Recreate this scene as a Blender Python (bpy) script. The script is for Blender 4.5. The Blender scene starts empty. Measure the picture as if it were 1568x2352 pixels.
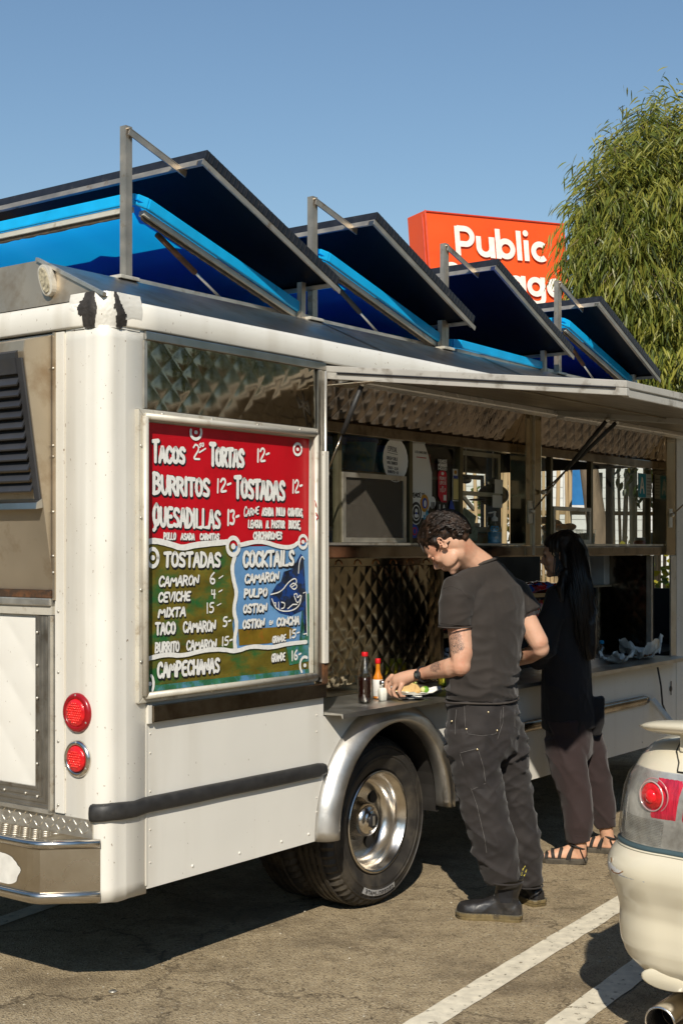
import bpy, bmesh, math, random
import numpy as np
from mathutils import Vector, Matrix, noise, Quaternion
R = math.radians
rnd = random.Random(7)
scene = bpy.context.scene
col = scene.collection

# ---------------------------------------------------------------- camera
CAM_H, FOC, HX, HY = 1.65, 3100.0, 784.0, 1258.0
cam_d = bpy.data.cameras.new('camera')
cam_d.sensor_fit = 'HORIZONTAL'; cam_d.sensor_width = 36
cam_d.lens = FOC / 1568 * 36
cam_d.shift_y = (HY - 1176) / 1568
cam_d.clip_start = .1; cam_d.clip_end = 3000
cam = bpy.data.objects.new('camera', cam_d); col.objects.link(cam)
cam.location = (0, 0, CAM_H); cam.rotation_euler = (R(90), 0, 0)
scene.camera = cam
# ---------------------------------------------------------------- light
SUN = Vector((-.0717, -1.257, 1.0)).normalized()          # towards the sun
elev = math.asin(SUN.z); azi = math.atan2(SUN.x, SUN.y)
w = bpy.data.worlds.new('World'); scene.world = w; w.use_nodes = True
nt = w.node_tree; nt.nodes.clear()
sky = nt.nodes.new('ShaderNodeTexSky'); sky.sky_type = 'NISHITA'; sky.sun_disc = False
sky.sun_elevation = elev; sky.sun_rotation = azi
sky.altitude = 0; sky.air_density = 1.5; sky.dust_density = 0; sky.ozone_density = 5
bg = nt.nodes.new('ShaderNodeBackground'); bg.inputs['Strength'].default_value = .096
wo = nt.nodes.new('ShaderNodeOutputWorld')
nt.links.new(sky.outputs[0], bg.inputs[0]); nt.links.new(bg.outputs[0], wo.inputs[0])
sl = bpy.data.lights.new('sun', 'SUN'); sl.energy = 5.0; sl.angle = R(.53); sl.color = (1, .925, .80)
so = bpy.data.objects.new('sun', sl); col.objects.link(so); so.location = (0, -20, 30)
so.rotation_euler = SUN.to_track_quat('Z', 'Y').to_euler()
scene.view_settings.view_transform = 'Standard'; scene.view_settings.look = 'None'
scene.view_settings.exposure = .07; scene.view_settings.gamma = 1
scene.view_settings.use_curve_mapping = False
scene.cycles.use_denoising = True
scene.cycles.max_bounces = 8; scene.cycles.transparent_max_bounces = 24
scene.cycles.sample_clamp_indirect = 6; scene.cycles.caustics_reflective = False

# ---------------------------------------------------------------- helpers
U = Vector((.5985, .8011, 0)).normalized(); V = Vector((-U.y, U.x, 0)); TO = Vector((-.83257, 4.74441, 0))
CPL = -3.5065
def at(x, y, Y):
    """world point seen at photograph position (x, y) lying Y metres ahead of the camera"""
    return Vector(((x - HX) / FOC * Y, Y, CAM_H + (HY - y) / FOC * Y))
def sz(x, y, yl=0.0):
    """truck coordinates (s, z) on the upright plane yl metres inside the truck's side"""
    rx = (x - HX) / FOC
    k = (CPL - yl) / (-V.x * rx - V.y)
    P = Vector((rx * k, k, 0)) - TO
    return P.dot(U), CAM_H + (HY - y) / FOC * k
def rz_(x, y, s=0.0):
    rx = (x - HX) / FOC
    k = (U.dot(TO) + s) / (U.x * rx + U.y)
    P = Vector((rx * k, k, 0)) - TO
    return P.dot(V), CAM_H + (HY - y) / FOC * k
def tw(s, y, z=0):
    p = TO + U * s + V * y; p.z = z; return p
def gnd(x, y, z=0.0):
    k = (z - CAM_H) * FOC / (HY - y)
    return Vector(((x - HX) / FOC * k, k, z))

def link(o, parent=None):
    col.objects.link(o)
    if parent: o.parent = parent
    return o
def tag(o, label=None, cat=None, group=None, kind=None):
    if label: o['label'] = label
    if cat: o['category'] = cat
    if group: o['group'] = group
    if kind: o['kind'] = kind
    return o
def empty(name, loc=(0, 0, 0), rz=0, label=None, cat=None, group=None):
    o = bpy.data.objects.new(name, None); o.empty_display_size = .2
    o.location = loc; o.rotation_euler = (0, 0, rz); col.objects.link(o)
    return tag(o, label, cat, group)
def mk(name, vs, fs, m, parent=None, smooth=False, bevel=0, seg=2, loc=None):
    me = bpy.data.meshes.new(name)
    me.from_pydata([tuple(v) for v in vs], [], fs); me.update()
    if m: me.materials.append(m)
    o = bpy.data.objects.new(name, me)
    if loc is not None: o.location = loc
    if smooth:
        me.polygons.foreach_set('use_smooth', [True] * len(me.polygons))
    if bevel:
        bm = bmesh.new(); bm.from_mesh(me)
        bmesh.ops.recalc_face_normals(bm, faces=bm.faces)
        es = [e for e in bm.edges if len(e.link_faces) == 2 and e.calc_face_angle(0) > .5]
        bmesh.ops.bevel(bm, geom=es, offset=bevel, segments=seg, profile=.7, affect='EDGES', clamp_overlap=True)
        bm.to_mesh(me); bm.free()
    return link(o, parent)
class MB:
    def __init__(self): self.v = []; self.f = []
    def add(self, vs, fs):
        b = len(self.v); self.v += [Vector(v) for v in vs]; self.f += [tuple(i + b for i in f) for f in fs]; return self
    def box(self, x0, x1, y0, y1, z0, z1):
        return self.add([(x0, y0, z0), (x1, y0, z0), (x1, y1, z0), (x0, y1, z0), (x0, y0, z1), (x1, y0, z1), (x1, y1, z1), (x0, y1, z1)],
                        [(0, 3, 2, 1), (4, 5, 6, 7), (0, 1, 5, 4), (1, 2, 6, 5), (2, 3, 7, 6), (3, 0, 4, 7)])
    def prism(self, pts, a, b, axis='y'):
        """outline pts (2-D) swept from a to b: axis y -> pts are (x,z); x -> (y,z); z -> (x,y)"""
        n = len(pts)
        f = {'y': lambda p, t: (p[0], t, p[1]), 'x': lambda p, t: (t, p[0], p[1]), 'z': lambda p, t: (p[0], p[1], t)}[axis]
        vs = [f(p, a) for p in pts] + [f(p, b) for p in pts]
        fs = [tuple(range(n)), tuple(range(2 * n - 1, n - 1, -1))] + [(i, i + n, (i + 1) % n + n, (i + 1) % n) for i in range(n)]
        return self.add(vs, fs)
    def bar(self, p, q, w_, h_=None, up=(0, 0, 1)):
        p = Vector(p); q = Vector(q); h_ = h_ or w_
        d = (q - p).normalized(); up = Vector(up)
        if abs(d.dot(up)) > .95: up = Vector((1, 0, 0))
        a = d.cross(up).normalized() * w_ / 2; b = a.cross(d).normalized() * h_ / 2
        vs = [c + sa * a + sb * b for c in (p, q) for sa, sb in ((-1, -1), (1, -1), (1, 1), (-1, 1))]
        return self.add(vs, [(0, 1, 2, 3), (7, 6, 5, 4), (0, 4, 5, 1), (1, 5, 6, 2), (2, 6, 7, 3), (3, 7, 4, 0)])
    def tube(self, pts, r, n=10, cap=True):
        pts = [Vector(p) for p in pts]; rs = r if isinstance(r, (list, tuple)) else [r] * len(pts)
        rings = []; prev = None
        for i, p in enumerate(pts):
            d = (pts[min(i + 1, len(pts) - 1)] - pts[max(i - 1, 0)]).normalized()
            if prev is None:
                a = d.orthogonal().normalized()
            else:
                a = (prev - d * prev.dot(d)).normalized()
            prev = a; b = d.cross(a)
            rings.append([p + rs[i] * (math.cos(t) * a + math.sin(t) * b) for t in [2 * math.pi * k / n for k in range(n)]])
        return self.rings(rings, cap)
    def rings(self, rings, cap=True, closed=True):
        n = len(rings[0]); vs = [v for r_ in rings for v in r_]; fs = []
        for i in range(len(rings) - 1):
            for k in range(n if closed else n - 1):
                k2 = (k + 1) % n
                fs.append((i * n + k, i * n + k2, (i + 1) * n + k2, (i + 1) * n + k))
        if cap:
            fs.append(tuple(range(n - 1, -1, -1))); fs.append(tuple((len(rings) - 1) * n + k for k in range(n)))
        return self.add(vs, fs)
    def lathe(self, prof, c=(0, 0, 0), axis='z', n=24, cap=True):
        """prof: (radius, height) list"""
        c = Vector(c)
        f = {'z': lambda r_, h, t: (r_ * math.cos(t), r_ * math.sin(t), h), 'y': lambda r_, h, t: (r_ * math.cos(t), h, r_ * math.sin(t)),
             'x': lambda r_, h, t: (h, r_ * math.cos(t), r_ * math.sin(t))}[axis]
        rings = [[c + Vector(f(max(r_, 1e-4), h, 2 * math.pi * k / n)) for k in range(n)] for r_, h in prof]
        return self.rings(rings, cap)
    def ell(self, c, r_, rot=None, n=14, m=10):
        c = Vector(c); rings = []
        for i in range(m + 1):
            ph = math.pi * i / m
            ring = []
            for k in range(n):
                t = 2 * math.pi * k / n
                v = Vector((r_[0] * math.sin(ph) * math.cos(t), r_[1] * math.sin(ph) * math.sin(t), r_[2] * math.cos(ph)))
                if i in (0, m): v = Vector((1e-4 * math.cos(t), 1e-4 * math.sin(t), r_[2] * math.cos(ph)))
                if rot is not None: v = rot @ v
                ring.append(c + v)
            rings.append(ring)
        return self.rings(rings, True)
    def build(self, name, m, parent=None, **k): return mk(name, self.v, self.f, m, parent, **k)

# ---------------------------------------------------------------- materials
def lk(t, a, b): t.links.new(a, b)
def M(name, c, rough=.5, metal=0, var=.12, scale=6, c2=None, c2_at=.62, c2_soft=.08, c2_scale=3, bump=0, bscale=60, coat=0,
      stretch=None, detail=6, rvar=.1, spec=.5, sss=0, trans=0, ior=1.45, alpha=1, sheen=0, dirt=None):
    m = bpy.data.materials.new(name); m.use_nodes = True
    t = m.node_tree; b = t.nodes['Principled BSDF']
    b.inputs['Metallic'].default_value = metal; b.inputs['Specular IOR Level'].default_value = spec
    b.inputs['Coat Weight'].default_value = coat; b.inputs['Coat Roughness'].default_value = .06
    b.inputs['Transmission Weight'].default_value = trans; b.inputs['IOR'].default_value = ior
    if sheen: b.inputs['Sheen Weight'].default_value = sheen
    if sss:
        b.inputs['Subsurface Weight'].default_value = sss; b.inputs['Subsurface Radius'].default_value = (.012, .005, .003)
        b.inputs['Subsurface Scale'].default_value = 1
    tc = t.nodes.new('ShaderNodeTexCoord'); src = tc.outputs['Object']
    if stretch:
        mp = t.nodes.new('ShaderNodeMapping'); mp.inputs['Scale'].default_value = stretch; lk(t, src, mp.inputs[0]); src = mp.outputs[0]
    n = t.nodes.new('ShaderNodeTexNoise'); n.inputs['Scale'].default_value = scale; n.inputs['Detail'].default_value = detail
    lk(t, src, n.inputs['Vector'])
    mr = t.nodes.new('ShaderNodeMapRange'); mr.inputs[3].default_value = 1 - var * 1.6; mr.inputs[4].default_value = 1 + var * 1.6
    mr.inputs[1].default_value = .2; mr.inputs[2].default_value = .8
    lk(t, n.outputs[0], mr.inputs[0])
    mx = t.nodes.new('ShaderNodeMix'); mx.data_type = 'RGBA'; mx.blend_type = 'MULTIPLY'; mx.inputs[0].default_value = 1
    mx.inputs[6].default_value = (*c, 1); lk(t, mr.outputs[0], mx.inputs[7]); out = mx.outputs[2]
    if c2:
        n2 = t.nodes.new('ShaderNodeTexNoise'); n2.inputs['Scale'].default_value = c2_scale; n2.inputs['Detail'].default_value = 9
        n2.inputs['Roughness'].default_value = .62
        lk(t, src, n2.inputs['Vector'])
        r2 = t.nodes.new('ShaderNodeMapRange'); r2.inputs[1].default_value = c2_at - c2_soft; r2.inputs[2].default_value = c2_at + c2_soft
        lk(t, n2.outputs[0], r2.inputs[0])
        m2 = t.nodes.new('ShaderNodeMix'); m2.data_type = 'RGBA'; lk(t, r2.outputs[0], m2.inputs[0]); lk(t, out, m2.inputs[6])
        m2.inputs[7].default_value = (*c2, 1); out = m2.outputs[2]
    lk(t, out, b.inputs['Base Color'])
    rr = t.nodes.new('ShaderNodeMapRange'); rr.inputs[1].default_value = .3; rr.inputs[2].default_value = .7
    rr.inputs[3].default_value = max(0, rough - rvar * rough); rr.inputs[4].default_value = min(1, rough + rvar)
    lk(t, n.outputs[0], rr.inputs[0]); lk(t, rr.outputs[0], b.inputs['Roughness'])
    if bump:
        nb = t.nodes.new('ShaderNodeTexNoise'); nb.inputs['Scale'].default_value = bscale; nb.inputs['Detail'].default_value = 4
        lk(t, src, nb.inputs['Vector'])
        bp = t.nodes.new('ShaderNodeBump'); bp.inputs['Strength'].default_value = 1; bp.inputs['Distance'].default_value = bump
        lk(t, nb.outputs[0], bp.inputs['Height']); lk(t, bp.outputs[0], b.inputs['Normal'])
    return m
white = M('white_paint', (.73, .70, .625), .32, var=.03, scale=2.5, c2=(.52, .44, .32), c2_at=.74, c2_soft=.05, c2_scale=9, bump=.004, bscale=2.2, coat=.15)
white_clean = M('white_panel', (.75, .725, .655), .35, var=.03, scale=2, bump=.006, bscale=1.6, coat=.1)
peel = M('peeled_paint', (.035, .03, .026), .6, var=.3, scale=40, bump=.003, bscale=60)
steel = M('brushed_steel', (.52, .50, .46), .30, 1, var=.12, scale=5, c2=(.34, .30, .24), c2_at=.58, c2_soft=.14, c2_scale=3, bump=.0006, bscale=40)
steel_roof = M('roof_steel', (.36, .35, .33), .34, 1, var=.15, scale=3, c2=(.24, .21, .17), c2_at=.56, c2_soft=.1, c2_scale=6, bump=.0012, bscale=8)
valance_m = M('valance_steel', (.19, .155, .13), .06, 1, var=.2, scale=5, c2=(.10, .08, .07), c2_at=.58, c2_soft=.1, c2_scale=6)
mirror = M('polished_steel', (.52, .44, .30), .075, 1, var=.1, scale=4, c2=(.28, .24, .18), c2_at=.60, c2_soft=.12, c2_scale=5, bump=.0005, bscale=12)
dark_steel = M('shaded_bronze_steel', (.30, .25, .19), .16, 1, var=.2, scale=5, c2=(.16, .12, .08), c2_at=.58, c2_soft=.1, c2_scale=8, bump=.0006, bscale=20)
alu = M('dull_aluminium', (.60, .57, .50), .42, .85, var=.12, scale=12, c2=(.36, .30, .22), c2_at=.64, c2_soft=.08, c2_scale=14, bump=.0005, bscale=60)
cream_alu = M('painted_aluminium', (.60, .56, .47), .45, .3, var=.08, scale=10, c2=(.34, .27, .18), c2_at=.66, c2_soft=.08, c2_scale=16, bump=.0004, bscale=50)
tan_steel = M('tan_stained_steel', (.50, .42, .31), .38, .75, var=.1, scale=3, c2=(.30, .20, .11), c2_at=.62, c2_soft=.12, c2_scale=5, bump=.0006, bscale=20)
black_plastic = M('black_plastic', (.02, .02, .022), .35, var=.2, scale=20, bump=.0004, bscale=80)
louver_dark = M('dark_louver_steel', (.075, .075, .08), .32, .6, var=.2, scale=5, c2=(.10, .09, .075), c2_scale=4)
rubber = M('black_rubber', (.028, .027, .026), .5, var=.25, scale=30, bump=.0008, bscale=60, c2=(.07, .06, .05), c2_at=.66, c2_scale=6)
tyre_rub = M('tyre_rubber', (.030, .027, .024), .52, var=.25, scale=14, c2=(.085, .07, .05), c2_at=.60, c2_soft=.14, c2_scale=7, bump=.0006, bscale=90)
chrome = M('chrome', (.76, .72, .66), .16, 1, var=.08, scale=6, c2=(.56, .49, .40), c2_at=.62, c2_soft=.12, c2_scale=8)
galv = M('galvanised_fender', (.60, .585, .55), .36, .9, var=.10, scale=7, c2=(.42, .38, .32), c2_at=.6, c2_soft=.14, c2_scale=6, bump=.0006, bscale=30)
rust = M('rust', (.16, .07, .028), .8, .2, var=.4, scale=40, c2=(.06, .035, .02), c2_scale=20, c2_at=.5, bump=.002, bscale=70)
red_lens = M('red_lens', (.62, .010, .014), .12, var=.2, scale=40, coat=.6, bump=.002, bscale=160)
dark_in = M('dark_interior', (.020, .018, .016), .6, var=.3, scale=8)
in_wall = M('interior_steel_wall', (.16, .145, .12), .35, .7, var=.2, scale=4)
solar_back = M('solar_back_sheet', (.004, .005, .010), .35, var=.2, scale=30, spec=.15)
solar_edge = M('solar_black_frame', (.022, .024, .03), .35, .3, var=.2, scale=30, c2=(.10, .09, .08), c2_at=.7, c2_scale=30)
wood = M('weathered_pole_wood', (.36, .26, .14), .8, var=.3, scale=9, stretch=(1, 1, .15), bump=.003, bscale=20)

def wear(m, amt=.10, rustc=(.20, .13, .07), th=.715):
    t = m.node_tree; b = t.nodes['Principled BSDF']; src = b.inputs['Base Color'].links[0].from_socket; tc = t.nodes.new('ShaderNodeTexCoord')
    def nz(sc, st, det=6):
        mp = t.nodes.new('ShaderNodeMapping'); mp.inputs['Scale'].default_value = st; lk(t, tc.outputs['Object'], mp.inputs[0])
        n = t.nodes.new('ShaderNodeTexNoise'); n.inputs['Scale'].default_value = sc; n.inputs['Detail'].default_value = det; lk(t, mp.outputs[0], n.inputs[0]); return n.outputs[0]
    def mixin(v, a, b_, f, colr):
        nonlocal src
        r = t.nodes.new('ShaderNodeMapRange'); lk(t, v, r.inputs[0]); r.inputs[1].default_value = a; r.inputs[2].default_value = b_; r.inputs[4].default_value = f
        mx = t.nodes.new('ShaderNodeMix'); mx.data_type = 'RGBA'; lk(t, r.outputs[0], mx.inputs[0]); lk(t, src, mx.inputs[6]); mx.inputs[7].default_value = (*colr, 1); src = mx.outputs[2]
    mixin(nz(7, (1, 1, .06)), .52, .75, amt * 2.2, (.42, .36, .26))         # rain streaks
    mixin(nz(2.2, (1, 1, 1), 8), .5, .75, amt * 1.6, (.50, .46, .38))       # grime
    mixin(nz(95, (1, 1, .5), 2), th, th + .02, .8, rustc)                   # chips
    lk(t, src, b.inputs['Base Color'])
wear(white, .16); wear(white_clean, .10, th=.735)
def blue_lid_mat():
    m = bpy.data.materials.new('translucent_blue_fibreglass'); m.use_nodes = True; t = m.node_tree; b = t.nodes['Principled BSDF']
    b.inputs['Base Color'].default_value = (.022, .06, .95, 1); b.inputs['Roughness'].default_value = .28
    tr = t.nodes.new('ShaderNodeBsdfTranslucent'); tr.inputs[0].default_value = (.004, .50, 1.0, 1)
    n = t.nodes.new('ShaderNodeTexNoise'); n.inputs['Scale'].default_value = 5; tc = t.nodes.new('ShaderNodeTexCoord'); lk(t, tc.outputs['Object'], n.inputs[0])
    mr = t.nodes.new('ShaderNodeMapRange'); mr.inputs[3].default_value = .58; mr.inputs[4].default_value = .70; lk(t, n.outputs[0], mr.inputs[0])
    mx = t.nodes.new('ShaderNodeMixShader'); lk(t, mr.outputs[0], mx.inputs[0]); lk(t, b.outputs[0], mx.inputs[1]); lk(t, tr.outputs[0], mx.inputs[2])
    lk(t, mx.outputs[0], t.nodes['Material Output'].inputs[0]); return m
blue_lid = blue_lid_mat()
blue_rim = M('blue_rim', (.004, .36, .70), .3, var=.1, scale=10, c2=(.03, .2, .35), c2_at=.7)
def glass_mat(name, tint=(.955, .97, .955), refl=.16, rough=.02, ior=1.5):
    m = bpy.data.materials.new(name); m.use_nodes = True; t = m.node_tree; t.nodes.remove(t.nodes['Principled BSDF'])
    tr = t.nodes.new('ShaderNodeBsdfTransparent'); tr.inputs[0].default_value = (*tint, 1)
    g = t.nodes.new('ShaderNodeBsdfGlossy'); g.inputs['Roughness'].default_value = rough; g.inputs[0].default_value = (.9, .9, .88, 1)
    lw = t.nodes.new('ShaderNodeLayerWeight'); lw.inputs[0].default_value = .5
    pw = t.nodes.new('ShaderNodeMath'); pw.operation = 'POWER'; lk(t, lw.outputs['Facing'], pw.inputs[0]); pw.inputs[1].default_value = 4.2
    fr = t.nodes.new('ShaderNodeMath'); fr.operation = 'MULTIPLY'; lk(t, pw.outputs[0], fr.inputs[0]); fr.inputs[1].default_value = .75
    ad = t.nodes.new('ShaderNodeMath'); ad.operation = 'ADD'; ad.inputs[1].default_value = refl; ad.use_clamp = True
    n = t.nodes.new('ShaderNodeTexNoise'); n.inputs['Scale'].default_value = 6; n.inputs['Detail'].default_value = 8
    mr = t.nodes.new('ShaderNodeMapRange'); mr.inputs[1].default_value = .35; mr.inputs[2].default_value = .75; mr.inputs[3].default_value = rough; mr.inputs[4].default_value = rough + .05
    lk(t, n.outputs[0], mr.inputs[0]); lk(t, mr.outputs[0], g.inputs['Roughness'])
    mx = t.nodes.new('ShaderNodeMixShader'); lk(t, fr.outputs[0], ad.inputs[0]); lk(t, ad.outputs[0], mx.inputs[0])
    lk(t, tr.outputs[0], mx.inputs[1]); lk(t, g.outputs[0], mx.inputs[2]); lk(t, mx.outputs[0], t.nodes['Material Output'].inputs[0]); return m
glass = glass_mat('window_glass', refl=.025)
clear = glass_mat('clear_bottle_plastic', (.93, .93, .92), .10, .03)
lens_clear = glass_mat('clear_lamp_lens', (.93, .93, .93), .03, .04)

def quilt(name, s0, s1, z0, z1, m, parent, y0=0., y1=0., p=.104, q=.115, h=.007, inward=True, rear=False, res=.0085, off=0):
    """stainless sheet pressed into quilted diamonds; y0 at bottom, y1 at top"""
    ns = max(4, int((s1 - s0) / res)); nz = max(4, int((z1 - z0) / res)); vs = []
    for j in range(nz + 1):
        for i in range(ns + 1):
            s = s0 + (s1 - s0) * i / ns; z = z0 + (z1 - z0) * j / nz; f = j / nz
            a = (s + off) / p + z / q; b = (s + off) / p - z / q
            w_ = noise.noise(Vector((s * 3, z * 3, off))) * .12
            k = abs(math.sin(math.pi * (a + w_))) * abs(math.sin(math.pi * (b - w_)))
            d = h * (k ** .6) + .0018 * noise.noise(Vector((s * 5, z * 5, 3)))
            y = y0 + (y1 - y0) * f - d
            vs.append((y, s, z) if rear else (s, y, z))
    fs = []
    for j in range(nz):
        for i in range(ns):
            a = j * (ns + 1) + i; fs.append((a, a + 1, a + ns + 2, a + ns + 1))
    return mk(name, vs, fs, m, parent, smooth=True)
# ---------------------------------------------------------------- brush lettering
GL = {
'A': [[(0, 0), (.46, 1), (.56, 1), (1, 0)], [(.2, .36), (.82, .36)]],
'B': [[(.05, 0), (.05, 1)], [(.0, 1), (.6, .98), (.85, .80), (.6, .55), (.1, .52)], [(.5, .54), (.95, .36), (.8, .06), (0, 0)]],
'C': [[(.95, .80), (.75, .98), (.35, .98), (.08, .7), (.06, .3), (.35, .02), (.75, .02), (.95, .2)]],
'D': [[(.08, 0), (.08, 1)], [(0, 1), (.55, .96), (.95, .65), (.92, .3), (.55, .03), (0, 0)]],
'E': [[(.95, 1), (.08, 1), (.08, 0), (.95, 0)], [(.08, .52), (.75, .52)]],
'F': [[(.95, 1), (.08, 1), (.08, 0)], [(.08, .52), (.75, .52)]],
'G': [[(.95, .82), (.7, 1), (.3, .97), (.05, .65), (.05, .3), (.35, 0), (.8, .03), (.92, .42), (.55, .42)]],
'H': [[(.06, 0), (.06, 1)], [(.94, 0), (.94, 1)], [(.06, .5), (.94, .5)]],
'I': [[(.5, 0), (.5, 1)]],
'J': [[(.8, 1), (.8, .25), (.5, 0), (.15, .15)]],
'K': [[(.08, 0), (.08, 1)], [(.95, 1), (.12, .45), (.98, 0)]],
'L': [[(.1, 1), (.08, 0), (.95, .0)]],
'M': [[(0, 0), (.12, 1), (.5, .3), (.88, 1), (1, 0)]],
'N': [[(.05, 0), (.05, 1), (.95, 0), (.95, 1)]],
'O': [[(.5, 1), (.14, .85), (.03, .5), (.14, .14), (.5, 0), (.86, .14), (.97, .5), (.86, .85), (.5, 1)]],
'P': [[(.08, 0), (.08, 1)], [(.0, 1), (.6, 1), (.95, .78), (.65, .48), (.1, .46)]],
'Q': [[(.5, 1), (.14, .85), (.03, .5), (.14, .14), (.5, 0), (.86, .14), (.97, .5), (.86, .85), (.5, 1)], [(.45, .22), (.3, -.15), (.05, -.2)]],
'R': [[(.08, 0), (.08, 1)], [(.0, 1), (.6, 1), (.92, .78), (.6, .5), (.1, .48)], [(.45, .5), (.98, 0)]],
'S': [[(.93, .84), (.65, 1), (.2, .95), (.08, .72), (.35, .55), (.75, .42), (.92, .2), (.65, .0), (.1, .1)]],
'T': [[(0, .98), (1, 1)], [(.5, 1), (.48, 0)]],
'U': [[(.06, 1), (.08, .25), (.35, 0), (.7, .02), (.92, .3), (.94, 1)]],
'V': [[(.0, 1), (.48, 0), (1, 1)]],
'W': [[(0, 1), (.22, 0), (.5, .7), (.78, 0), (1, 1)]],
'X': [[(.05, 1), (.95, 0)], [(.95, 1), (.05, 0)]],
'Y': [[(.0, 1), (.5, .5), (1, 1)], [(.5, .5), (.5, 0)]],
'Z': [[(.05, 1), (.95, 1), (.05, 0), (.95, 0)]],
'0': [[(.5, 1), (.12, .8), (.08, .25), (.5, 0), (.9, .25), (.88, .8), (.5, 1)]],
'1': [[(.5, 0), (.5, 1)]],
'2': [[(.08, .78), (.35, 1), (.8, .92), (.88, .65), (.4, .3), (.05, .0), (.98, .02)]],
'3': [[(.08, .9), (.5, 1), (.88, .8), (.45, .54), (.9, .32), (.6, .0), (.08, .1)]],
'4': [[(.15, 1), (.1, .5), (.95, .5)], [(.8, 1), (.75, 0)]],
'5': [[(.9, 1), (.2, 1), (.15, .55), (.7, .6), (.92, .3), (.6, 0), (.08, .08)]],
'6': [[(.75, 1), (.25, .7), (.08, .3), (.35, 0), (.8, .08), (.88, .35), (.5, .5), (.12, .35)]],
'-': [[(.05, .5), (.95, .56)]],
'.': [[(.4, .0), (.5, .03)]], ',': [[(.5, .08), (.3, -.18)]], '+': [[(.1, .5), (.9, .5)], [(.5, .1), (.5, .9)]],
}
NARROW = {'I': .34, '1': .34, '.': .3, ',': .3, 'M': 1.35, 'W': 1.3, '-': .55, ' ': .55}
def ribbon(mb, pts, w_, y, place, jit=0., capn=5):
    """a flat round-ended brush stroke through 2-D pts"""
    # subdivide / smooth (chaikin)
    P = [Vector((p[0], p[1])) for p in pts]
    if len(P) > 3:
        for _ in range(2):
            Q = [P[0]]
            for a, b in zip(P[:-1], P[1:]): Q += [a * .75 + b * .25, a * .25 + b * .75]
            Q.append(P[-1]); P = Q
    L_, R_ = [], []
    n = len(P)
    for i, p in enumerate(P):
        d = (P[min(i + 1, n - 1)] - P[max(i - 1, 0)])
        if d.length < 1e-9: d = Vector((1, 0))
        d.normalize(); nn = Vector((-d.y, d.x)); ww = w_ * (1 + jit * (rnd.random() - .5))
        L_.append(p + nn * ww / 2); R_.append(p - nn * ww / 2)
    d0 = (P[1] - P[0]).normalized(); d1 = (P[-1] - P[-2]).normalized()
    def cap(c, d, first):
        nn = Vector((-d.y, d.x)); out = []
        for k in range(1, capn):
            t = math.pi * k / capn
            out.append(c + (nn * math.cos(t) + d * math.sin(t)) * w_ / 2)
        return out
    b = len(mb.v)
    verts = [place(v.x, v.y, y) for v in L_] + [place(v.x, v.y, y) for v in R_]
    fs = [(i, i + 1, n + i + 1, n + i) for i in range(n - 1)]
    mb.add(verts, fs)
    c0 = cap(P[0], -d0, 1); c1 = cap(P[-1], d1, 0)
    mb.add([place(v.x, v.y, y) for v in [R_[0]] + c0 + [L_[0]]], [tuple(range(len(c0) + 2))])
    mb.add([place(v.x, v.y, y) for v in [L_[-1]] + c1 + [R_[-1]]], [tuple(range(len(c1) + 2))])
def write(mb, text, x0, z0, x1, z1, h, w_, y, place=lambda a, b, y: (a, y, b), slant=0., first=1.0, jit=.25, gap=.22, step=.00012):
    """text from (x0,z0) to (x1,z1) along its baseline, letters h high"""
    ws = [NARROW.get(c, 1.0) for c in text]; tot = sum(ws) + gap * (len(text) - 1); un = 1.0 / tot; t = 0; k = 0
    for c, cw in zip(text, ws):
        if c in GL:
            hh = h * (first if k == 0 else 1.0) * (1 + (rnd.random() - .5) * .06)
            for st in GL[c]:
                pts = []
                for gx, gz in st:
                    u = (t + gx * cw) * un
                    X = x0 + (x1 - x0) * u + slant * gz * hh; Z_ = z0 + (z1 - z0) * u + gz * hh
                    pts.append((X + (rnd.random() - .5) * w_ * .12, Z_ + (rnd.random() - .5) * w_ * .12))
                ribbon(mb, pts, w_, y, place, jit); y -= step
        t += cw + gap; k += 1
    return y
ink_white = M('white_sign_paint', (.80, .79, .74), .45, var=.08, scale=60)
ink_black = M('black_sign_paint', (.015, .015, .018), .4, var=.2, scale=60)
ink_red = M('red_ink', (.5, .02, .03), .45); ink_blue = M('blue_sticker_ink', (.01, .07, .55), .4)
def sign_red():
    return M('red_sign_paint', (.52, .003, .012), .36, var=.10, scale=3, c2=(.42, .003, .008), c2_at=.6, c2_soft=.1, c2_scale=7, bump=.0006, bscale=40, coat=.15)
sign_green = M('olive_sign_paint', (.135, .105, .012), .42, var=.35, scale=9, c2=(.022, .115, .028), c2_at=.56, c2_soft=.07, c2_scale=6, bump=.0008, bscale=50, coat=.15, stretch=(1, 1, 1.8))
sign_blue = M('blue_sign_paint', (.13, .29, .52), .42, var=.15, scale=9, c2=(.05, .17, .10), c2_at=.68, c2_soft=.06, c2_scale=6, bump=.0008, bscale=50, coat=.15)
sign_greenblue = M('green_edge_paint', (.03, .15, .07), .42, var=.3, scale=14, c2=(.10, .25, .42), c2_at=.55, c2_scale=11)

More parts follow.
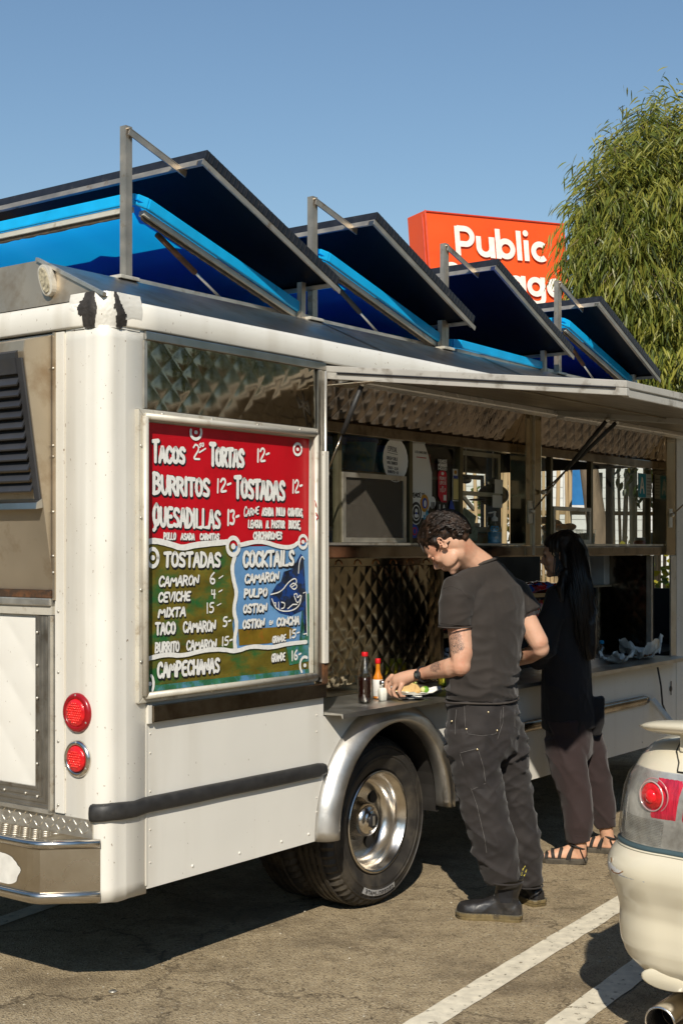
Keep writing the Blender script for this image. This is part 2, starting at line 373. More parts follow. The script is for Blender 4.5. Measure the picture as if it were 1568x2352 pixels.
# ================================================================ GROUND
def asphalt_mat():
    m = bpy.data.materials.new('worn_asphalt'); m.use_nodes = True; t = m.node_tree; b = t.nodes['Principled BSDF']
    tc = t.nodes.new('ShaderNodeTexCoord')
    def nz(sc, det=6, ro=.6):
        n = t.nodes.new('ShaderNodeTexNoise'); n.inputs['Scale'].default_value = sc; n.inputs['Detail'].default_value = det
        n.inputs['Roughness'].default_value = ro; lk(t, tc.outputs['Object'], n.inputs[0]); return n.outputs[0]
    def rg(v, a, b_, c, d):
        r_ = t.nodes.new('ShaderNodeMapRange'); lk(t, v, r_.inputs[0])
        for i, x in zip((1, 2, 3, 4), (a, b_, c, d)): r_.inputs[i].default_value = x
        return r_.outputs[0]
    def mix(f, a, c, mode='MIX'):
        x = t.nodes.new('ShaderNodeMix'); x.data_type = 'RGBA'; x.blend_type = mode
        if hasattr(f, 'links'): lk(t, f, x.inputs[0])
        else: x.inputs[0].default_value = f
        for i, q_ in ((6, a), (7, c)):
            if hasattr(q_, 'links'): lk(t, q_, x.inputs[i])
            else: x.inputs[i].default_value = (*q_, 1)
        return x.outputs[2]
    base = mix(rg(nz(.7, 5), .35, .65, 0, 1), (.350, .272, .166), (.262, .203, .124))
    base = mix(rg(nz(9, 8, .7), .38, .62, 0, 1), base, (.430, .340, .212))
    vo = t.nodes.new('ShaderNodeTexVoronoi'); vo.inputs['Scale'].default_value = 150; lk(t, tc.outputs['Object'], vo.inputs[0])
    sp = t.nodes.new('ShaderNodeSeparateColor'); lk(t, vo.outputs['Color'], sp.inputs[0])
    base = mix(rg(sp.outputs[0], .72, .95, 0, .75), base, (.10, .076, .046))
    base = mix(rg(sp.outputs[1], .90, 1.0, 0, .8), base, (.55, .47, .34))
    # stains, small dark gum spots and oil blots
    base = mix(rg(nz(2.3, 10, .68), .585, .70, 0, .7), base, (.085, .062, .034))
    v2 = t.nodes.new('ShaderNodeTexVoronoi'); v2.inputs['Scale'].default_value = 5.5; v2.inputs['Randomness'].default_value = 1
    mp = t.nodes.new('ShaderNodeMapping'); mp.inputs['Scale'].default_value = (1, .9, 1); n3 = nz(22, 4)
    ad = t.nodes.new('ShaderNodeVectorMath'); ad.operation = 'MULTIPLY_ADD'
    cb = t.nodes.new('ShaderNodeCombineXYZ'); lk(t, n3, cb.inputs[0]); lk(t, n3, cb.inputs[1])
    lk(t, cb.outputs[0], ad.inputs[0]); ad.inputs[1].default_value = (.10, .10, 0); lk(t, tc.outputs['Object'], ad.inputs[2]); lk(t, ad.outputs[0], v2.inputs[0])
    base = mix(rg(v2.outputs['Distance'], .055, .10, .8, 0), base, (.06, .042, .022))
    v3 = t.nodes.new('ShaderNodeTexVoronoi'); v3.feature = 'DISTANCE_TO_EDGE'; v3.inputs['Scale'].default_value = .75
    ad2 = t.nodes.new('ShaderNodeVectorMath'); ad2.operation = 'MULTIPLY_ADD'; cb2 = t.nodes.new('ShaderNodeCombineXYZ'); n4 = nz(3, 8, .7); lk(t, n4, cb2.inputs[0]); lk(t, nz(3.3, 8, .7), cb2.inputs[1])
    lk(t, cb2.outputs[0], ad2.inputs[0]); ad2.inputs[1].default_value = (.5, .5, 0); lk(t, tc.outputs['Object'], ad2.inputs[2]); lk(t, ad2.outputs[0], v3.inputs[0])
    base = mix(rg(v3.outputs['Distance'], .0, .006, .75, 0), base, (.05, .036, .022))
    base = mix(rg(nz(1.1, 9, .68), .52, .64, 0, .62), base, (.115, .086, .054))
    lk(t, base, b.inputs['Base Color'])
    b.inputs['Roughness'].default_value = .9; b.inputs['Specular IOR Level'].default_value = .25
    bp = t.nodes.new('ShaderNodeBump'); bp.inputs['Distance'].default_value = .006
    mm = t.nodes.new('ShaderNodeMath'); mm.operation = 'MULTIPLY_ADD'; lk(t, nz(120, 4), mm.inputs[0]); mm.inputs[1].default_value = 1; lk(t, vo.outputs['Distance'], mm.inputs[2])
    lk(t, mm.outputs[0], bp.inputs['Height']); lk(t, bp.outputs[0], b.inputs['Normal'])
    return m
asphalt = asphalt_mat()
tag(mk('asphalt_ground', [(-400, -400, 0), (400, -400, 0), (400, 900, 0), (-400, 900, 0)], [(0, 1, 2, 3)], asphalt), kind='structure')
def line_paint():
    m = M('worn_line_paint', (.66, .60, .47), .8, var=.15, scale=20, bump=.002, bscale=120)
    t = m.node_tree; b = t.nodes['Principled BSDF']; tc = t.nodes.new('ShaderNodeTexCoord')
    n = t.nodes.new('ShaderNodeTexNoise'); n.inputs['Scale'].default_value = 26; n.inputs['Detail'].default_value = 8; n.inputs['Roughness'].default_value = .7
    lk(t, tc.outputs['Object'], n.inputs[0])
    r_ = t.nodes.new('ShaderNodeMapRange'); r_.inputs[1].default_value = .36; r_.inputs[2].default_value = .41; lk(t, n.outputs[0], r_.inputs[0]); lk(t, r_.outputs[0], b.inputs['Alpha'])
    return m
lp = line_paint()
def pline(p, q, w_, mk_=lp):
    p, q = Vector(p), Vector(q); d = (q - p).normalized(); n = Vector((-d.y, d.x, 0)) * w_ / 2; N = 140
    L_ = []; R_ = []
    for i in range(N + 1):
        c = p.lerp(q, i / N); c.z = .004
        L_.append(c + n * (1 + .09 * noise.noise(c * 9) + .06 * noise.noise(c * 40))); R_.append(c - n * (1 + .09 * noise.noise(c * 9 + Vector((5, 0, 0))) + .06 * noise.noise(c * 37)))
    vs = L_ + R_; fs = [(i, i + 1, N + 2 + i, N + 1 + i) for i in range(N)]
    tag(mk('parking_line', vs, fs, mk_), kind='structure')
a1, b1 = gnd(975, 2352), gnd(1428, 2074); d1 = (b1 - a1).normalized()
pline(a1 - d1 * 3, a1 + d1 * 9, .115)
a2, b2 = gnd(1300, 2352), gnd(1445, 2240); pline(a2 - d1 * 3, a2 + d1 * 8, .12)
a3, b3 = gnd(0, 2118), gnd(150, 2066); d3 = (b3 - a3).normalized(); pline(a3 - d3 * 3, a3 + d3 * 1.6, .10)
# small litter lying on the asphalt
deb = MB()
for i in range(150):
    x = rnd.uniform(-1.6, 2.0); y = rnd.uniform(4.3, 8.0); s_ = rnd.uniform(.002, .006)
    deb.ell((x, y, s_ * .5), (s_, s_ * rnd.uniform(.6, 1), s_ * .6), n=5, m=4)
tag(deb.build('gravel_grit', M('pale_grit', (.40, .36, .28), .8, var=.4, scale=60, c2=(.2, .12, .05), c2_scale=80)), kind='stuff')
tag(MB().lathe([(.0, .0), (.014, .001), (.016, .004), (.012, .007), (0, .006)], gnd(259, 2280, 0), n=14).build('bottle_cap', alu, smooth=True),
    'flattened pale bottle cap on the asphalt in front of the truck', 'bottle cap')
# ================================================================ FOOD TRUCK
ANG = math.atan2(U.y, U.x)
truck = empty('food_truck', TO, ANG, 'white lunch truck with steel serving side, hand painted menu and rooftop solar panels', 'food truck')
def TP(mb, name, m, parent=truck, **k): return mb.build(name, m, parent, **k)
TL = 6.45     # body length
TWD = 2.25    # body width
# rear corner post, rounded
r_ = .075; prof = [(.205, 0.0)]
prof += [(r_ + .015 - r_ * math.sin(t) - .015 * math.sin(t), r_ - r_ * math.cos(t)) for t in [math.pi / 2 * k / 8 for k in range(9)]]
prof = [(.205, 0), (.115, 0), (.108, -.0012), (.100, -.0012), (.093, 0), (.060, .0)] + [(.055 * (1 - math.sin(t)), .055 * (1 - math.cos(t))) for t in [math.pi / 2 * k / 10 for k in range(1, 11)]] + [(0, .085), (-.0012, .092), (-.0012, .100), (0, .107), (0, .20)]
def sweep_post(prof, z0, z1, nz, th=.012, bulge=0):
    mb = MB(); rings = []
    inner = [(s + th * (1 if s < .1 else 0) + .0, y + th) for s, y in prof]
    for j in range(nz + 1):
        z = z0 + (z1 - z0) * j / nz
        rings.append([(s, y, z) for s, y in prof] + [(s + .02, y + .02, z) for s, y in reversed(prof)])
    mb.rings(rings); return mb
def roll_post(p):
    out = []
    for j in range(41):
        z = .392 + (2.445 - .392) * j / 40
        out.append([(s - .001 + .0022 * noise.noise(Vector((s * 3, z * 3, y * 3))) - .022 * (1 - (z - .39) / 2.05) * 0, y - .001 + .0022 * noise.noise(Vector((s * 3, z * 2.2, 4))), z + (.0 if j else .006 * noise.noise(Vector((s * 20, 0, 0))))) for s, y in p] + [(s + .02, y + .025, z) for s, y in reversed(p)])
    return out
TP(MB().rings(roll_post(prof)), 'rear_corner_post', white, smooth=False, bevel=0)
for o in truck.children:
    if o.name.startswith('rear_corner'):
        for p in o.data.polygons: p.use_smooth = abs(p.normal.z) < .5
        # ribs of the rolled corner
# side panel with wheel arch cut out
AC, AZ, AR = 1.735, .42, .455
def arch(cx, cz, rad, z0, n=28):
    a0 = math.asin(max(-1, (z0 - cz) / rad))
    return [(cx + rad * math.cos(t), cz + rad * math.sin(t)) for t in [a0 + (math.pi - 2 * a0) * k / n for k in range(n + 1)]]
ar = arch(AC, AZ, AR + .03, .407)
out = [(.208, .407)] + [(ar[-1][0], .407)] + list(reversed(ar))[1:-1] + [(ar[0][0], .407), (2.62, .407), (2.62, .93), (1.262, .93), (1.262, 1.01), (.208, 1.01)]
TP(MB().prism(out, 0, .03), 'lower_side_panel', white_clean)
TP(MB().box(2.626, 5.02, 0.001, .03, .407, .93), 'lower_side_panel', white_clean)
TP(MB().box(5.026, TL, 0.0, .03, .407, .93), 'lower_side_panel', white_clean)
# forward white post and panels beyond the serving side
TP(MB().box(5.02, 5.42, -.004, .03, .935, 2.44), 'forward_side_panel', white)
TP(MB().box(5.425, TL, 0, .03, 1.55, 1.60).box(5.425, TL, 0, .03, 2.15, 2.44).box(5.425, TL, 0, .03, .935, 1.548).box(6.2, TL, 0, .03, 1.602, 2.148), 'cab_side_panel', white)
# wall behind the menu
TP(MB().box(.208, 1.206, .006, .03, 1.012, 2.44), 'upper_side_panel', white_clean)
# under-trim strip
TP(MB().box(.222, 1.258, -.022, 0, 1.014, 1.074), 'reflective_trim_strip', dark_steel, bevel=.003)
TP(MB().box(.203, .2205, -.014, 0, 1.010, 1.078), 'trim_end', white)
# long seam strips
TP(MB().box(.200, .2075, -.003, .004, .42, 1.01), 'panel_seam', white)
# body rub rails
def rub(s0, s1, name='rub_rail', m=rubber, zc=.706, wrap=False, sag=0):
    prof = [(-.006, -.029), (-.016, -.0275), (-.022, -.018), (-.023, 0), (-.021, .018), (-.014, .026), (-.002, .029)]
    path = []
    if wrap:
        for t in range(9): a = math.pi / 2 * t / 8; path.append((.09 - .098 * math.sin(a) if 0 else .0, 0, 0))
    mb = MB(); rings = []
    if wrap:
        pts = [((-.002, .056), (-1, 0)), ((.001, .040), (-.97, -.25)), ((.014, .018), (-.75, -.66)), ((.036, .004), (-.35, -.93)), ((.07, .0), (-.05, -1)), ((.14, -.001), (0, -1))]
        for (s, y), n in pts:
            rings.append([(s + n[0] * -d[0] * 1, y + n[1] * -d[0], zc + .004 * math.sin(s * 40) + d[1] * (1.08 if s < .12 else 1)) for d in prof] + [(s, y, zc + .024), (s, y, zc - .024)])
        ss = s0 + .0
        s0 = .2
    n = 24
    for i in range(n + 1):
        s = s0 + (s1 - s0) * i / n; k = 1
        if i in (0,) and not wrap: k = .75
        if i == n: k = .78
        rings.append([(s, d[0], zc - .008 * (s - .6) * (1 if s < 2 else 0) + d[1] * k + .0015 * noise.noise(Vector((s * 4, 0, d[1] * 30)))) for d in prof] + [(s, 0, zc + .024 * k), (s, 0, zc - .024 * k)])
    mb.rings(rings); return TP(mb, name, m, smooth=True)
rr = rub(.2, 1.262, wrap=True, zc=.712)
MB().lathe([(.0, -.02), (.007, -.019), (.009, -.013)], (0, 0, 0), n=8).build('rail_screw', alu, rr, smooth=True).matrix_local = Matrix.Translation((-.018, .065, .70)) @ Matrix.Rotation(R(-60), 4, 'Y')
rub(2.24, 3.42, zc=.700, m=dark_steel); rub(3.5, 4.555, zc=.704, m=dark_steel)
# fender flare: a rolled strip round the arch
mb = MB(); N = 40
th0 = math.asin((.405 - AZ) / (AR + .07))
fl = [(.078, .002), (.072, -.016), (.055, -.045), (.030, -.064), (.006, -.072), (-.012, -.066), (-.016, -.05), (-.012, .02), (.0, .03)]
rings = []
for i in range(N + 1):
    t = math.pi - th0 + (2 * th0 - math.pi) * i / N
    rings.append([(AC + (AR + d[0]) * math.cos(t) * 1.0, d[1], max(.405 if i in (0, N) else .36, AZ + (AR + d[0]) * math.sin(t))) for d in fl])
TP(mb.rings(rings), 'wheel_arch_flare', galv, smooth=True)
# dark wheel well
mb = MB(); rings = []
for i in range(25):
    t = math.pi * i / 24
    rings.append([(AC + (AR + .02) * math.cos(t), y, AZ - .05 + (AR + .05) * math.sin(t)) for y in (.03, .75)])
TP(mb.rings(rings, cap=False, closed=False), 'wheel_well', dark_in)
# underfloor and chassis
TP(MB().box(.05, 1.2, .05, TWD - .05, .43, .47).box(2.25, TL - .05, .05, TWD - .05, .43, .47).box(.0, TL, .62, .74, .5, .66).box(0, TL, 1.5, 1.62, .5, .66), 'chassis', dark_in)
TP(MB().bar((1.785, .26, .385), (1.785, TWD - .1, .385), .12), 'rear_axle', dark_in)

# ---- wheels
def wheel(cx, cyl, dual=False, outer=True):
    wh = empty('wheel', (cx, cyl, .386)); wh.parent = truck
    RT = .386
    def tyre(y0, par, name='tyre'):
        mb = MB(); W_ = .20; nseg = 120; rings = []
        pr = [(.232, .018), (.245, -.004), (.29, -.022), (.335, -.020), (.366, -.006), (.379, .012), (RT, .032), (RT + .002, .075)]
        pr = pr + [(a, W_ - b) for a, b in reversed(pr)]
        for k in range(nseg):
            t = 2 * math.pi * k / nseg; ring = []
            for i, (a, b) in enumerate(pr):
                rr_ = a
                if a > .36 and k % 2 == 0: rr_ = a - (.010 if a < .38 else .012)
                ring.append((rr_ * math.cos(t), y0 + b, max(-.3855, rr_ * math.sin(t))))
            rings.append(ring)
        # close round
        n = len(pr); vs = [v for r2 in rings for v in r2]; fs = []
        for i in range(nseg):
            j = (i + 1) % nseg
            for q_ in range(n - 1): fs.append((i * n + q_, i * n + q_ + 1, j * n + q_ + 1, j * n + q_))
        mb.add(vs, fs)
        o = mb.build(name, tyre_rub, par)
        # circumferential grooves: dark channels between ribs -> real ribs proud of the tread
        g = MB()
        for yy in (.045, .078, .111, .144):
            g.lathe([(RT - .004, y0 + yy), (RT + .0052, y0 + yy + .002), (RT + .0052, y0 + yy + .021), (RT - .004, y0 + yy + .023)], (0, 0, 0), 'y', 72, cap=False)
        g.v = [Vector((v.x, v.y, max(v.z, -.3858))) for v in g.v]
        g.build('tread_rib', tyre_rub, o)
        # herring-bone sipes standing proud on the shoulder
        return o
    t1 = tyre(0, wh)
    # sidewall rings
    MB().lathe([(.300, -.0225), (.303, -.0262), (.308, -.0262), (.311, -.0225)], (0, 0, 0), 'y', 96, cap=False).lathe([(.345, -.0145), (.347, -.021), (.351, -.0195), (.354, -.0115)], (0, 0, 0), 'y', 96, cap=False).build('sidewall_ring', tyre_rub, t1, smooth=True)
    if outer:
        def pl(u, v, y, rad=.319, sgn=1):
            a = -math.pi * .5 + u / rad
            rr_ = rad + v
            return (-rr_ * math.cos(a + math.pi) if 0 else rr_ * math.cos(a), y, rr_ * math.sin(a))
        # white raised band with black letters near the bottom of the sidewall
        bd = MB(); n = 18; vs = []
        for k in range(n + 1):
            a = R(-118 + 46 * k / n)
            vs += [(.306 * math.cos(a), -.0268, .306 * math.sin(a)), (.334 * math.cos(a), -.0268 + .004, .334 * math.sin(a))]
        bd.add(vs, [(2 * k, 2 * k + 2, 2 * k + 3, 2 * k + 1) for k in range(n)]); bd.build('sidewall_label', M('grey_white_rubber', (.36, .36, .36), .6), t1)
        tx = MB(); tot = R(40)
        def place(x, z, y):   # text runs anticlockwise with its feet to the tyre's rim, upside down as in the photograph
            a = R(-75) - x / .32; rr_ = .311 + (.016 - z)
            return (rr_ * math.cos(a), y, rr_ * math.sin(a))
        write(tx, 'CROSSCLIMATE', .0, 0, .225, 0, .015, .0032, -.0285, place, jit=0, step=.00002)
        tx.build('sidewall_lettering', ink_black, t1)
    if dual: tyre(.235, wh, 'inner_tyre')
    # deep dish rim
    rim = MB().lathe([(.232, .02), (.238, -.006), (.228, -.012), (.220, -.004), (.214, .012), (.206, .018), (.200, .05), (.196, .085), (.172, .108), (.125, .118), (.098, .120)], (0, 0, 0), 'y', 72, cap=False)
    ro = rim.build('rim', chrome, wh, smooth=True)
    # hub with lug openings
    MB().lathe([(.100, .1195), (.085, .105), (.078, .07), (.072, .048), (.060, .040), (.046, .034), (.044, .030), (0, .030)], (0, 0, 0), 'y', 48).build('hub', chrome, ro, smooth=True)
    for k in range(4):
        a = R(35 + 90 * k)
        MB().lathe([(.030, .0), (.030, .0045), (0, .0045)], (.148 * math.cos(a), .1085 - .0, .148 * math.sin(a)), 'y', 20).build('hand_hole', dark_in, ro)
    hb = MB().lathe([(.034, .028), (.033, .024), (0, .0235)], (0, 0, 0), 'y', 24).build('hub_badge', black_plastic, ro, smooth=True)
    tx = MB()
    MB().box(-.008, .008, .0215, .0232, -.022, .022).build('badge_mark', alu, ro)
    return wh
wheel(1.785, .085, dual=True)
for cx, cy_ in ((1.785, TWD - .5), (5.75, .085), (5.75, TWD - .3)):
    wheel(cx, cy_, outer=False)

# ---- cornice, roof
def prof_side(pr, s0, s1, name, m, n=40, wob=.002, **k):
    mb = MB(); rings = []
    for i in range(n + 1):
        s = s0 + (s1 - s0) * i / n
        rings.append([(s, y + wob * noise.noise(Vector((s * 2.5, z * 7, 0))), z + wob * noise.noise(Vector((s * 2, z * 5, 7)))) for y, z in pr])
    return TP(mb.rings(rings), name, m, **k)
prof_side([(.03, 2.440), (-.008, 2.440), (-.012, 2.446), (-.014, 2.49), (-.012, 2.522), (-.002, 2.536), (.03, 2.54)], .10, TL, 'roof_cornice', white, smooth=True)
mb = MB(); rings = []
for i in range(31):
    y = .10 + (TWD - .1) * i / 30
    rings.append([(s + .002 * noise.noise(Vector((y * 3, z * 5, 2))), y, z) for s, z in [(.03, 2.437), (-.009, 2.437), (-.013, 2.444), (-.015, 2.49), (-.012, 2.52), (-.002, 2.532), (.03, 2.536)]])
TP(mb.rings(rings), 'rear_cornice', white, smooth=True)
# dented corner cap with bare patches
def capmesh(name, m, off=0, sel=None):
    vs = []; fs = []; NA, NZ = 130, 74
    for j in range(NZ + 1):
        z = 2.430 + .128 * j / NZ; bu = .011 * math.sin(math.pi * min(1, max(0, (z - 2.435) / .125))) + .004
        for i in range(NA + 1):
            t = i / NA * 1.6 - .3
            if t < 0: p = (.0, .065 - t * .35); n = (-1, 0)
            elif t > 1: p = (.065 + (t - 1) * .35, 0); n = (0, -1)
            else:
                a = math.pi / 2 * t; p = (.09 * (1 - math.sin(a)), .09 * (1 - math.cos(math.pi / 2 - a)) if 0 else .09 * (1 - math.cos(a)));
                p = (.065 - .065 * math.cos(a), .065 - .065 * math.sin(a)); n = (-math.cos(a), -math.sin(a))
            d = bu + off + .0022 * noise.noise(Vector((t * 4, z * 20, 5))) + .0008 * noise.noise(Vector((t * 14, z * 90, 5)))
            vs.append((p[0] + n[0] * d, p[1] + n[1] * d, z))
    for j in range(NZ):
        for i in range(NA):
            a = j * (NA + 1) + i
            if sel is None or sel((i + .5) / NA, (j + .5) / NZ): fs.append((a, a + 1, a + NA + 2, a + NA + 1))
    return mk(name, vs, fs, m, truck, smooth=True)
capmesh('corner_cap', white)
def patch(u, v):
    k = noise.noise(Vector((u * 13, v * 5, 1.3))) * .35 + noise.noise(Vector((u * 40, v * 14, 1.3))) * .22
    a = ((u - .22) / .12) ** 2 + ((v - .50) / .56) ** 2 + k
    b = ((u - .76 - (.5 - v) * .10) / .085) ** 2 + ((v - .55) / .60) ** 2 + k * 2.3
    return a < 1.15 or b < .95
capmesh('bare_patch', peel, .0022, patch)
# roof
RZ = 2.715; RY = .385
mb = MB()
n = 30; top = []; bot = []
for i in range(n + 1):
    s = .0 + (TL) * i / n
    ss = max(s, .0)
    bot.append((ss + (.0 if i else 0), .004, 2.537)); top.append((max(s, .03), RY, RZ))
vs = bot + top; fs = [(i, i + 1, n + 2 + i, n + 1 + i) for i in range(n)]
TP(MB().add(vs, fs), 'roof_side_slope', steel_roof)
TP(MB().add([(.002, .004, 2.537), (.002, TWD, 2.534), (.03, TWD - .3, RZ), (.03, RY, RZ)], [(0, 3, 2, 1)]), 'roof_rear_slope', tan_steel)
TP(MB().bar((.0, .0, 2.542), (.026, RY, RZ + .004), .016, .012), 'roof_hip_seam', alu)
TP(MB().box(.03, TL, RY, TWD - .3, RZ - .01, RZ), 'roof_deck', M('deck_bounce_white', (.62, .61, .58), .6, var=.1))  # unseen deck, made white to bounce light up under the blue hatch lids
for s in (1.72, 3.2, 4.7): TP(MB().add([(s, .002, 2.541), (s + .035, .002, 2.541), (s + .035, RY, RZ + .004), (s, RY, RZ + .004)], [(0, 1, 2, 3)]), 'roof_seam', steel_roof)
# oval clearance lamp on the rear slope
ml = empty('clearance_lamp', (.005, .30, 2.625)); ml.parent = truck; ml.rotation_euler = (0, 0, 0)
def oval(rx, rz, s0, s1, n=24):
    mb = MB(); mb.rings([[(s, rx * math.copysign(abs(math.cos(t)) ** .8, math.cos(t)), rz * math.copysign(abs(math.sin(t)) ** .8, math.sin(t))) for t in [2 * math.pi * k / n for k in range(n)]] for s in (s1, s0)]); return mb
for nm, mm, a in (('gasket', cream_alu, (.030, .062, -.018, .01)), ('lens', M('dirty_cream_lens', (.40, .35, .24), .3, var=.5, scale=60, c2=(.05, .04, .03), c2_scale=40), (.020, .050, -.023, -.017))):
    o = oval(*a).build(nm, mm, ml, bevel=.003)
    o.rotation_euler = (R(-22), 0, 0)
# white walls of the far side and front with window openings
TP(MB().box(0.03, 3.3, TWD - .04, TWD, .47, 2.53).box(3.3, 6.35, TWD - .04, TWD, .47, 1.50).box(3.3, 6.35, TWD - .04, TWD, 2.26, 2.53).box(4.55, 4.66, TWD - .04, TWD, 1.5, 2.26), 'far_side_wall', in_wall)
TP(MB().box(TL - .05, TL, .0, TWD, .45, 1.34).box(TL - .05, TL, .0, TWD, 2.27, 2.53).box(TL - .05, TL, 0, .10, 1.34, 2.27).box(TL - .05, TL, TWD - .12, TWD, 1.34, 2.27), 'front_wall', black_plastic)
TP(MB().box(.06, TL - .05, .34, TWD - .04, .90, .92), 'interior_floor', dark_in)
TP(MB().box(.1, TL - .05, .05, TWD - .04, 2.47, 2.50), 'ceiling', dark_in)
TP(MB().box(0.005, .03, .2, TWD, .47, 2.43), 'rear_wall', white_clean)
mb = MB()
for (sa, sb) in ((3.36, 4.50), (4.70, 6.28)):
    fr = .035
    mb.box(sa, sb, TWD - .06, TWD - .045, 1.52, 1.52 + fr).box(sa, sb, TWD - .06, TWD - .045, 2.24 - fr, 2.24).box(sa, sa + fr, TWD - .06, TWD - .045, 1.52 + fr, 2.24 - fr).box(sb - fr, sb, TWD - .06, TWD - .045, 1.52 + fr, 2.24 - fr)
TP(mb, 'cab_window_frame', black_plastic)
TP(MB().box(TL - .075, TL - .055, 1.10, 1.15, 1.34, 2.27), 'windscreen_post', black_plastic)
# partition, cooking hood and counter inside the rear half
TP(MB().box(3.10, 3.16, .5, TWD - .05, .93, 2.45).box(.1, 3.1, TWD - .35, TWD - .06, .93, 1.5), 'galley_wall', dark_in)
TP(MB().box(1.4, 3.4, .42, 1.0, 1.56, 1.60), 'galley_counter', in_wall)
TP(MB().box(1.3, 2.9, .46, .80, 2.022, 2.035), 'galley_shelf', in_wall)
# ---------------- rear: hood, louvres, door, lamps, bumper
YE = 1.95
TP(MB().box(-.006, .02, .205, .252, .69, 2.43), 'door_jamb', white, bevel=.002)
TP(MB().box(-.012, .006, .246, .258, 1.46, 2.43), 'hinge_strip', tan_steel)
mb = MB()
# wedge hood: leaning face, closed cheek
E1 = .143; zt, zb, zk = 2.425, 1.495, 2.388
cheek = [(0, zb), (0, zt), (-E1 * .97, zk), (-E1, zk - .04)]
mb = MB().prism([(s, z) for s, z in cheek], .262, YE, 'y')
TP(mb, 'louvre_hood', tan_steel, bevel=.003)
# inset louvre frame on the leaning face
def face(z, out=0.0):   # s on the leaning face at height z
    f = (zk - .04 - z) / (zk - .04 - zb); return -E1 * (1 - f) - out
LF0, LF1 = 1.80, 2.325
mb = MB()
mb.prism([(face(LF1, .002), LF1), (face(LF1, .012), LF1), (face(LF0, .012), LF0), (face(LF0, .002), LF0)], .266, .292, 'y')
mb.prism([(face(LF1, .002), LF1 + .03), (face(LF1, .016), LF1 + .02), (face(LF1, .012), LF1 - .02), (face(LF1, .002), LF1 - .02)], .292, YE, 'y')
TP(mb, 'louvre_frame', louver_dark)
TP(MB().prism([(face(LF0), LF0 + .03), (face(LF0, .03), LF0 + .012), (face(LF0, .034), LF0 - .012), (face(LF0), LF0 - .006)], .264, YE, 'y'), 'louvre_lip', steel, bevel=.002)
TP(MB().prism([(face(LF1, .003), LF1 - .02), (face(LF0, .003), LF0 + .03), (face(LF0, .0015), LF0 + .03), (face(LF1, .0015), LF1 - .02)], .292, YE, 'y'), 'louvre_backing', dark_in)
TP(MB().prism([(face(LF1 + .0, .02), LF1 + .0), (face(LF1 - .06, .02), LF1 - .055), (face(LF1 - .06, .003), LF1 - .055), (face(LF1, .003), LF1)], .292, YE, 'y'), 'louvre_top_plate', louver_dark)
ns = 11; sl0 = None
for k in range(ns):
    z = LF0 + .04 + (LF1 - .07 - LF0 - .04) * (k + .35) / ns
    hgt = (LF1 - LF0 - .11) / ns
    mb = MB().prism([(face(z + hgt * .78, .003), z + hgt * .78), (face(z + hgt * .7, .006), z + hgt * .78 + .002), (face(z, .026), z + .002), (face(z, .023), z - .003), (face(z + hgt * .5, .004), z + hgt * .55)], .293, YE - .01, 'y')
    TP(mb, 'louvre_slat', louver_dark)
TP(MB().box(-.016, .004, .262, YE, 1.468, 1.494), 'rust_strip', rust)
TP(MB().box(-.022, .004, .262, YE, 1.438, 1.466), 'drip_rail', alu, bevel=.005)
TP(MB().box(-.013, .004, .262, YE, 1.405, 1.4375), 'door_header', cream_alu)
# lower door
d = empty('rear_door', (0, 0, 0)); d.parent = truck
quilt('door_panel', .345, YE, .775, 1.392, white_clean, d, y0=-.004, y1=-.004, p=.21, q=.21, h=.0035, rear=True, res=.014)
fm = MB()
fl = M('fluted_aluminium', (.42, .40, .36), .35, .9, var=.12, scale=14, c2=(.25, .21, .16), c2_at=.62, c2_scale=10)
for k in range(7):
    a = .268 + k * .0112; fm.box(-.016 + (.004 if k % 2 else 0), .004, a, a + .0112, .70 + (a - .268) * .95, 1.400)
fm.build('door_stile', fl, d)
fm = MB()
for k in range(7):
    a = .700 + k * .0108; fm.box(-.0165 + (.004 if k % 2 else 0), .004, .267 + (a - .70) * 1.05, YE, a, a + .0108)
fm.build('door_rail', fl, d)
fm = MB().box(-.024, .004, .256, .267, .688, 1.402).box(-.024, .004, .256, YE, .684, .6985)
fm.build('door_edge_trim', alu, d)
rv = MB()
for z in [.74, .86, .98, 1.10, 1.22, 1.34]: rv.ell((-.018, .335, z), (.005, .006, .006), n=8, m=6)
for z in [.72, .95, 1.2, 1.42]: rv.ell((-.008, .232, z), (.004, .005, .005), n=8, m=6)
for z in [1.56, 1.62, 1.78, 1.98, 2.02, 2.3]: rv.ell((-.014, .252, z), (.004, .005, .005), n=8, m=6)
for y in [.40, .52, .64, .76, .9]: rv.ell((-.018, y, .745), (.004, .006, .006), n=8, m=6)
o = TP(rv, 'rear_rivets', alu, smooth=True); tag(o, kind='stuff')
# tread plate kick and bumper step
def treadplate(name, fn, nu, nv, m, parent):
    mb = MB()
    for i in range(nu):
        for j in range(nv):
            u = (i + .5) / nu; v = (j + .5) / nv; a = R(45) if (i + j) % 2 else R(-45)
            for_l, for_w = .014, .0035
            pts = []
            for k in range(6):
                t = 2 * math.pi * k / 6; du = for_l * math.cos(t); dv = for_w * math.sin(t)
                pts.append((du * math.cos(a) - dv * math.sin(a), du * math.sin(a) + dv * math.cos(a)))
            base = [fn(u, v, p[0], p[1], 0) for p in pts]; topv = [fn(u, v, p[0] * .5, p[1] * .4, .0026) for p in pts]
            b = len(base)
            mb.add(base + topv, [tuple(range(6, 12))] + [(k, (k + 1) % 6, (k + 1) % 6 + 6, k + 6) for k in range(6)])
    o = mb.build(name, m, parent); tag(o, kind='stuff'); return o
BT, BB = .618, .402
bp = empty('step_bumper', (0, 0, 0)); bp.parent = truck
kick = MB().box(-.007, .004, .055, YE, BT + .0, .684).build('kick_plate', alu, bp)
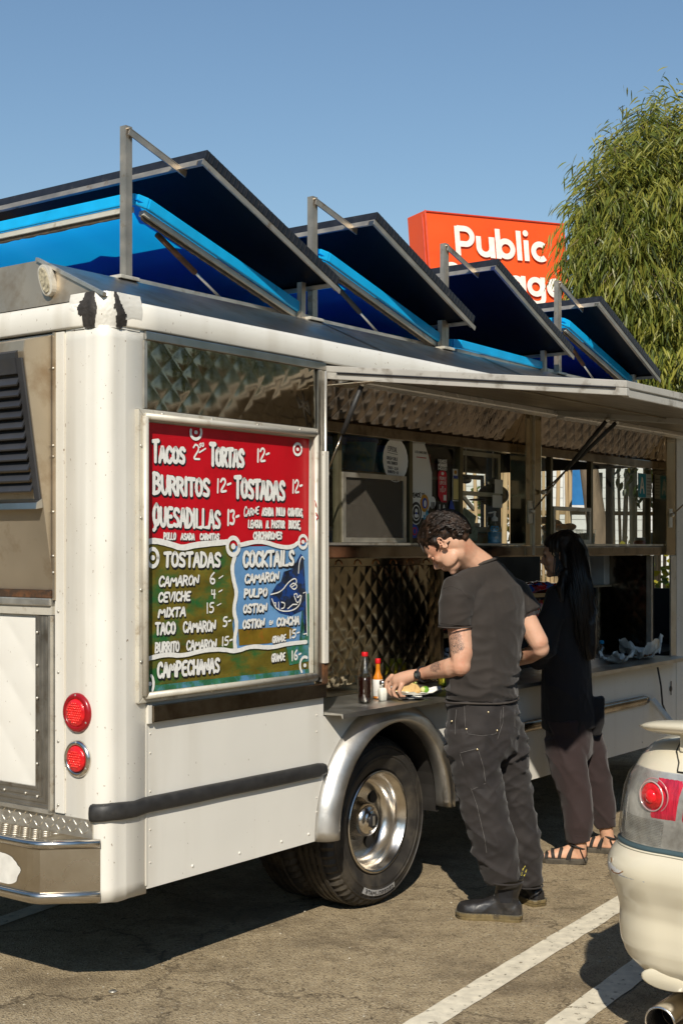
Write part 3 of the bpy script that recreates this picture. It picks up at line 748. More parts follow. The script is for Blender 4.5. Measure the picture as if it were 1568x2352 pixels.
treadplate('tread_pattern', lambda u, v, a, b, h: (-.007 - h, .07 + u * (YE - .08) + a, BT + .008 + v * .056 + b), 62, 2, alu, kick)
Cx, Cy = -.150, .185
pl_ = [(.004, .026), (Cx + .012, Cy - .012 + .006), (Cx + .004, Cy + .02), (Cx, Cy + .05), (Cx, YE)]
top = MB().prism([(.03, .06)] + [(a + .008, b + .004) for a, b in pl_[:]] + [(0.0, YE)], BT - .012, BT, 'z').build('step_plate', M('dirty_tread_plate', (.42, .37, .28), .5, .8, var=.25, scale=12, c2=(.25, .18, .09), c2_at=.5, c2_soft=.15, c2_scale=9), bp)
def fn(u, v, a, b, h):
    y = .19 + u * (YE - .22); return (-.010 - v * (-.012 - (Cx + .02)) + a, y + b, BT + h)
treadplate('tread_pattern', lambda u, v, a, b, h: (-.012 + v * (Cx + .030) + b, .215 + u * (YE - .25) + a, BT + h), 62, 5, M('worn_tread_steel', (.55, .50, .41), .38, .9, var=.15, scale=20), top)
def strip(prof, name, m):
    """profile (outward, z) swept round the bumper plan"""
    mb = MB(); rings = []
    P = [Vector((a, b)) for a, b in pl_]
    for i, p in enumerate(P):
        if i == 0: d_ = (P[1] - P[0]).normalized(); k = 1
        elif i == len(P) - 1: d_ = (P[-1] - P[-2]).normalized(); k = 1
        else:
            d0 = (p - P[i - 1]).normalized(); d1_ = (P[i + 1] - p).normalized(); d_ = (d0 + d1_).normalized(); k = 1 / max(.5, d_.dot(d1_))
        nn = Vector((-d_.y, d_.x)) * k
        if nn.x > 0 and i > 1: nn = -nn
        if i <= 1 and nn.y > 0: nn = -nn
        rings.append([(p.x + nn.x * o_, p.y + nn.y * o_, z) for o_, z in prof])
    return mb.rings(rings).build(name, m, bp, smooth=False, bevel=0)
bump_face = M('scuffed_bumper_steel', (.66, .60, .50), .27, 1, var=.10, scale=3, c2=(.40, .32, .22), c2_at=.55, c2_soft=.2, c2_scale=2.5, bump=.0006, bscale=30)
polish = M('bumper_polished_lip', (.62, .58, .52), .18, 1, var=.06, scale=10)
o = strip([(-.02, BB + .01), (.0, BB + .01), (.0, BT - .03), (-.02, BT - .03)], 'bumper_face', bump_face)
def rnd_lip(zc, h, out):
    return [(-.012, zc - h)] + [(out * math.cos(t) + .002, zc + h * math.sin(t)) for t in [-math.pi / 2 + math.pi * k / 8 for k in range(9)]] + [(-.012, zc + h)]
for o in (strip(rnd_lip(BT - .013, .0145, .014), 'bumper_top_lip', polish), strip([(-.012, BB + .032), (.004, BB + .034), (.013, BB + .028), (.013, BB + .012), (.007, BB + .001), (-.004, BB - .008), (-.012, BB - .008)], 'bumper_bottom_lip', polish)):
    for p in o.data.polygons: p.use_smooth = True
# torn white sticker left on the bumper
mb = MB(); out = []
for k in range(44):
    t = 2 * math.pi * k / 44; r1 = 1 + .10 * noise.noise(Vector((math.cos(t) * 2, math.sin(t) * 2, 1))) + .05 * noise.noise(Vector((math.cos(t) * 8, math.sin(t) * 8, 1)))
    out.append((.405 + .135 * r1 * math.cos(t), .497 + .062 * r1 * math.sin(t)))
mb.add([(Cx - .0015, y, max(z, .447)) for y, z in out], [tuple(range(len(out)))])
mb.build('torn_sticker', M('dirty_sticker', (.66, .64, .58), .7, var=.1, scale=20), bp)
# round stop lamps
def lamp(yc, zc, style):
    L_ = empty('tail_lamp', (0, yc, zc)); L_.parent = truck
    n = 40
    if style == 0:
        MB().lathe([(.071, .004), (.071, -.008), (.066, -.014), (.055, -.017), (.050, -.014), (.050, -.004)], (0, 0, 0), 'x', n).build('red_flange', M('red_bezel', (.28, .004, .008), .25, coat=.5, var=.1), L_, smooth=True)
        r0 = .050
    else:
        MB().lathe([(.067, .004), (.066, -.008), (.060, -.014), (.052, -.015), (.048, -.009), (.048, 0)], (0, 0, 0), 'x', n).build('chrome_bezel', chrome, L_, smooth=True)
        r0 = .047
    MB().lathe([(r0, -.002), (r0, -.014), (r0 * .9, -.019), (0, -.021)], (0, 0, 0), 'x', n).build('red_lens', red_lens, L_, smooth=True)
    mb = MB()
    for i in range(-4, 5):
        for j in range(-4, 5):
            a, b = i * .0095 + (j % 2) * .0047, j * .0085
            if a * a + b * b < (r0 * .72) ** 2: mb.ell((-.0205, a, b), (.0035, .0038, .0038), n=7, m=5)
    mb.build('led_bumps', M('led_red', (.85, .04, .03), .15, coat=.5), L_, smooth=True)['kind'] = 'stuff'
    mb = MB()
    for a in (90, 210, 330): mb.ell((-.014, r0 * 1.25 * math.cos(R(a)), r0 * 1.25 * math.sin(R(a))), (.003, .004, .004), n=8, m=6)
    mb.build('lamp_screws', alu, L_)
lamp(.135, 1.060, 0); lamp(.133, .895, 1)

# ---------------- menu board
mbd = empty('menu_board', (0, 0, 0)); mbd.parent = truck
s0, s1, z0, z1 = .150, 1.204, 1.088, 2.152
w0 = .030
def framebar(pts, nm='frame_bar'):
    MB().prism(pts, -.018, .004, 'y').build(nm, cream_alu, mbd, bevel=.004)
framebar([(s0, z0), (s1, z0), (s1 - w0, z0 + w0), (s0 + w0, z0 + w0)])
framebar([(s0, z1), (s0 + w0, z1 - w0), (s1 - w0, z1 - w0), (s1, z1)])
framebar([(s0, z0 + .001), (s0 + w0 - .001, z0 + w0), (s0 + w0 - .001, z1 - w0), (s0, z1 - .001)])
framebar([(s1, z0 + .001), (s1, z1 - .001), (s1 - w0 + .001, z1 - w0), (s1 - w0 + .001, z0 + w0)])
# raised inner bead
i0, i1, j0, j1 = s0 + w0 - .004, s1 - w0 + .004, z0 + w0 - .004, z1 - w0 + .004
for a, b in (((i0, -.026, j0), (i1, -.026, j0)), ((i0, -.026, j1), (i1, -.026, j1)), ((i0, -.026, j0), (i0, -.026, j1)), ((i1, -.026, j0), (i1, -.026, j1))):
    MB().tube([a, b], .012, 10).build('frame_bead', cream_alu, mbd, smooth=True)
rv = MB()
for k in range(4):
    for z in (z0 + .012, z1 - .012): rv.ell((s0 + .12 + k * .27, -.019, z), (.006, .004, .006), n=8, m=6)
    for s in (s0 + .010, s1 - .010): rv.ell((s, -.019, z0 + .15 + k * .26), (.006, .004, .006), n=8, m=6)
rv.build('frame_screws', alu, mbd, smooth=True)['kind'] = 'stuff'
def C3(cx, cy): return sz((400 + .4252 * cx) / 1.3061, (1150 + .4252 * cy) / 1.3061)
def poly3(pts, y, nm, m):
    P = [C3(*p) for p in pts]
    bm = bmesh.new(); vs = [bm.verts.new((a, y, b)) for a, b in P]; f = bm.faces.new(vs)
    bmesh.ops.triangulate(bm, faces=[f]); me = bpy.data.meshes.new(nm); bm.to_mesh(me); bm.free(); me.materials.append(m)
    o = bpy.data.objects.new(nm, me); return link(o, mbd)
red_bot = [(85, 1115), (200, 1110), (320, 1150), (440, 1160), (560, 1125), (700, 1130), (760, 1150), (900, 1120), (1050, 1145), (1160, 1150), (1235, 1110)]
poly3([(70, 270), (1240, 392)] + red_bot[::-1], .0, 'red_field', sign_red())
poly3(red_bot[:6] + [(700, 1300), (690, 1400), (725, 1560), (700, 1700), (720, 1870), (700, 1895), (400, 1900), (85, 1960)], .0005, 'green_field', sign_green)
poly3([(690, 1130)] + red_bot[6:] + [(1238, 1830), (720, 1875), (700, 1700), (725, 1560), (690, 1400)], .001, 'blue_field', sign_blue)
poly3([(85, 1955), (400, 1895), (700, 1890), (1238, 1825), (1240, 2040), (85, 2180)], .0015, 'bottom_field', sign_green)
poly3([(740, 1735), (900, 1728), (1080, 1715), (1150, 1740), (1100, 1800), (950, 1835), (745, 1850)], -.0004, 'brown_patch', M('ochre_sign_paint', (.19, .12, .010), .42, var=.3, scale=14, c2=(.30, .10, .012), c2_at=.62, c2_scale=16))
poly3([(85, 2140), (700, 2070), (1240, 2015), (1240, 2050), (85, 2180)], -.0003, 'green_edge', sign_greenblue)
poly3([(1195, 1500), (1240, 1480), (1240, 1850), (1170, 1840), (1205, 1700)], -.0003, 'green_edge', sign_greenblue)
poly3([(1080, 1860), (1235, 1830), (1238, 1960), (1100, 1990)], -.0003, 'green_edge', sign_greenblue)
# dark painted form behind the drawing beside COCKTAILS
poly3([(1060, 1330), (1120, 1310), (1180, 1200), (1200, 1230), (1215, 1480), (1225, 1760), (1205, 1770), (1195, 1600), (1110, 1640), (1030, 1620), (965, 1560), (960, 1500), (1010, 1420), (1040, 1400)], -.0006, 'dark_figure', M('dark_blue_black_paint', (.015, .022, .04), .4, var=.5, scale=14, c2=(.010, .05, .22), c2_at=.52, c2_soft=.05, c2_scale=20))
# outline, then white lettering
W3 = [  # text, xL, baseline yL, xR, baseline yR, height, stroke, first-letter scale, slant, shadow
 ('TACOS', 122, 560, 372, 572, 132, 25, 1.38, 0, 1), ('2', 412, 538, 470, 542, 116, 12, 1, .0, 0), ('50', 458, 455, 498, 448, 34, 7, 1, .1, 0), ('-', 456, 492, 514, 462, 2, 9, 1, 0, 0),
 ('TORTAS', 528, 584, 788, 597, 142, 25, 1.25, .0, 1), ('12-', 862, 560, 960, 548, 104, 13, 1, .05, 0),
 ('BURRITOS', 128, 785, 545, 806, 145, 25, 1.2, 0, 1), ('12-', 578, 775, 690, 762, 108, 14, 1, .05, 0), ('TOSTADAS', 702, 812, 1076, 830, 150, 25, 1.15, 0, 1), ('12-', 1112, 778, 1192, 770, 100, 12, 1, .05, 0),
 ('QUESADILLAS', 128, 1012, 620, 1030, 150, 23, 1.15, 0, 1), ('13-', 652, 1005, 748, 1000, 120, 15, 1, .05, 0),
 ('CARNE', 772, 945, 884, 922, 56, 8, 1.5, .2, 1), ('ASADA', 900, 935, 988, 937, 62, 11, 1, .1, 1), ('POLLO', 1000, 935, 1070, 937, 62, 11, 1, .1, 1), ('CARNITAS,', 1082, 937, 1196, 940, 60, 10, 1, .1, 1),
 ('LENGUA', 802, 1022, 908, 1022, 60, 10, 1, .1, 1), ('AL', 928, 1022, 958, 1022, 56, 10, 1, .1, 1), ('PASTOR', 966, 1022, 1068, 1024, 58, 10, 1, .1, 1), ('BUCHE,', 1088, 1026, 1180, 1028, 62, 10, 1, .1, 1),
 ('CHICHARONES', 838, 1102, 1048, 1102, 58, 11, 1, .15, 1),
 ('POLLO', 206, 1105, 300, 1106, 56, 10, 1, .1, 1), ('ASADA', 328, 1106, 432, 1107, 52, 10, 1, .1, 1), ('CARNITAS', 462, 1106, 606, 1106, 50, 10, 1, .1, 1),
 ('TOSTADAS', 205, 1300, 620, 1300, 118, 20, 1, .06, 1), ('COCKTAILS', 762, 1300, 1138, 1290, 122, 20, 1, .06, 1),
 ('CAMARON', 170, 1438, 460, 1425, 80, 13, 1, .25, 1), ('6', 530, 1420, 582, 1420, 92, 11, 1, 0, 0), ('-', 596, 1380, 634, 1360, 2, 7, 1, 0, 0),
 ('CEVICHE', 166, 1548, 402, 1535, 74, 14, 1, .25, 1), ('4', 542, 1520, 580, 1520, 68, 10, 1, 0, 0), ('-', 596, 1475, 628, 1460, 2, 7, 1, 0, 0),
 ('MIXTA', 166, 1655, 368, 1645, 74, 15, 1, .25, 1), ('15', 508, 1625, 572, 1620, 80, 10, 1, 0, 0), ('-', 584, 1572, 620, 1556, 2, 7, 1, 0, 0),
 ('TACO', 146, 1778, 300, 1770, 92, 16, 1, .05, 1), ('CAMARON', 342, 1762, 580, 1752, 84, 13, 1, .1, 1), ('5-', 624, 1722, 690, 1715, 76, 11, 1, 0, 0),
 ('BURRITO', 146, 1905, 324, 1895, 80, 13, 1, .08, 1), ('CAMARON', 366, 1888, 586, 1876, 76, 12, 1, .1, 1), ('15-', 616, 1858, 698, 1845, 70, 10, 1, .08, 0),
 ('CAMPECHANAS', 158, 2085, 612, 2042, 118, 19, 1, .05, 1),
 ('CAMARON', 776, 1415, 1025, 1395, 72, 13, 1, .25, 1), ('PULPO', 772, 1515, 945, 1505, 66, 14, 1, .2, 1), ('OSTION', 766, 1625, 942, 1615, 68, 13, 1, .2, 1),
 ('OSTION', 762, 1735, 924, 1722, 68, 13, 1, .2, 1), ('EN', 952, 1705, 984, 1702, 32, 7, 1, .1, 0), ('CONCHA', 1002, 1718, 1170, 1702, 66, 12, 1, .2, 1),
 ('GRANDE', 974, 1835, 1075, 1820, 52, 9, 1, .1, 1), ('15-', 1094, 1805, 1172, 1792, 66, 9, 1, 0, 0), ('GRANDE', 968, 1970, 1070, 1955, 60, 9, 1, .1, 1), ('16-', 1108, 1960, 1184, 1948, 76, 10, 1, 0, 0)]
yb = -.0015
shadow = MB(); yy = -.0010
px = sz(500, 1300)[0] - sz(499, 1300)[0]
SC = .4252 / 1.3061     # crop px -> photo px
for t_, xl, yl, xr, yr, h, st, fs_, sl_, sh in W3:
    if t_ == '-': yl, yr = yl, yr
    a, b = C3(xl + st * .5, yl - st * .4), C3(xr - st * .5, yr - st * .4)
    hh = C3(xl, yl - h + st)[1] - C3(xl, yl)[1]
    ww = st * SC * .5 * (C3(xl, yl - 1)[1] - C3(xl, yl)[1]) / SC + st * .5 * (C3(xl + 1, yl)[0] - C3(xl, yl)[0])
    rs = rnd.getstate()
    if sh: write(shadow, t_, a[0] + .0035, a[1] - .004, b[0] + .0035, b[1] - .004, hh, ww * 1.45, -.0010, slant=sl_ * .6, first=fs_, step=0.00001)
    mb = MB(); write(mb, t_, a[0], a[1], b[0], b[1], max(hh, .0001), ww, -.0022, slant=sl_ * .6, first=fs_, step=.00003)
    mb.build('lettering', ink_white, mbd)
shadow.build('lettering_outline', ink_black, mbd)['kind'] = 'stuff'
def stroke3(pts, st, m, y, nm='painted_line'):
    P = [C3(*p) for p in pts]; mb = MB(); ribbon(mb, P, st * .001, y, lambda a, b, y_: (a, y_, b), .15); return mb.build(nm, m, mbd)
stroke3([(90, 1120), (150, 1108), (260, 1135), (340, 1165), (430, 1140), (560, 1128), (655, 1120)], 22, ink_white, -.003)
stroke3([(752, 1140), (860, 1115), (930, 1120), (1020, 1152), (1110, 1160), (1165, 1120)], 18, ink_white, -.003)
stroke3([(712, 1220), (690, 1300), (705, 1400), (728, 1480), (700, 1600), (730, 1700), (708, 1800), (716, 1885)], 21, ink_white, -.003)
stroke3([(92, 1945), (230, 1910), (340, 1925), (480, 1885), (620, 1875), (716, 1895), (830, 1852), (960, 1868), (1080, 1838), (1215, 1825)], 17, ink_white, -.0032)
def target(cx, cy, rx, ry, st, arc=(0, 360)):
    stroke3([(cx + rx * math.cos(R(a)), cy + ry * math.sin(R(a))) for a in range(arc[0], arc[1] + 1, 15)], st, ink_white, -.0035, 'painted_ring')
    if arc[1] - arc[0] > 300 or 1: stroke3([(cx - 3, cy), (cx + 3, cy + 1)], st * 1.25, ink_white, -.0036, 'painted_dot')
target(437, 345, 38, 48, 12, (-25, 205)); target(1154, 465, 28, 40, 11); target(700, 1150, 42, 60, 18); target(1192, 1118, 30, 44, 13)
target(132, 1230, 38, 62, 15); target(112, 2120, 26, 60, 12, (-70, 60)); target(1205, 1990, 34, 60, 12, (130, 300))
# chalk-like doodle over the dark shape (generic line drawing of a boat with a heart)
for pts in ([(972, 1520), (1000, 1590), (1060, 1612), (1130, 1600), (1172, 1560), (1180, 1500)], [(965, 1490), (1040, 1470), (1090, 1400), (1140, 1370), (1150, 1410), (1110, 1440)], [(1130, 1490), (1150, 1480), (1152, 1520), (1172, 1490), (1180, 1510), (1152, 1560), (1130, 1500)],
            [(985, 1550), (1000, 1548), (1000, 1585)], [(1020, 1545), (1022, 1590)], [(1040, 1545), (1065, 1550), (1060, 1585), (1040, 1590)], [(1160, 1340), (1165, 1260), (1185, 1215), (1200, 1240)], [(1195, 1480), (1215, 1470), (1222, 1780)], [(1195, 1770), (1222, 1765)],
            [(1100, 1430), (1130, 1460), (1155, 1430), (1125, 1405), (1100, 1430)], [(1085, 1590), (1120, 1560), (1150, 1560)]):
    stroke3(pts, 5, ink_white, -.0034, 'chalk_line')
# red paint smears on the frame
for pts in ([(1232, 830), (1240, 870)], [(1236, 915), (1250, 940)], [(1240, 960), (1252, 950)]):
    mb = MB(); ribbon(mb, [C3(*p) for p in pts], .006, -.0385, lambda a, b, y_: (a, y_, b)); mb.build('paint_smear', ink_red, mbd)
# quilted panel above, its frame
quilt('quilted_upper_panel', .205, 1.200, 2.156, 2.405, M('weathered_quilt_steel', (.36, .30, .22), .08, 1, var=.15, scale=4, c2=(.20, .16, .11), c2_at=.58, c2_scale=5), truck, y0=-.004, y1=-.002, p=.112, q=.118, h=.0020)
TP(MB().box(.190, 1.26, -.016, .004, 2.405, 2.436), 'upper_trim', steel, bevel=.003)
TP(MB().box(.188, .203, -.008, .004, 2.156, 2.404), 'panel_edge', alu)
TP(MB().box(1.2065, 1.232, -.016, .02, 1.10, 2.404), 'corner_post', steel, bevel=.003)
TP(MB().box(1.233, 1.262, -.010, .33, 1.08, 2.404), 'opening_jamb', alu)
TP(MB().tube([(1.248, -.022, 1.30), (1.248, -.022, 2.40)], .007, 8), 'hinge_rod', alu, smooth=True)
TP(MB().box(1.236, 1.262, -.028, -.0105, 1.16, 2.06), 'white_jamb_cover', white)
TP(MB().box(1.240, 1.268, -.02, .02, 1.075, 1.155), 'latch_box', rust)
# ---------------- serving side
TP(MB().box(1.262, 2.635, .318, .334, .949, .992), 'splash_strip', mirror)
quilt('quilted_backsplash', 1.262, 2.635, .992, 1.56, mirror, truck, y0=.325, y1=.325, p=.106, q=.116, h=.0023, res=.007)
TP(MB().box(1.262, 2.66, .30, .335, 1.562, 1.600), 'backsplash_top', mirror)
TP(MB().box(2.636, 2.665, .285, .34, .95, 1.5615), 'cabinet_post', dark_steel, bevel=.003)
rv = MB()
for k in range(9): rv.tube([(1.32 + k * .15, .30, 1.592), (1.32 + k * .15, .285, 1.585), (1.322 + k * .15, .28, 1.57)], .004, 6)
TP(rv, 'hooks', M('copper_stained_hook', (.35, .17, .08), .4, .7), smooth=True)['kind'] = 'stuff'
TP(MB().box(1.262, 4.88, .04, .36, 1.602, 1.66).box(1.262, 4.88, .02, .04, 1.606, 1.655), 'window_ledge', dark_steel, bevel=.002)
TP(MB().box(1.262, 4.86, .018, .12, 1.661, 1.672), 'window_sill', alu)
# valance and rail under the lid
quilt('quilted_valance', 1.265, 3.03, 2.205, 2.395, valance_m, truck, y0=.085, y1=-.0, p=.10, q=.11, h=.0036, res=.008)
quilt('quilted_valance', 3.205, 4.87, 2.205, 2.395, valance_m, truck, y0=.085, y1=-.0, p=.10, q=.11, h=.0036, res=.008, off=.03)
TP(MB().box(1.263, 3.03, .055, .11, 2.155, 2.203), 'valance_rail', dark_steel, bevel=.004)
TP(MB().box(3.205, 4.87, .055, .11, 2.155, 2.203), 'valance_rail', dark_steel, bevel=.004)
TP(MB().box(3.032, 3.203, .002, .10, 1.662, 2.40), 'middle_post', mirror, bevel=.004)
TP(MB().box(3.045, 3.095, -.006, .001, 1.78, 1.90).box(3.1, 3.105, -.012, .001, 1.61, 2.40), 'post_bracket', alu)
TP(MB().box(4.872, 5.02, .0, .10, 1.603, 2.40), 'forward_post', mirror, bevel=.004)
TP(MB().box(4.93, 5.016, -.003, .006, .95, 1.60), 'forward_post_cover', alu)
TP(MB().box(4.90, 4.95, -.006, -.0005, 1.78, 1.90), 'post_bracket', alu)
# window frames and glass
def vbar(s, z0=1.672, z1=2.155, w_=.028, y=.105, m=alu, nm='window_mullion'):
    return TP(MB().box(s - w_ / 2, s + w_ / 2, y, y + .03, z0, z1), nm, m, bevel=.002)
brz = M('greenish_window_bronze', (.20, .18, .11), .35, .7, var=.2, scale=10)
for s in (1.52, 2.09, 2.55): vbar(s, m=brz)
vbar(3.515, m=brz); vbar(4.02, m=brz); vbar(4.855, m=brz, w_=.02)
def screenframe(sa, sb, za, zb, y, nm, m=alu, w_=.022):
    return TP(MB().box(sa, sb, y, y + .016, za, za + w_).box(sa, sb, y, y + .016, zb - w_, zb).box(sa, sa + w_, y + .0005, y + .0155, za + w_, zb - w_).box(sb - w_, sb, y + .0005, y + .0155, za + w_, zb - w_), nm, m)
screenframe(1.535, 2.04, 1.674, 1.990, .098, 'screen_frame')
scr = M('insect_screen', (.12, .105, .085), .6, .3, var=.1, scale=30)
sn = scr.node_tree; sb_ = sn.nodes['Principled BSDF']; sb_.inputs['Alpha'].default_value = .62
TP(MB().box(1.557, 2.018, .106, .1065, 1.696, 1.968), 'insect_screen', scr)
TP(MB().box(1.535, 2.075, .121, .124, 1.674, 2.153), 'window_pane', glass)
TP(MB().box(1.265, 1.505, .121, .124, 1.674, 2.153), 'window_pane', glass)
TP(MB().box(2.105, 2.535, .121, .124, 1.674, 2.153), 'window_pane', glass)
TP(MB().box(2.566, 3.03, .121, .124, 1.674, 2.153), 'window_pane', glass)
screenframe(2.60, 3.00, 1.92, 2.15, .14, 'sliding_sash')
TP(MB().bar((2.62, .20, 1.975), (3.02, .32, 1.86), .012, .022), 'stay_bar', alu)
TP(MB().box(3.21, 3.50, .121, .124, 1.674, 2.153), 'window_pane', glass)
TP(MB().box(4.035, 4.845, .121, .124, 1.674, 2.153), 'window_pane', glass)
screenframe(3.53, 4.00, 1.674, 1.885, .10, 'sliding_sash')
TP(MB().box(3.552, 3.978, .106, .109, 1.696, 1.863), 'window_pane', glass)
# grade card, taped notes
gc = empty('grade_card', (4.745, .094, 2.045)); gc.parent = truck
def card(nm, w_, h_, m, par, y=0, cx=0, cz=0): return MB().box(cx - w_ / 2, cx + w_ / 2, y, y + .001, cz - h_ / 2, cz + h_ / 2).build(nm, m, par)
cp = M('pale_card', (.52, .56, .55), .5, var=.05); teal = M('teal_card', (.01, .26, .38), .45, var=.05)
card('card_sheet', .205, .155, cp, gc); card('teal_field', .115, .150, teal, gc, -.0012, -.042)
mb = MB(); write(mb, 'A', -.072, -.045, -.018, -.045, .095, .016, -.0022, jit=0); mb.build('letter', M('card_white', (.75, .75, .72), .5), gc)
mb = MB()
for k in range(6): mb.box(.028, .09, -.002, -.0012, -.055 + k * .020, -.049 + k * .020)
mb.build('small_print', M('grey_print', (.25, .25, .24), .6), gc)
for s_, z_, w_, h_ in ((3.085, 1.985, .07, .05), (3.075, 1.925, .10, .045)):
    pass
paper = M('white_paper', (.82, .81, .76), .75, var=.05, scale=12, bump=.001, bscale=12)
for s_, z_, w_, h_ in ((2.945, 1.975, .085, .075), (2.93, 1.895, .10, .065)):
    TP(MB().box(s_ - w_ / 2, s_ + w_ / 2, .118, .119, z_ - h_ / 2, z_ + h_ / 2), 'taped_note', paper)
# end wall of the serving recess
EW = quilt('quilted_end_panel', .095, .435, .965, 1.60, dark_steel, truck, y0=4.79, y1=4.79, p=.10, q=.115, h=.002, rear=True)
TP(MB().box(4.775, 5.02, .435, .452, .95, 1.60).box(4.77, 4.79, .06, .094, .95, 1.60), 'end_panel_edge', alu)
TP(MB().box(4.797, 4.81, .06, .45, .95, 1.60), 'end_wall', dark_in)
# counter
ctr = steel
def counter(s0, s1, yo):
    c_ = empty('serving_counter', (0, 0, 0)); c_.parent = truck
    MB().prism([(.34, .947), (.34, .940), (.10, .940), (.03, .934), (yo + .012, .940), (yo + .004, .926), (yo, .926), (yo + .001, .947), (.03, .9475), (.10, .9445)], s0, s1, 'x').build('counter_top', M('scratched_counter_steel', (.62, .60, .55), .36, 1, var=.15, scale=6, c2=(.50, .47, .42), c2_at=.56, c2_soft=.15, c2_scale=5, bump=.0006, bscale=14), c_)
    for s in (s0 + .12, s1 - .3): MB().prism([(0, .933), (yo + .03, .933), (yo + .05, .921), (0, .905)], s, s + .02, 'x').build('counter_bracket', cream_alu, c_)
    return c_
counter(1.264, 3.40, -.104); counter(3.41, 5.0, -.11)
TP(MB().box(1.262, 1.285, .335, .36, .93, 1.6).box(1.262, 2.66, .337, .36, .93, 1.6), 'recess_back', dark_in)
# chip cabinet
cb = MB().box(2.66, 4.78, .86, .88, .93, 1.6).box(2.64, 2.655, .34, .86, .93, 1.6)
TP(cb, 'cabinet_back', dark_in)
for z in (1.17, 1.36): TP(MB().box(2.66, 4.15, .40, .86, z, z + .012).box(2.66, 4.15, .392, .40, z - .008, z + .016), 'cabinet_shelf', M('brass_stained_shelf', (.36, .28, .16), .35, .8, var=.2))
TP(MB().box(4.15, 4.78, .34, .86, sz(1385, 1342, .42)[1] - .013, sz(1385, 1342, .42)[1] - .001), 'cabinet_shelf', steel)
# lids (awnings)
lid_under = M('lid_underside', (.33, .275, .20), .36, .7, var=.12, scale=3, c2=(.20, .16, .11), c2_at=.55, c2_soft=.15, c2_scale=4, stretch=(1, 6, 1), bump=.001, bscale=10)
lid_white = M('lid_rim', (.47, .445, .395), .4, .15, var=.08, scale=6, c2=(.22, .19, .15), c2_at=.63, c2_soft=.07, c2_scale=11)
HZ, OZ, OY = 2.402, 2.236, -1.39
def lid(sa, sb):
    L_ = empty('awning_lid', (0, 0, 0)); L_.parent = truck
    def pt(s, f, dz): # f 0 hinge..1 outer edge
        return Vector((s, 0 + OY * f, HZ + (OZ - HZ) * f + dz))
    def slab(fa, fb, da, db, s0_, s1_, nm, m, bev=.003):
        vs = [pt(s, f, d_) for s in (s0_, s1_) for f, d_ in ((fa, da), (fb, da), (fb, db), (fa, db))]
        return MB().add(vs, [(0, 1, 2, 3), (7, 6, 5, 4), (0, 4, 5, 1), (1, 5, 6, 2), (2, 6, 7, 3), (3, 7, 4, 0)]).build(nm, m, L_, bevel=bev)
    slab(0, 1, .0, .026, sa, sb, 'lid_skin', lid_white)
    slab(.0, 1, -.004, -.0005, sa + .03, sb - .03, 'lid_underside', lid_under, 0)
    slab(.01, 1, -.030, -.001, sa + .002, sa + .026, 'lid_channel', lid_white)
    slab(.01, 1, -.030, -.001, sb - .026, sb - .002, 'lid_channel', lid_white)
    slab(.978, .998, -.034, -.0045, sa + .03, sb - .03, 'lid_channel', lid_white)
    MB().prism([(-.045, HZ - .014), (-.055, HZ - .052), (-.105, HZ - .046), (-.108, HZ - .040), (-.10, HZ - .018)], sa + .03, sb - .03, 'x').build('hinge_rail', M('white_glossy_rail', (.80, .76, .72), .22, .25, var=.05), L_)
    slab(.5, .52, -.012, -.0045, sa + .03, sb - .03, 'lid_stiffener', lid_under)
    # rolled gasket line
    MB().tube([pt(sa - .002, .05, -.003), pt(sa - .002, .97, -.003)], .004, 6).build('gasket', black_plastic, L_)
    MB().tube([pt(sa + .05, .066, -.02), pt(sb - .05, .066, -.02)], .006, 6).build('cable', black_plastic, L_)
    return L_, pt
L1, pt1 = lid(1.268, 3.215); L2, pt2 = lid(3.24, 5.20)
MB().prism([(1.27, -.002), (1.27, -.30), (1.34, -.16), (1.42, -.03)], HZ - .060, HZ - .057, 'z').build('strut_bracket', M('rust_stained_bracket', (.55, .48, .36), .45, .4, c2=(.22, .08, .02), c2_at=.55, c2_scale=22), L1)
def strut(a, b, nm='gas_strut', f=.55, r=.011, m=None):
    a, b = Vector(a), Vector(b); c = a.lerp(b, f)
    o = MB().tube([a, c], r, 10).build(nm, m or rubber, truck, smooth=True)
    MB().tube([c, b], r * .45, 8).build('strut_rod', dark_steel if not m else alu, o, smooth=True)
    MB().ell(b, (.014, .014, .014)).ell(a, (.013, .013, .013)).build('ball_joint', alu, o, smooth=True)
strut((1.31, -.17, HZ - .062), (1.268, -.012, 1.965))
strut((3.17, -.40, HZ - .085), (3.07, -.016, 1.845)); strut((3.29, -.40, HZ - .085), (3.19, -.016, 1.95))
strut((5.12, -.45, HZ - .09), (4.92, -.016, 1.86))
# fold-out shelf props and hanging cord under the second counter
TP(MB().tube([(4.66, -.03, .90), (4.70, -.035, .78), (4.735, -.03, .66), (4.76, -.045, .60)], .006, 7), 'hanging_cord', black_plastic, smooth=True)
TP(MB().lathe([(0, -.004), (.018, -.004), (.018, 0)], (4.93, -.001, .74), 'y', 12).box(4.926, 4.934, -.006, -.003, .70, .79), 'door_lock', black_plastic)
TP(MB().tube([(4.62, -.01, .70), (4.66, -.20, .47)], .022, 8), 'shelf_leg', white)
# fasteners along the skirt
rv = MB()
for s in (.45, .72, .98, 1.16, 2.5, 2.9, 3.4, 4.0, 4.5): rv.ell((s, -.001, .445), (.006, .003, .006), n=8, m=6)
for z in (.5, .56, .62, .76, .9, .97): rv.ell((.225, -.001, z), (.004, .002, .004), n=8, m=6).ell((1.215, -.001, z - .03), (.004, .002, .004), n=8, m=6)
TP(rv, 'skirt_rivets', white, smooth=True)['kind'] = 'stuff'

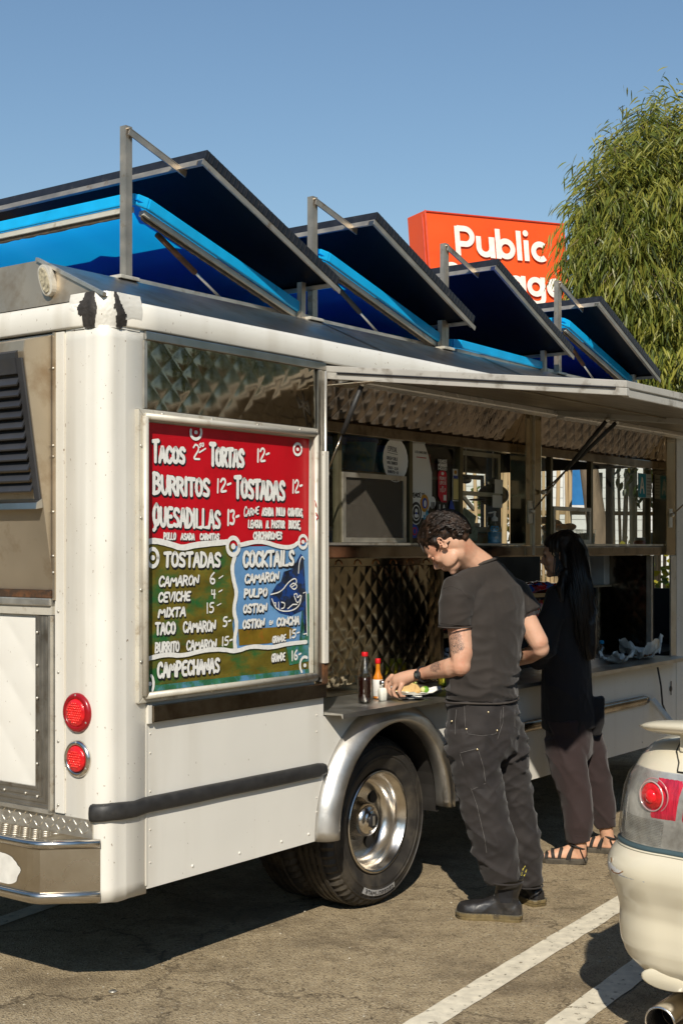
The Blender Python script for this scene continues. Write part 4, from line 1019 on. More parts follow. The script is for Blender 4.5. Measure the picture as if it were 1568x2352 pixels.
# ---------------- roof hatches, solar panels
for k, (sa, za, sb, zb2) in enumerate(((.575, 3.063, 1.655, 2.758), (1.785, 3.055, 2.895, 2.758), (2.985, 2.768, 4.065, 2.750), (4.27, 3.065, 5.36, 2.758))):
    h = empty('roof_hatch', (0, 0, 0)); h.parent = truck
    ya, yb_ = .42, 1.78
    TP(MB().box(sa - .02, sb, ya + .06, ya + .075, RZ, 2.757).box(sa - .02, sb, yb_ - .075, yb_ - .06, RZ, 2.757).box(sb - .06, sb - .045, ya + .075, yb_ - .075, RZ, 2.757).box(sa + .0, sa + .015, ya + .075, yb_ - .075, RZ, 2.757), 'hatch_curb', alu, parent=h)
    def hp(f, y, d): return Vector((sa + (sb - sa) * f, y, za + (zb2 - za) * f + d))
    # translucent sheet, domed a little
    vs = []; fs = []; n1, n2 = 16, 16
    for i in range(n1 + 1):
        for j in range(n2 + 1):
            f = i / n1; g = j / n2; e = min(f, 1 - f, g, 1 - g)
            vs.append(hp(f, ya + (yb_ - ya) * g, min(.045, e * .25) + (.010 if abs(g - .5) < .04 or abs(f - .55) < .04 else 0)))
    for i in range(n1):
        for j in range(n2): a = i * (n2 + 1) + j; fs.append((a, a + 1, a + n2 + 2, a + n2 + 1))
    mk('blue_sheet', vs, fs, blue_lid, h, smooth=True)
    # rounded rim on all sides
    rim = MB(); c_ = .06
    loop = [hp(0, ya + c_, 0), hp(.0 + .012, ya + .02, 0), hp(.055, ya, 0), hp(.97, ya, 0), hp(1, ya + c_, 0), hp(1, yb_ - c_, 0), hp(.95, yb_, 0), hp(.05, yb_, 0), hp(0, yb_ - c_, 0), hp(0, ya + c_, 0)]
    for a, b in zip(loop[:-1], loop[1:]):
        rim.bar(a + Vector((0, 0, .006)), b + Vector((0, 0, .006)), .018, .046)
    rim.build('blue_rim', blue_rim, h, bevel=.006)
    g = MB()
    for a, b in ((hp(.05, ya + .03, -.028), hp(.98, ya + .03, -.028)), (hp(.015, ya + .05, -.028), hp(.015, yb_ - .05, -.028)), (hp(.05, yb_ - .03, -.028), hp(.98, yb_ - .03, -.028))):
        g.bar(a, b, .03, .022)
    g.build('inner_frame', cream_alu, h)
    for a, b in ((hp(.05, ya + .035, -.045), hp(.98, ya + .035, -.045)), (hp(.018, ya + .05, -.045), hp(.018, yb_ - .05, -.045))):
        n = 50; g = MB()
        g.rings([[a.lerp(b, i / n) + Vector((sx, sx, zz * (1 + .6 * rnd.random()))) for sx, zz in ((-.007, -.007), (.007, -.007), (.007, .007), (-.007, .007))] for i in range(n + 1)])
        g.build('rubber_seal', M('perished_rubber_seal', (.07, .05, .03), .8, var=.4, scale=50), h)
    if za > 3:
        o = MB().tube([hp(.17, ya + .07, -.05), hp(.17, ya + .07, -.05).lerp(Vector((sa + .62, ya + .09, 2.75)), .56)], .013, 8).build('lift_strut', rust if k in (0, 3) else rubber, h, smooth=True)
        MB().tube([hp(.17, ya + .07, -.05).lerp(Vector((sa + .62, ya + .09, 2.75)), .56), (sa + .62, ya + .09, 2.75)], .006, 8).build('strut_rod', alu, o, smooth=True)
    TP(MB().box(sb - .03, sb + .05, ya - .01, ya + .02, RZ, 2.745), 'hatch_hinge', cream_alu, parent=h, bevel=.004)
angle_m = M('angle_steel', (.48, .42, .34), .42, .8, var=.15, scale=12, c2=(.26, .15, .07), c2_at=.66, c2_soft=.07, c2_scale=14, bump=.0005, bscale=60)
for k, (sa, za) in enumerate(((.79, 3.246), (1.999, 3.232), (3.149, 3.204), (4.428, 3.190))):
    pn = empty('solar_panel', (0, 0, 0)); pn.parent = truck
    dl, dz = .905, -.380; ya, yb_ = .25, 1.93
    nx = Vector((-dz, 0, dl)).normalized()
    def pp(f, y, d): return Vector((sa + dl * f, y, za + dz * f)) + nx * d
    def pbox(f0, f1, y0_, y1_, d0, d1_, nm, m, par, bev=0):
        vs = [pp(f, y, d_) for f in (f0, f1) for y, d_ in ((y0_, d0), (y1_, d0), (y1_, d1_), (y0_, d1_))]
        return MB().add(vs, [(0, 1, 2, 3), (7, 6, 5, 4), (0, 4, 5, 1), (1, 5, 6, 2), (2, 6, 7, 3), (3, 7, 4, 0)]).build(nm, m, par, bevel=bev)
    b_ = pbox(.003, .997, ya + .003, yb_ - .003, .004, .036, 'cell_sheet', solar_back, pn)
    for (f0, f1, y0_, y1_) in ((0, 1, ya, ya + .012), (0, 1, yb_ - .012, yb_), (0, .012, ya + .012, yb_ - .012), (.988, 1, ya + .012, yb_ - .012)):
        pbox(f0, f1, y0_ - .001, y1_ + .001, -.002, .042, 'panel_edge', solar_edge, pn)
    g0 = MB()
    for i in range(34):
        p = pp((i + .5) / 34, ya - .0018, .0); q_ = pp((i + .5) / 34, ya - .0018, .04); g0.bar(p, q_, .006, .004, up=(1, 0, 0))
    g0.build('edge_ribs', solar_edge, pn)['kind'] = 'stuff'
    for (f0, f1, y0_, y1_) in ((-.004, 1.03, ya + .001, ya + .034), (-.004, .032, ya + .034, yb_), (.968, 1.0, ya + .034, yb_), (-.004, 1.03, yb_ - .034, yb_ + .001)):
        pbox(f0, f1, y0_, y1_, -.008, -.003, 'support_angle', angle_m, pn); 
    pbox(-.004, 1.03, ya, ya + .004, -.034 + .006, -.008, 'support_angle', angle_m, pn)
    pbox(-.005, .0, ya + .034, yb_, -.030, -.008, 'support_angle', angle_m, pn)
    # posts: tall L in front of the panel, short ones under its lower edge
    px_ = (.506, 1.716, 2.873, 4.175)[k]; pz = (3.335, 3.305, 3.293, 3.297)[k]
    for yy in (.40, 1.72):
        foot = RZ - .008
        g = MB().box(px_ - .018, px_ + .018, yy - .003, yy + .003, foot, pz).box(px_ - .018, px_ - .012, yy - .0, yy + .030, foot, pz)
        g.build('mount_post', angle_m, pn)
        MB().box(px_ - .075, px_ + .03, yy - .035, yy + .03, RZ - .001, RZ + .014).build('mount_foot', cream_alu, pn, bevel=.004)
        e = pp(.04, yy, -.008); a = Vector((px_ - .01, yy, pz - .012))
        MB().bar(a, e, .034, .006, up=(0, 0, 1)).bar(a + Vector((0, -.014, -.014)), e + Vector((0, -.014, -.014)), .006, .028).build('mount_arm', angle_m, pn)
        e = pp(.93, yy, -.006); MB().box(e.x - .015, e.x + .015, yy - .003, yy + .003, RZ - .005, e.z).box(e.x - .015, e.x - .009, yy, yy + .025, RZ - .005, e.z).build('rear_post', angle_m, pn)
# ================================================================ organic bodies
def organic(name, mb, voxel, m, parent, base, it=6, fac=.5, wr=None):
    me = bpy.data.meshes.new(name); me.from_pydata([tuple(v - base) for v in mb.v], [], mb.f); me.update()
    o = bpy.data.objects.new(name, me); col.objects.link(o)
    bm = bmesh.new(); bm.from_mesh(me); bmesh.ops.recalc_face_normals(bm, faces=bm.faces); bm.to_mesh(me); bm.free()
    r = o.modifiers.new('r', 'REMESH'); r.mode = 'VOXEL'; r.voxel_size = voxel; r.use_smooth_shade = True
    s = o.modifiers.new('s', 'SMOOTH'); s.iterations = it; s.factor = fac
    dg = bpy.context.evaluated_depsgraph_get(); me2 = bpy.data.meshes.new_from_object(o.evaluated_get(dg))
    o.modifiers.clear(); o.data = me2; me2.name = name; me2.materials.clear(); me2.materials.append(m); bpy.data.meshes.remove(me)
    if wr:
        n = len(me2.vertices); co = np.empty(n * 3); no = np.empty(n * 3)
        me2.vertices.foreach_get('co', co); me2.vertex_normals.foreach_get('vector', no)
        co = co.reshape(-1, 3); no = no.reshape(-1, 3)
        d = np.array([wr(Vector(c), Vector(nn)) for c, nn in zip(co, no)])
        co += no * d[:, None]; me2.vertices.foreach_set('co', co.ravel()); me2.update()
    me2.polygons.foreach_set('use_smooth', [True] * len(me2.polygons))
    o.parent = parent; return o
def loft(mb, secs, xd, n=20):
    """secs: (centre, half-width along xd, half-depth) - rings lie across the path"""
    rings = []
    P = [Vector(s[0]) for s in secs]
    for i, s in enumerate(secs):
        d = (P[min(i + 1, len(P) - 1)] - P[max(i - 1, 0)]).normalized()
        a = (Vector(xd) - d * d.dot(Vector(xd))).normalized(); b = d.cross(a)
        rings.append([P[i] + a * s[1] * math.cos(t) + b * s[2] * math.sin(t) for t in [2 * math.pi * k / n for k in range(n)]])
    mb.rings(rings, True)
def limb(mb, pts, n=14):
    """pts: (point, radius) with rounded ends"""
    mb.tube([p for p, _ in pts], [r for _, r in pts], n)
    for p, r in (pts[0], pts[-1]): mb.ell(p, (r, r, r), n=n, m=8)
    for p, r in pts[1:-1]: mb.ell(p, (r, r, r), n=n, m=8)
def folds(p, amp, ax=(1, 1, 1), off=0., sharp=1.6):
    a = 1 - abs(noise.noise(Vector((p.x * ax[0] + off, p.y * ax[1], p.z * ax[2])))) * 2.2
    return amp * (max(0, a) ** sharp - .35)
def head(mb, C, F, Up, k=1.0, female=False):
    L_ = Up.cross(F).normalized(); rot = Matrix([F, L_, Up]).transposed()
    def q(f, l, u): return C + (F * f + L_ * l + Up * u) * k
    e = lambda p, r: mb.ell(p, tuple(x * k for x in r), rot, n=18, m=12)
    e(q(-.012, 0, .022), (.094, .073, .088)); e(q(.030, 0, .020), (.066, .064, .066)); e(q(.036, 0, -.035), (.056, .055, .060))
    e(q(.055, 0, -.085), (.036, .036, .034)); e(q(.079, 0, -.106), (.017, .018, .015))
    for s in (-1, 1):
        e(q(.030, s * .040, -.070), (.045, .018, .034)); e(q(.062, s * .036, -.026), (.024, .019, .020))
        e(q(.084, s * .030, .012), (.012, .022, .007)); e(q(.0915, s * .012, -.040), (.010, .008, .008))
        # ear: rim and lobe
        ec = q(-.012, s * .075, -.012)
        for t in range(14):
            a = 2 * math.pi * t / 14
            mb.ell(ec + (F * (.013 * math.cos(a)) - F * .004 * math.sin(a) + Up * (.027 * math.sin(a)) + L_ * s * (.006 + .006 * (math.sin(a) > -.3))) * k, (.0052 * k,) * 3, n=7, m=5)
        mb.ell(ec - L_ * s * .003 * k, (.011 * k, .007 * k, .020 * k), rot, n=10, m=6); mb.ell(ec + Up * -.027 * k, (.007 * k,) * 3, n=8, m=6)
    mb.tube([q(.088, 0, .008), q(.101, 0, -.012), q(.114, 0, -.032), q(.100, 0, -.044)], [.009 * k, .0095 * k, .0125 * k, .010 * k], 10)
    e(q(.094, 0, -.062), (.011, .021, .0065)); e(q(.091, 0, -.074), (.011, .018, .0065)); e(q(.082, 0, -.066), (.017, .026, .02))
    return q, L_, rot
def hair_strands(name, m, parent, base, gens, wid=.0035):
    mb = MB(); vs = []; fs = []
    for path, w_ in gens:
        n = len(path); b = len(vs)
        for i, p in enumerate(path):
            d = (path[min(i + 1, n - 1)] - path[max(i - 1, 0)]); sd = d.cross(Vector((rnd.uniform(-.3, .3), -1, .2))).normalized()
            ww = w_ * (1 - (i / (n - 1)) ** 2.5 * .85) * .5
            vs += [p - base - sd * ww, p - base + d.normalized().cross(sd) * ww * .5, p - base + sd * ww]
        for i in range(n - 1):
            a = b + i * 3; fs += [(a, a + 1, a + 4, a + 3), (a + 1, a + 2, a + 5, a + 4)]
    return mk(name, vs, fs, m, parent, smooth=True)
def skin_mat(name, c, tats=()):
    m = M(name, c, .46, var=.06, scale=16, bump=.0006, bscale=220, sss=.12, c2=(c[0] * .85, c[1] * .62, c[2] * .55), c2_at=.62, c2_soft=.12, c2_scale=9)
    t = m.node_tree; b = t.nodes['Principled BSDF']
    tc = t.nodes.new('ShaderNodeTexCoord')
    for (ctr, rad, sc, seed, asp) in tats:
        src = b.inputs['Base Color'].links[0].from_socket
        vd = t.nodes.new('ShaderNodeVectorMath'); vd.operation = 'SUBTRACT'; lk(t, tc.outputs['Object'], vd.inputs[0]); vd.inputs[1].default_value = tuple(ctr)
        ml_ = t.nodes.new('ShaderNodeVectorMath'); ml_.operation = 'MULTIPLY'; lk(t, vd.outputs[0], ml_.inputs[0]); ml_.inputs[1].default_value = asp
        ln = t.nodes.new('ShaderNodeVectorMath'); ln.operation = 'LENGTH'; lk(t, ml_.outputs[0], ln.inputs[0])
        wv = t.nodes.new('ShaderNodeTexWave'); wv.inputs['Scale'].default_value = sc; wv.inputs['Distortion'].default_value = 14; wv.inputs['Detail'].default_value = 4; wv.inputs['Detail Scale'].default_value = 2.5; wv.inputs['Phase Offset'].default_value = seed
        lk(t, tc.outputs['Object'], wv.inputs[0])
        n_ = t.nodes.new('ShaderNodeTexNoise'); n_.inputs['Scale'].default_value = 40; n_.inputs['Detail'].default_value = 3; lk(t, tc.outputs['Object'], n_.inputs[0])
        ad = t.nodes.new('ShaderNodeMath'); ad.operation = 'MULTIPLY_ADD'; lk(t, n_.outputs[0], ad.inputs[0]); ad.inputs[1].default_value = rad * 1.3; lk(t, ln.outputs[1] if len(ln.outputs) > 1 else ln.outputs[0], ad.inputs[2])
        r1 = t.nodes.new('ShaderNodeMapRange'); lk(t, ad.outputs[0], r1.inputs[0]); r1.inputs[1].default_value = rad * 1.45; r1.inputs[2].default_value = rad * 1.65; r1.inputs[3].default_value = 1; r1.inputs[4].default_value = 0
        r2 = t.nodes.new('ShaderNodeMapRange'); lk(t, wv.outputs['Fac'], r2.inputs[0]); r2.inputs[1].default_value = .38; r2.inputs[2].default_value = .62; r2.inputs[3].default_value = .88; r2.inputs[4].default_value = .12
        mu = t.nodes.new('ShaderNodeMath'); mu.operation = 'MULTIPLY'; lk(t, r1.outputs[0], mu.inputs[0]); lk(t, r2.outputs[0], mu.inputs[1])
        mx = t.nodes.new('ShaderNodeMix'); mx.data_type = 'RGBA'; lk(t, mu.outputs[0], mx.inputs[0]); lk(t, src, mx.inputs[6]); mx.inputs[7].default_value = (.045, .045, .042, 1)
        lk(t, mx.outputs[2], b.inputs['Base Color'])
    return m
# ---------------------------------------------------------------- the man
B = Vector((.66, 6.05, 0))
man = empty('person', B, 0, 'person in faded black t-shirt and work trousers bending over the counter with tattooed arm', 'person')
Lm = Vector((-.77, -.64, 0)).normalized(); Fm = Vector((-.64, .77, 0)).normalized()
fh = Vector((-.90, .43, 0)).normalized()
HF = (fh * .60 + Vector((0, 0, -.80))).normalized(); HU = (fh * .80 + Vector((0, 0, .60))).normalized()
HC = at(1022, 1248, 6.03)
body = MB()
q, HL, hrot = head(body, HC, HF, HU, 1.0)
# neck, torso core, arms, legs
limb(body, [(q(-.035, 0, -.03), .058), (at(1075, 1275, 6.06), .057), (at(1105, 1300, 6.09), .066)])
limb(body, [(q(.0, 0, -.07), .045), (at(1070, 1305, 6.12), .055)])
loft(body, [(at(1107, 1290, 6.10), .07, .06), (at(1112, 1330, 6.11), .15, .08), (at(1120, 1390, 6.10), .175, .10), (at(1115, 1500, 6.07), .15, .10), (at(1108, 1600, 6.05), .15, .105), (at(1112, 1700, 6.05), .15, .11)], Lm)
WR = at(962, 1549, 6.10)
limb(body, [(at(1045, 1368, 5.98), .058), (at(1056, 1450, 5.95), .054), (at(1060, 1500, 5.93), .052), (at(1057, 1530, 5.92), .047), (at(1035, 1534, 5.955), .045), (at(1005, 1540, 6.02), .038), (at(980, 1546, 6.07), .029), (WR, .0265)])
limb(body, [(at(1185, 1368, 6.22), .056), (at(1205, 1420, 6.2), .052), (at(1236, 1475, 6.18), .046), (at(1240, 1490, 6.19), .043), (at(1215, 1505, 6.28), .040), (at(1170, 1520, 6.42), .030), (at(1150, 1528, 6.5), .028)])
body.ell(at(1140, 1530, 6.53), (.045, .045, .03))
for hx, hd, kx, kd, ax_, ad_ in ((1085, 6.0, 1105, 5.99, 1160, 5.96), (1148, 6.12, 1172, 6.19, 1207, 6.19)):
    limb(body, [(at(hx, 1690, hd), .085), (at(kx, 1830, kd), .06), (at((kx + ax_) / 2, 1935, (kd + ad_) / 2), .05), (at(ax_, 2020, ad_), .034)])
# left hand: palm, four curled fingers and the thumb
def hp_(x, y, d=6.15): return at(x, y, d)
body.tube([WR, hp_(945, 1553, 6.12), hp_(925, 1560, 6.14), hp_(908, 1564, 6.155)], [.026, .030, .034, .030], 14)
body.ell(hp_(930, 1561, 6.14), (.036, .028, .030)); body.ell(hp_(912, 1564, 6.15), (.030, .026, .028))
for pts in ([(900, 1553, 6.175), (888, 1564, 6.185), (886, 1579, 6.185), (892, 1590, 6.18)], [(903, 1562, 6.155), (892, 1577, 6.160), (894, 1591, 6.160), (901, 1599, 6.16)],
            [(911, 1570, 6.135), (902, 1586, 6.138), (906, 1598, 6.14), (914, 1602, 6.145)], [(922, 1574, 6.115), (916, 1589, 6.115), (921, 1599, 6.12), (929, 1600, 6.13)]):
    limb(body, [(hp_(*p), r) for p, r in zip(pts, (.0125, .0105, .0095, .008))], 10)
limb(body, [(hp_(935, 1562, 6.165), .015), (hp_(915, 1578, 6.195), .012), (hp_(898, 1586, 6.20), .0095)], 10)
tatU = at(1044, 1478, 5.90) - B; tatF = at(1003, 1532, 5.99) - B
skin = skin_mat('pale_skin', (.58, .335, .225), ((tatU, .042, 55, 1.0, (1, 1, .72)), (tatF, .036, 60, 3.0, (.8, .8, 1.2))))
organic('body', body, .0052, skin, man, B, it=4, fac=.5)
# shirt
cloth = M('faded_black_cotton', (.021, .0160, .0130), .85, var=.10, scale=7, bump=.0007, bscale=260, sheen=.12, c2=(.030, .0235, .019), c2_at=.55, c2_soft=.12, c2_scale=3)
sh = MB()
loft(sh, [(at(1106, 1607, 6.05), .187, .135), (at(1107, 1565, 6.05), .183, .132), (at(1113, 1510, 6.06), .182, .130), (at(1120, 1450, 6.08), .190, .134), (at(1121, 1400, 6.10), .198, .134), (at(1117, 1362, 6.11), .192, .120), (at(1112, 1332, 6.11), .160, .098), (at(1108, 1308, 6.10), .105, .080), (at(1105, 1294, 6.10), .075, .068)], Lm, 28)
loft(sh, [(at(1095, 1335, 6.06), .07, .07), (at(1052, 1362, 5.99), .080, .078), (at(1046, 1390, 5.965), .076, .076), (at(1044, 1416, 5.955), .073, .074), (at(1045, 1440, 5.95), .073, .074)], Lm, 22)
loft(sh, [(at(1135, 1338, 6.15), .07, .07), (at(1178, 1362, 6.21), .072, .072), (at(1197, 1385, 6.20), .068, .068), (at(1209, 1400, 6.185), .064, .064), (at(1216, 1410, 6.18), .061, .062)], Lm, 22)
def wr_shirt(p, n):
    d = folds(p, .0090, (5, 5, 11), 1.7) + folds(Vector((p.x + p.z * .5, p.y, p.z)), .0035, (14, 14, 7), 8.0)
    low = max(0, 1 - abs(p.z - 1.04) / .16); d += folds(Vector((p.x + p.z * .8, p.y, p.z)), .016 * low, (8, 6, 18), 4.0)
    arm = max(0, 1 - abs(p.z - 1.30) / .15) * max(0, min(1, (p.x + .19) / .08)) * max(0, 1 - (p.x + .10) / .2)
    d += folds(Vector((p.x - p.z, p.y, p.z)), .018 * arm, (9, 5, 9), 2.2)
    return d
shirt = organic('t_shirt', sh, .0065, cloth, man, B, it=5, wr=wr_shirt)
# collar band, sleeve hems, bottom hem
def ring_tube(c, a, b, xd, nrm, r, name, m, par, n=40, wob=0, base=B, arc=(0, 1)):
    a_ = (Vector(xd) - Vector(nrm) * Vector(nrm).dot(Vector(xd))).normalized(); b_ = Vector(nrm).cross(a_)
    pts = [c + a_ * a * math.cos(t) + b_ * b * math.sin(t) + Vector((0, 0, wob * math.sin(3 * t))) - base for t in [2 * math.pi * (arc[0] + (arc[1] - arc[0]) * k / n) for k in range(n + 1)]]
    return MB().tube(pts, r, 8, cap=False).build(name, m, par, smooth=True)
hem_m = M('worn_hem_cotton', (.050, .041, .035), .9, var=.2, scale=40, bump=.0008, bscale=200)
nk = (at(1100, 1285, 6.1) - at(1108, 1310, 6.10)).normalized()
ring_tube(at(1104, 1293, 6.098), .078, .070, Lm, nk, .0075, 'collar', hem_m, shirt)
ring_tube(at(1045, 1440, 5.95), .0735, .0745, Lm, Vector((0, 0, 1)), .0035, 'sleeve_hem', hem_m, shirt)
ring_tube(at(1106, 1608, 6.05), .190, .138, Lm, Vector((0, 0, 1)), .0045, 'bottom_hem', hem_m, shirt, wob=.003)
# trousers
denim = M('washed_black_canvas', (.015, .0118, .0112), .8, var=.15, scale=8, bump=.0007, bscale=240, sheen=.1, c2=(.029, .024, .022), c2_at=.54, c2_soft=.12, c2_scale=4)
tr = MB()
loft(tr, [(at(1106, 1598, 6.05), .178, .128), (at(1108, 1640, 6.05), .186, .140), (at(1112, 1690, 6.06), .180, .145), (at(1116, 1735, 6.07), .165, .13)], Lm, 28)
loft(tr, [(at(1078, 1670, 6.0), .115, .120), (at(1085, 1720, 6.0), .115, .120), (at(1095, 1780, 6.0), .108, .11), (at(1106, 1830, 5.99), .107, .11), (at(1119, 1890, 5.99), .104, .104), (at(1134, 1940, 5.98), .102, .102), (at(1149, 1990, 5.97), .090, .090), (at(1159, 2026, 5.96), .074, .078)], Lm, 24)
loft(tr, [(at(1146, 1670, 6.13), .105, .120), (at(1156, 1720, 6.14), .102, .115), (at(1165, 1780, 6.17), .102, .105), (at(1172, 1830, 6.19), .100, .105), (at(1183, 1890, 6.2), .099, .10), (at(1192, 1940, 6.2), .097, .098), (at(1203, 1990, 6.2), .086, .088), (at(1207, 2035, 6.19), .074, .078)], Lm, 24)
def wr_tr(p, n):
    k = 1.0 + 1.3 * max(0, 1 - abs(p.z - .30) / .15)
    d = folds(Vector((p.x, p.y, p.z + p.x * .7)), .0085 * k, (4.5, 4.5, 12), 3.1, 2.2) + folds(Vector((p.x, p.y, p.z - p.x * .5)), .006, (9, 9, 16), 9.1)
    seat = max(0, 1 - abs(p.z - .72) / .1); return d + folds(Vector((p.x, p.y, p.z - p.x * .5)), .018 * seat, (4, 4, 14), 5.5)
pants = organic('work_trousers', tr, .0075, denim, man, B, it=5, wr=wr_tr)
# surface projection for seams, pockets and studs
from mathutils.bvhtree import BVHTree
def bvh(o): return BVHTree.FromPolygons([v.co.copy() for v in o.data.vertices], [tuple(p.vertices) for p in o.data.polygons])
def proj(tree, x, y, base, off=.001):
    o_ = Vector((0, 0, CAM_H)); d = (at(x, y, 1) - o_).normalized()
    h = tree.ray_cast(o_ - base, d, 30)
    return None if h[0] is None else h[0] + h[1] * off
bt = bvh(pants); bs = bvh(shirt)
seam_m = M('pale_worn_seam', (.105, .098, .092), .9, var=.4, scale=60); stud_m = M('brass_stud', (.70, .58, .36), .3, 1)
def seam(pts, tree, par, m=seam_m, r=.0018, base=B, name='seam', n=12):
    out = []
    for (x0, y0), (x1, y1) in zip(pts[:-1], pts[1:]):
        for k in range(n):
            p = proj(tree, x0 + (x1 - x0) * k / n, y0 + (y1 - y0) * k / n, base)
            if p is not None and (not out or (p - out[-1]).length < .08): out.append(p)
    if len(out) > 2: return MB().tube(out, r, 5).build(name, m, par, smooth=True)
def c4(x, y): return (980 + .3027 * x, 1569.6 + .3027 * y)
for pts in ([(285, 160), (290, 330), (310, 385)], [(310, 385), (420, 400), (520, 385), (555, 320), (562, 190)], [(225, 200), (215, 300), (215, 400)], [(250, 530), (385, 495)], [(385, 495), (430, 640), (445, 760)], [(445, 760), (330, 815)], [(250, 535), (300, 700), (380, 930), (440, 1190), (455, 1300)], [(580, 180), (575, 300), (530, 440)], [(665, 200), (665, 330), (690, 350)]):
    seam([c4(*p) for p in pts], bt, pants, r=.0013)
# real patch pockets standing proud of the cloth
def pocket(x0, y0, x1, y1, skew=0):
    N = 8; vs = []
    for i in range(N + 1):
        for j in range(N + 1):
            xx = x0 + (x1 - x0) * i / N + skew * j / N; yy = y0 + (y1 - y0) * j / N
            p = proj(bt, *c4(xx, yy), B, off=.0045 if 0 < i < N and j < N else .001)
            if p is None: return
            vs.append(p)
    mk('patch_pocket', vs, [(i * (N + 1) + j, (i + 1) * (N + 1) + j, (i + 1) * (N + 1) + j + 1, i * (N + 1) + j + 1) for i in range(N) for j in range(N)], denim, pants, smooth=True)
pocket(290, 175, 555, 390); pocket(255, 530, 390, 800, 50)
for x, y in ((302, 350), (465, 222), (382, 503), (195, 288), (530, 360)):
    p = proj(bt, *c4(x, y), B, .004)
    if p is not None: MB().ell(p, (.005, .004, .005), n=10, m=6).build('rivet', stud_m, pants, smooth=True)
for pts in ([(860, 505 + 10), (930, 510), (1000, 560)], ): seam([(880.5 + .2686 * a, 1148.5 + .2686 * b) for a, b in pts], bs, shirt, hem_m, .0012)
seam([(1018, 1352), (1036, 1345), (1060, 1356), (1078, 1376)], bs, shirt, hem_m, .0014)
seam([(1010, 1431), (1040, 1434), (1078, 1438)], bs, shirt, hem_m, .0010)
seam([(1204, 1345), (1212, 1370), (1214, 1395)], bs, shirt, hem_m, .0012)
# cuffs
ring_tube(at(1159, 2024, 5.96), .0745, .0785, Lm, Vector((0, 0, 1)), .0038, 'cuff', denim, pants)
ring_tube(at(1207, 2033, 6.19), .0745, .0785, Lm, Vector((0, 0, 1)), .0038, 'cuff', denim, pants)
# boots
leather = M('black_boot_leather', (.018, .017, .017), .33, var=.3, scale=14, coat=.25, bump=.001, bscale=40, c2=(.05, .045, .04), c2_at=.62, c2_scale=10)
solem = M('yellowed_sole', (.16, .12, .055), .55, var=.3, scale=30, c2=(.05, .04, .025), c2_at=.55, c2_scale=14)
def boot(heel, toe, shaft_top, name='boot', par=man, base=B):
    heel, toe = Vector(heel), Vector(toe); ax = (toe - heel); Ln = ax.length; ax.normalize(); sd = Vector((-ax.y, ax.x, 0))
    prof = [(0, .020), (.03, .034), (.10, .040), (.22, .041), (.38, .036), (.52, .040), (.68, .050), (.82, .051), (.92, .042), (.975, .027), (1, .010)]
    mb = MB(); rings = []
    hs = [(.0, .05), (.04, .065), (.12, .09), (.25, .10), (.36, .098), (.48, .082), (.60, .068), (.74, .060), (.86, .056), (.94, .048), (.985, .036), (1.0, .022)]
    def wat(t):
        for (a, b), (c, d_) in zip(prof[:-1], prof[1:]):
            if a <= t <= c: return b + (d_ - b) * (t - a) / (c - a)
        return .01
    for t, h in hs:
        w_ = max(.012, wat(t)); c = heel + ax * (Ln * (.01 + t * .975))
        ring = [c + sd * (w_ * .96 * math.cos(a)) + Vector((0, 0, .026 + max(0, math.sin(a)) ** .8 * (h - .0) * .92 if math.sin(a) > 0 else .022)) for a in [2 * math.pi * k / 20 for k in range(20)]]
        rings.append(ring)
    mb.rings(rings)
    ank = heel + ax * Ln * .24
    st = Vector(shaft_top)
    loft(mb, [(ank + Vector((0, 0, .06)), .040, .062), (ank + Vector((0, 0, .11)), .038, .052), (ank.lerp(Vector((st.x, st.y, 0)), .5) + Vector((0, 0, .15)), .046, .056), (Vector((st.x, st.y, st.z)), .052, .062)], sd, 18)
    o = organic(name, mb, .0055, leather, par, base, it=5, wr=lambda p, n: folds(p, .0016, (22, 22, 30), 2.))
    # welted sole
    sb = MB(); out = []
    for t, w_ in prof: out.append(heel + ax * (Ln * t) + sd * (w_ + .005))
    for t, w_ in reversed(prof): out.append(heel + ax * (Ln * t) - sd * (w_ + .005))
    out = [p - base for p in out]
    n = len(out)
    for z0_, z1_, k in ((.0, .012, .985), (.012, .0125, .96), (.0125, .024, 1.0), (.024, .030, 1.03)): pass
    c_ = (heel + toe) / 2 - base; rings = []
    for z, k in ((.0, .97), (.010, .99), (.011, .965), (.015, .965), (.016, .995), (.026, 1.0), (.031, .985)):
        rings.append([c_ + (p - c_) * k + Vector((0, 0, z)) for p in out])
    sb.rings(rings); s_ = sb.build('sole', solem, o)
    st_ = MB()
    for i in range(60):
        u = i / 60 * n; a = int(u); f = u - a; p = out[a].lerp(out[(a + 1) % n], f); p = c_ + (p - c_) * .985
        st_.box(p.x - .003, p.x + .003, p.y - .003, p.y + .003, .0305, .0325)
    st_.build('welt_stitching', M('welt_thread', (.12, .11, .08), .7), o)['kind'] = 'stuff'
    return o, ank, sd, ax
bo, ank, sd_, axb = boot(gnd(1200, 2116), gnd(1046, 2106), at(1172, 2006, 5.96))
elas = M('boot_elastic', (.012, .012, .014), .9, var=.2, scale=60)
bb = bvh(bo); vs = []; N = 8
for i in range(N + 1):
    for j in range(N + 1):
        f = j / N; xx = 1143 + 36 * i / N + (6 - 12 * i / N) * f; yy = 2045 + 30 * f
        p = proj(bb, xx, yy, B, .0012); vs.append(p if p is not None else Vector((0, 0, 0)))
if all(v.length > .01 for v in vs): mk('elastic_gusset', vs, [(i * (N + 1) + j, (i + 1) * (N + 1) + j, (i + 1) * (N + 1) + j + 1, i * (N + 1) + j + 1) for i in range(N) for j in range(N)], elas, bo, smooth=True)
boot(gnd(1243, 2084), gnd(1150, 2050), at(1214, 2030, 6.20))
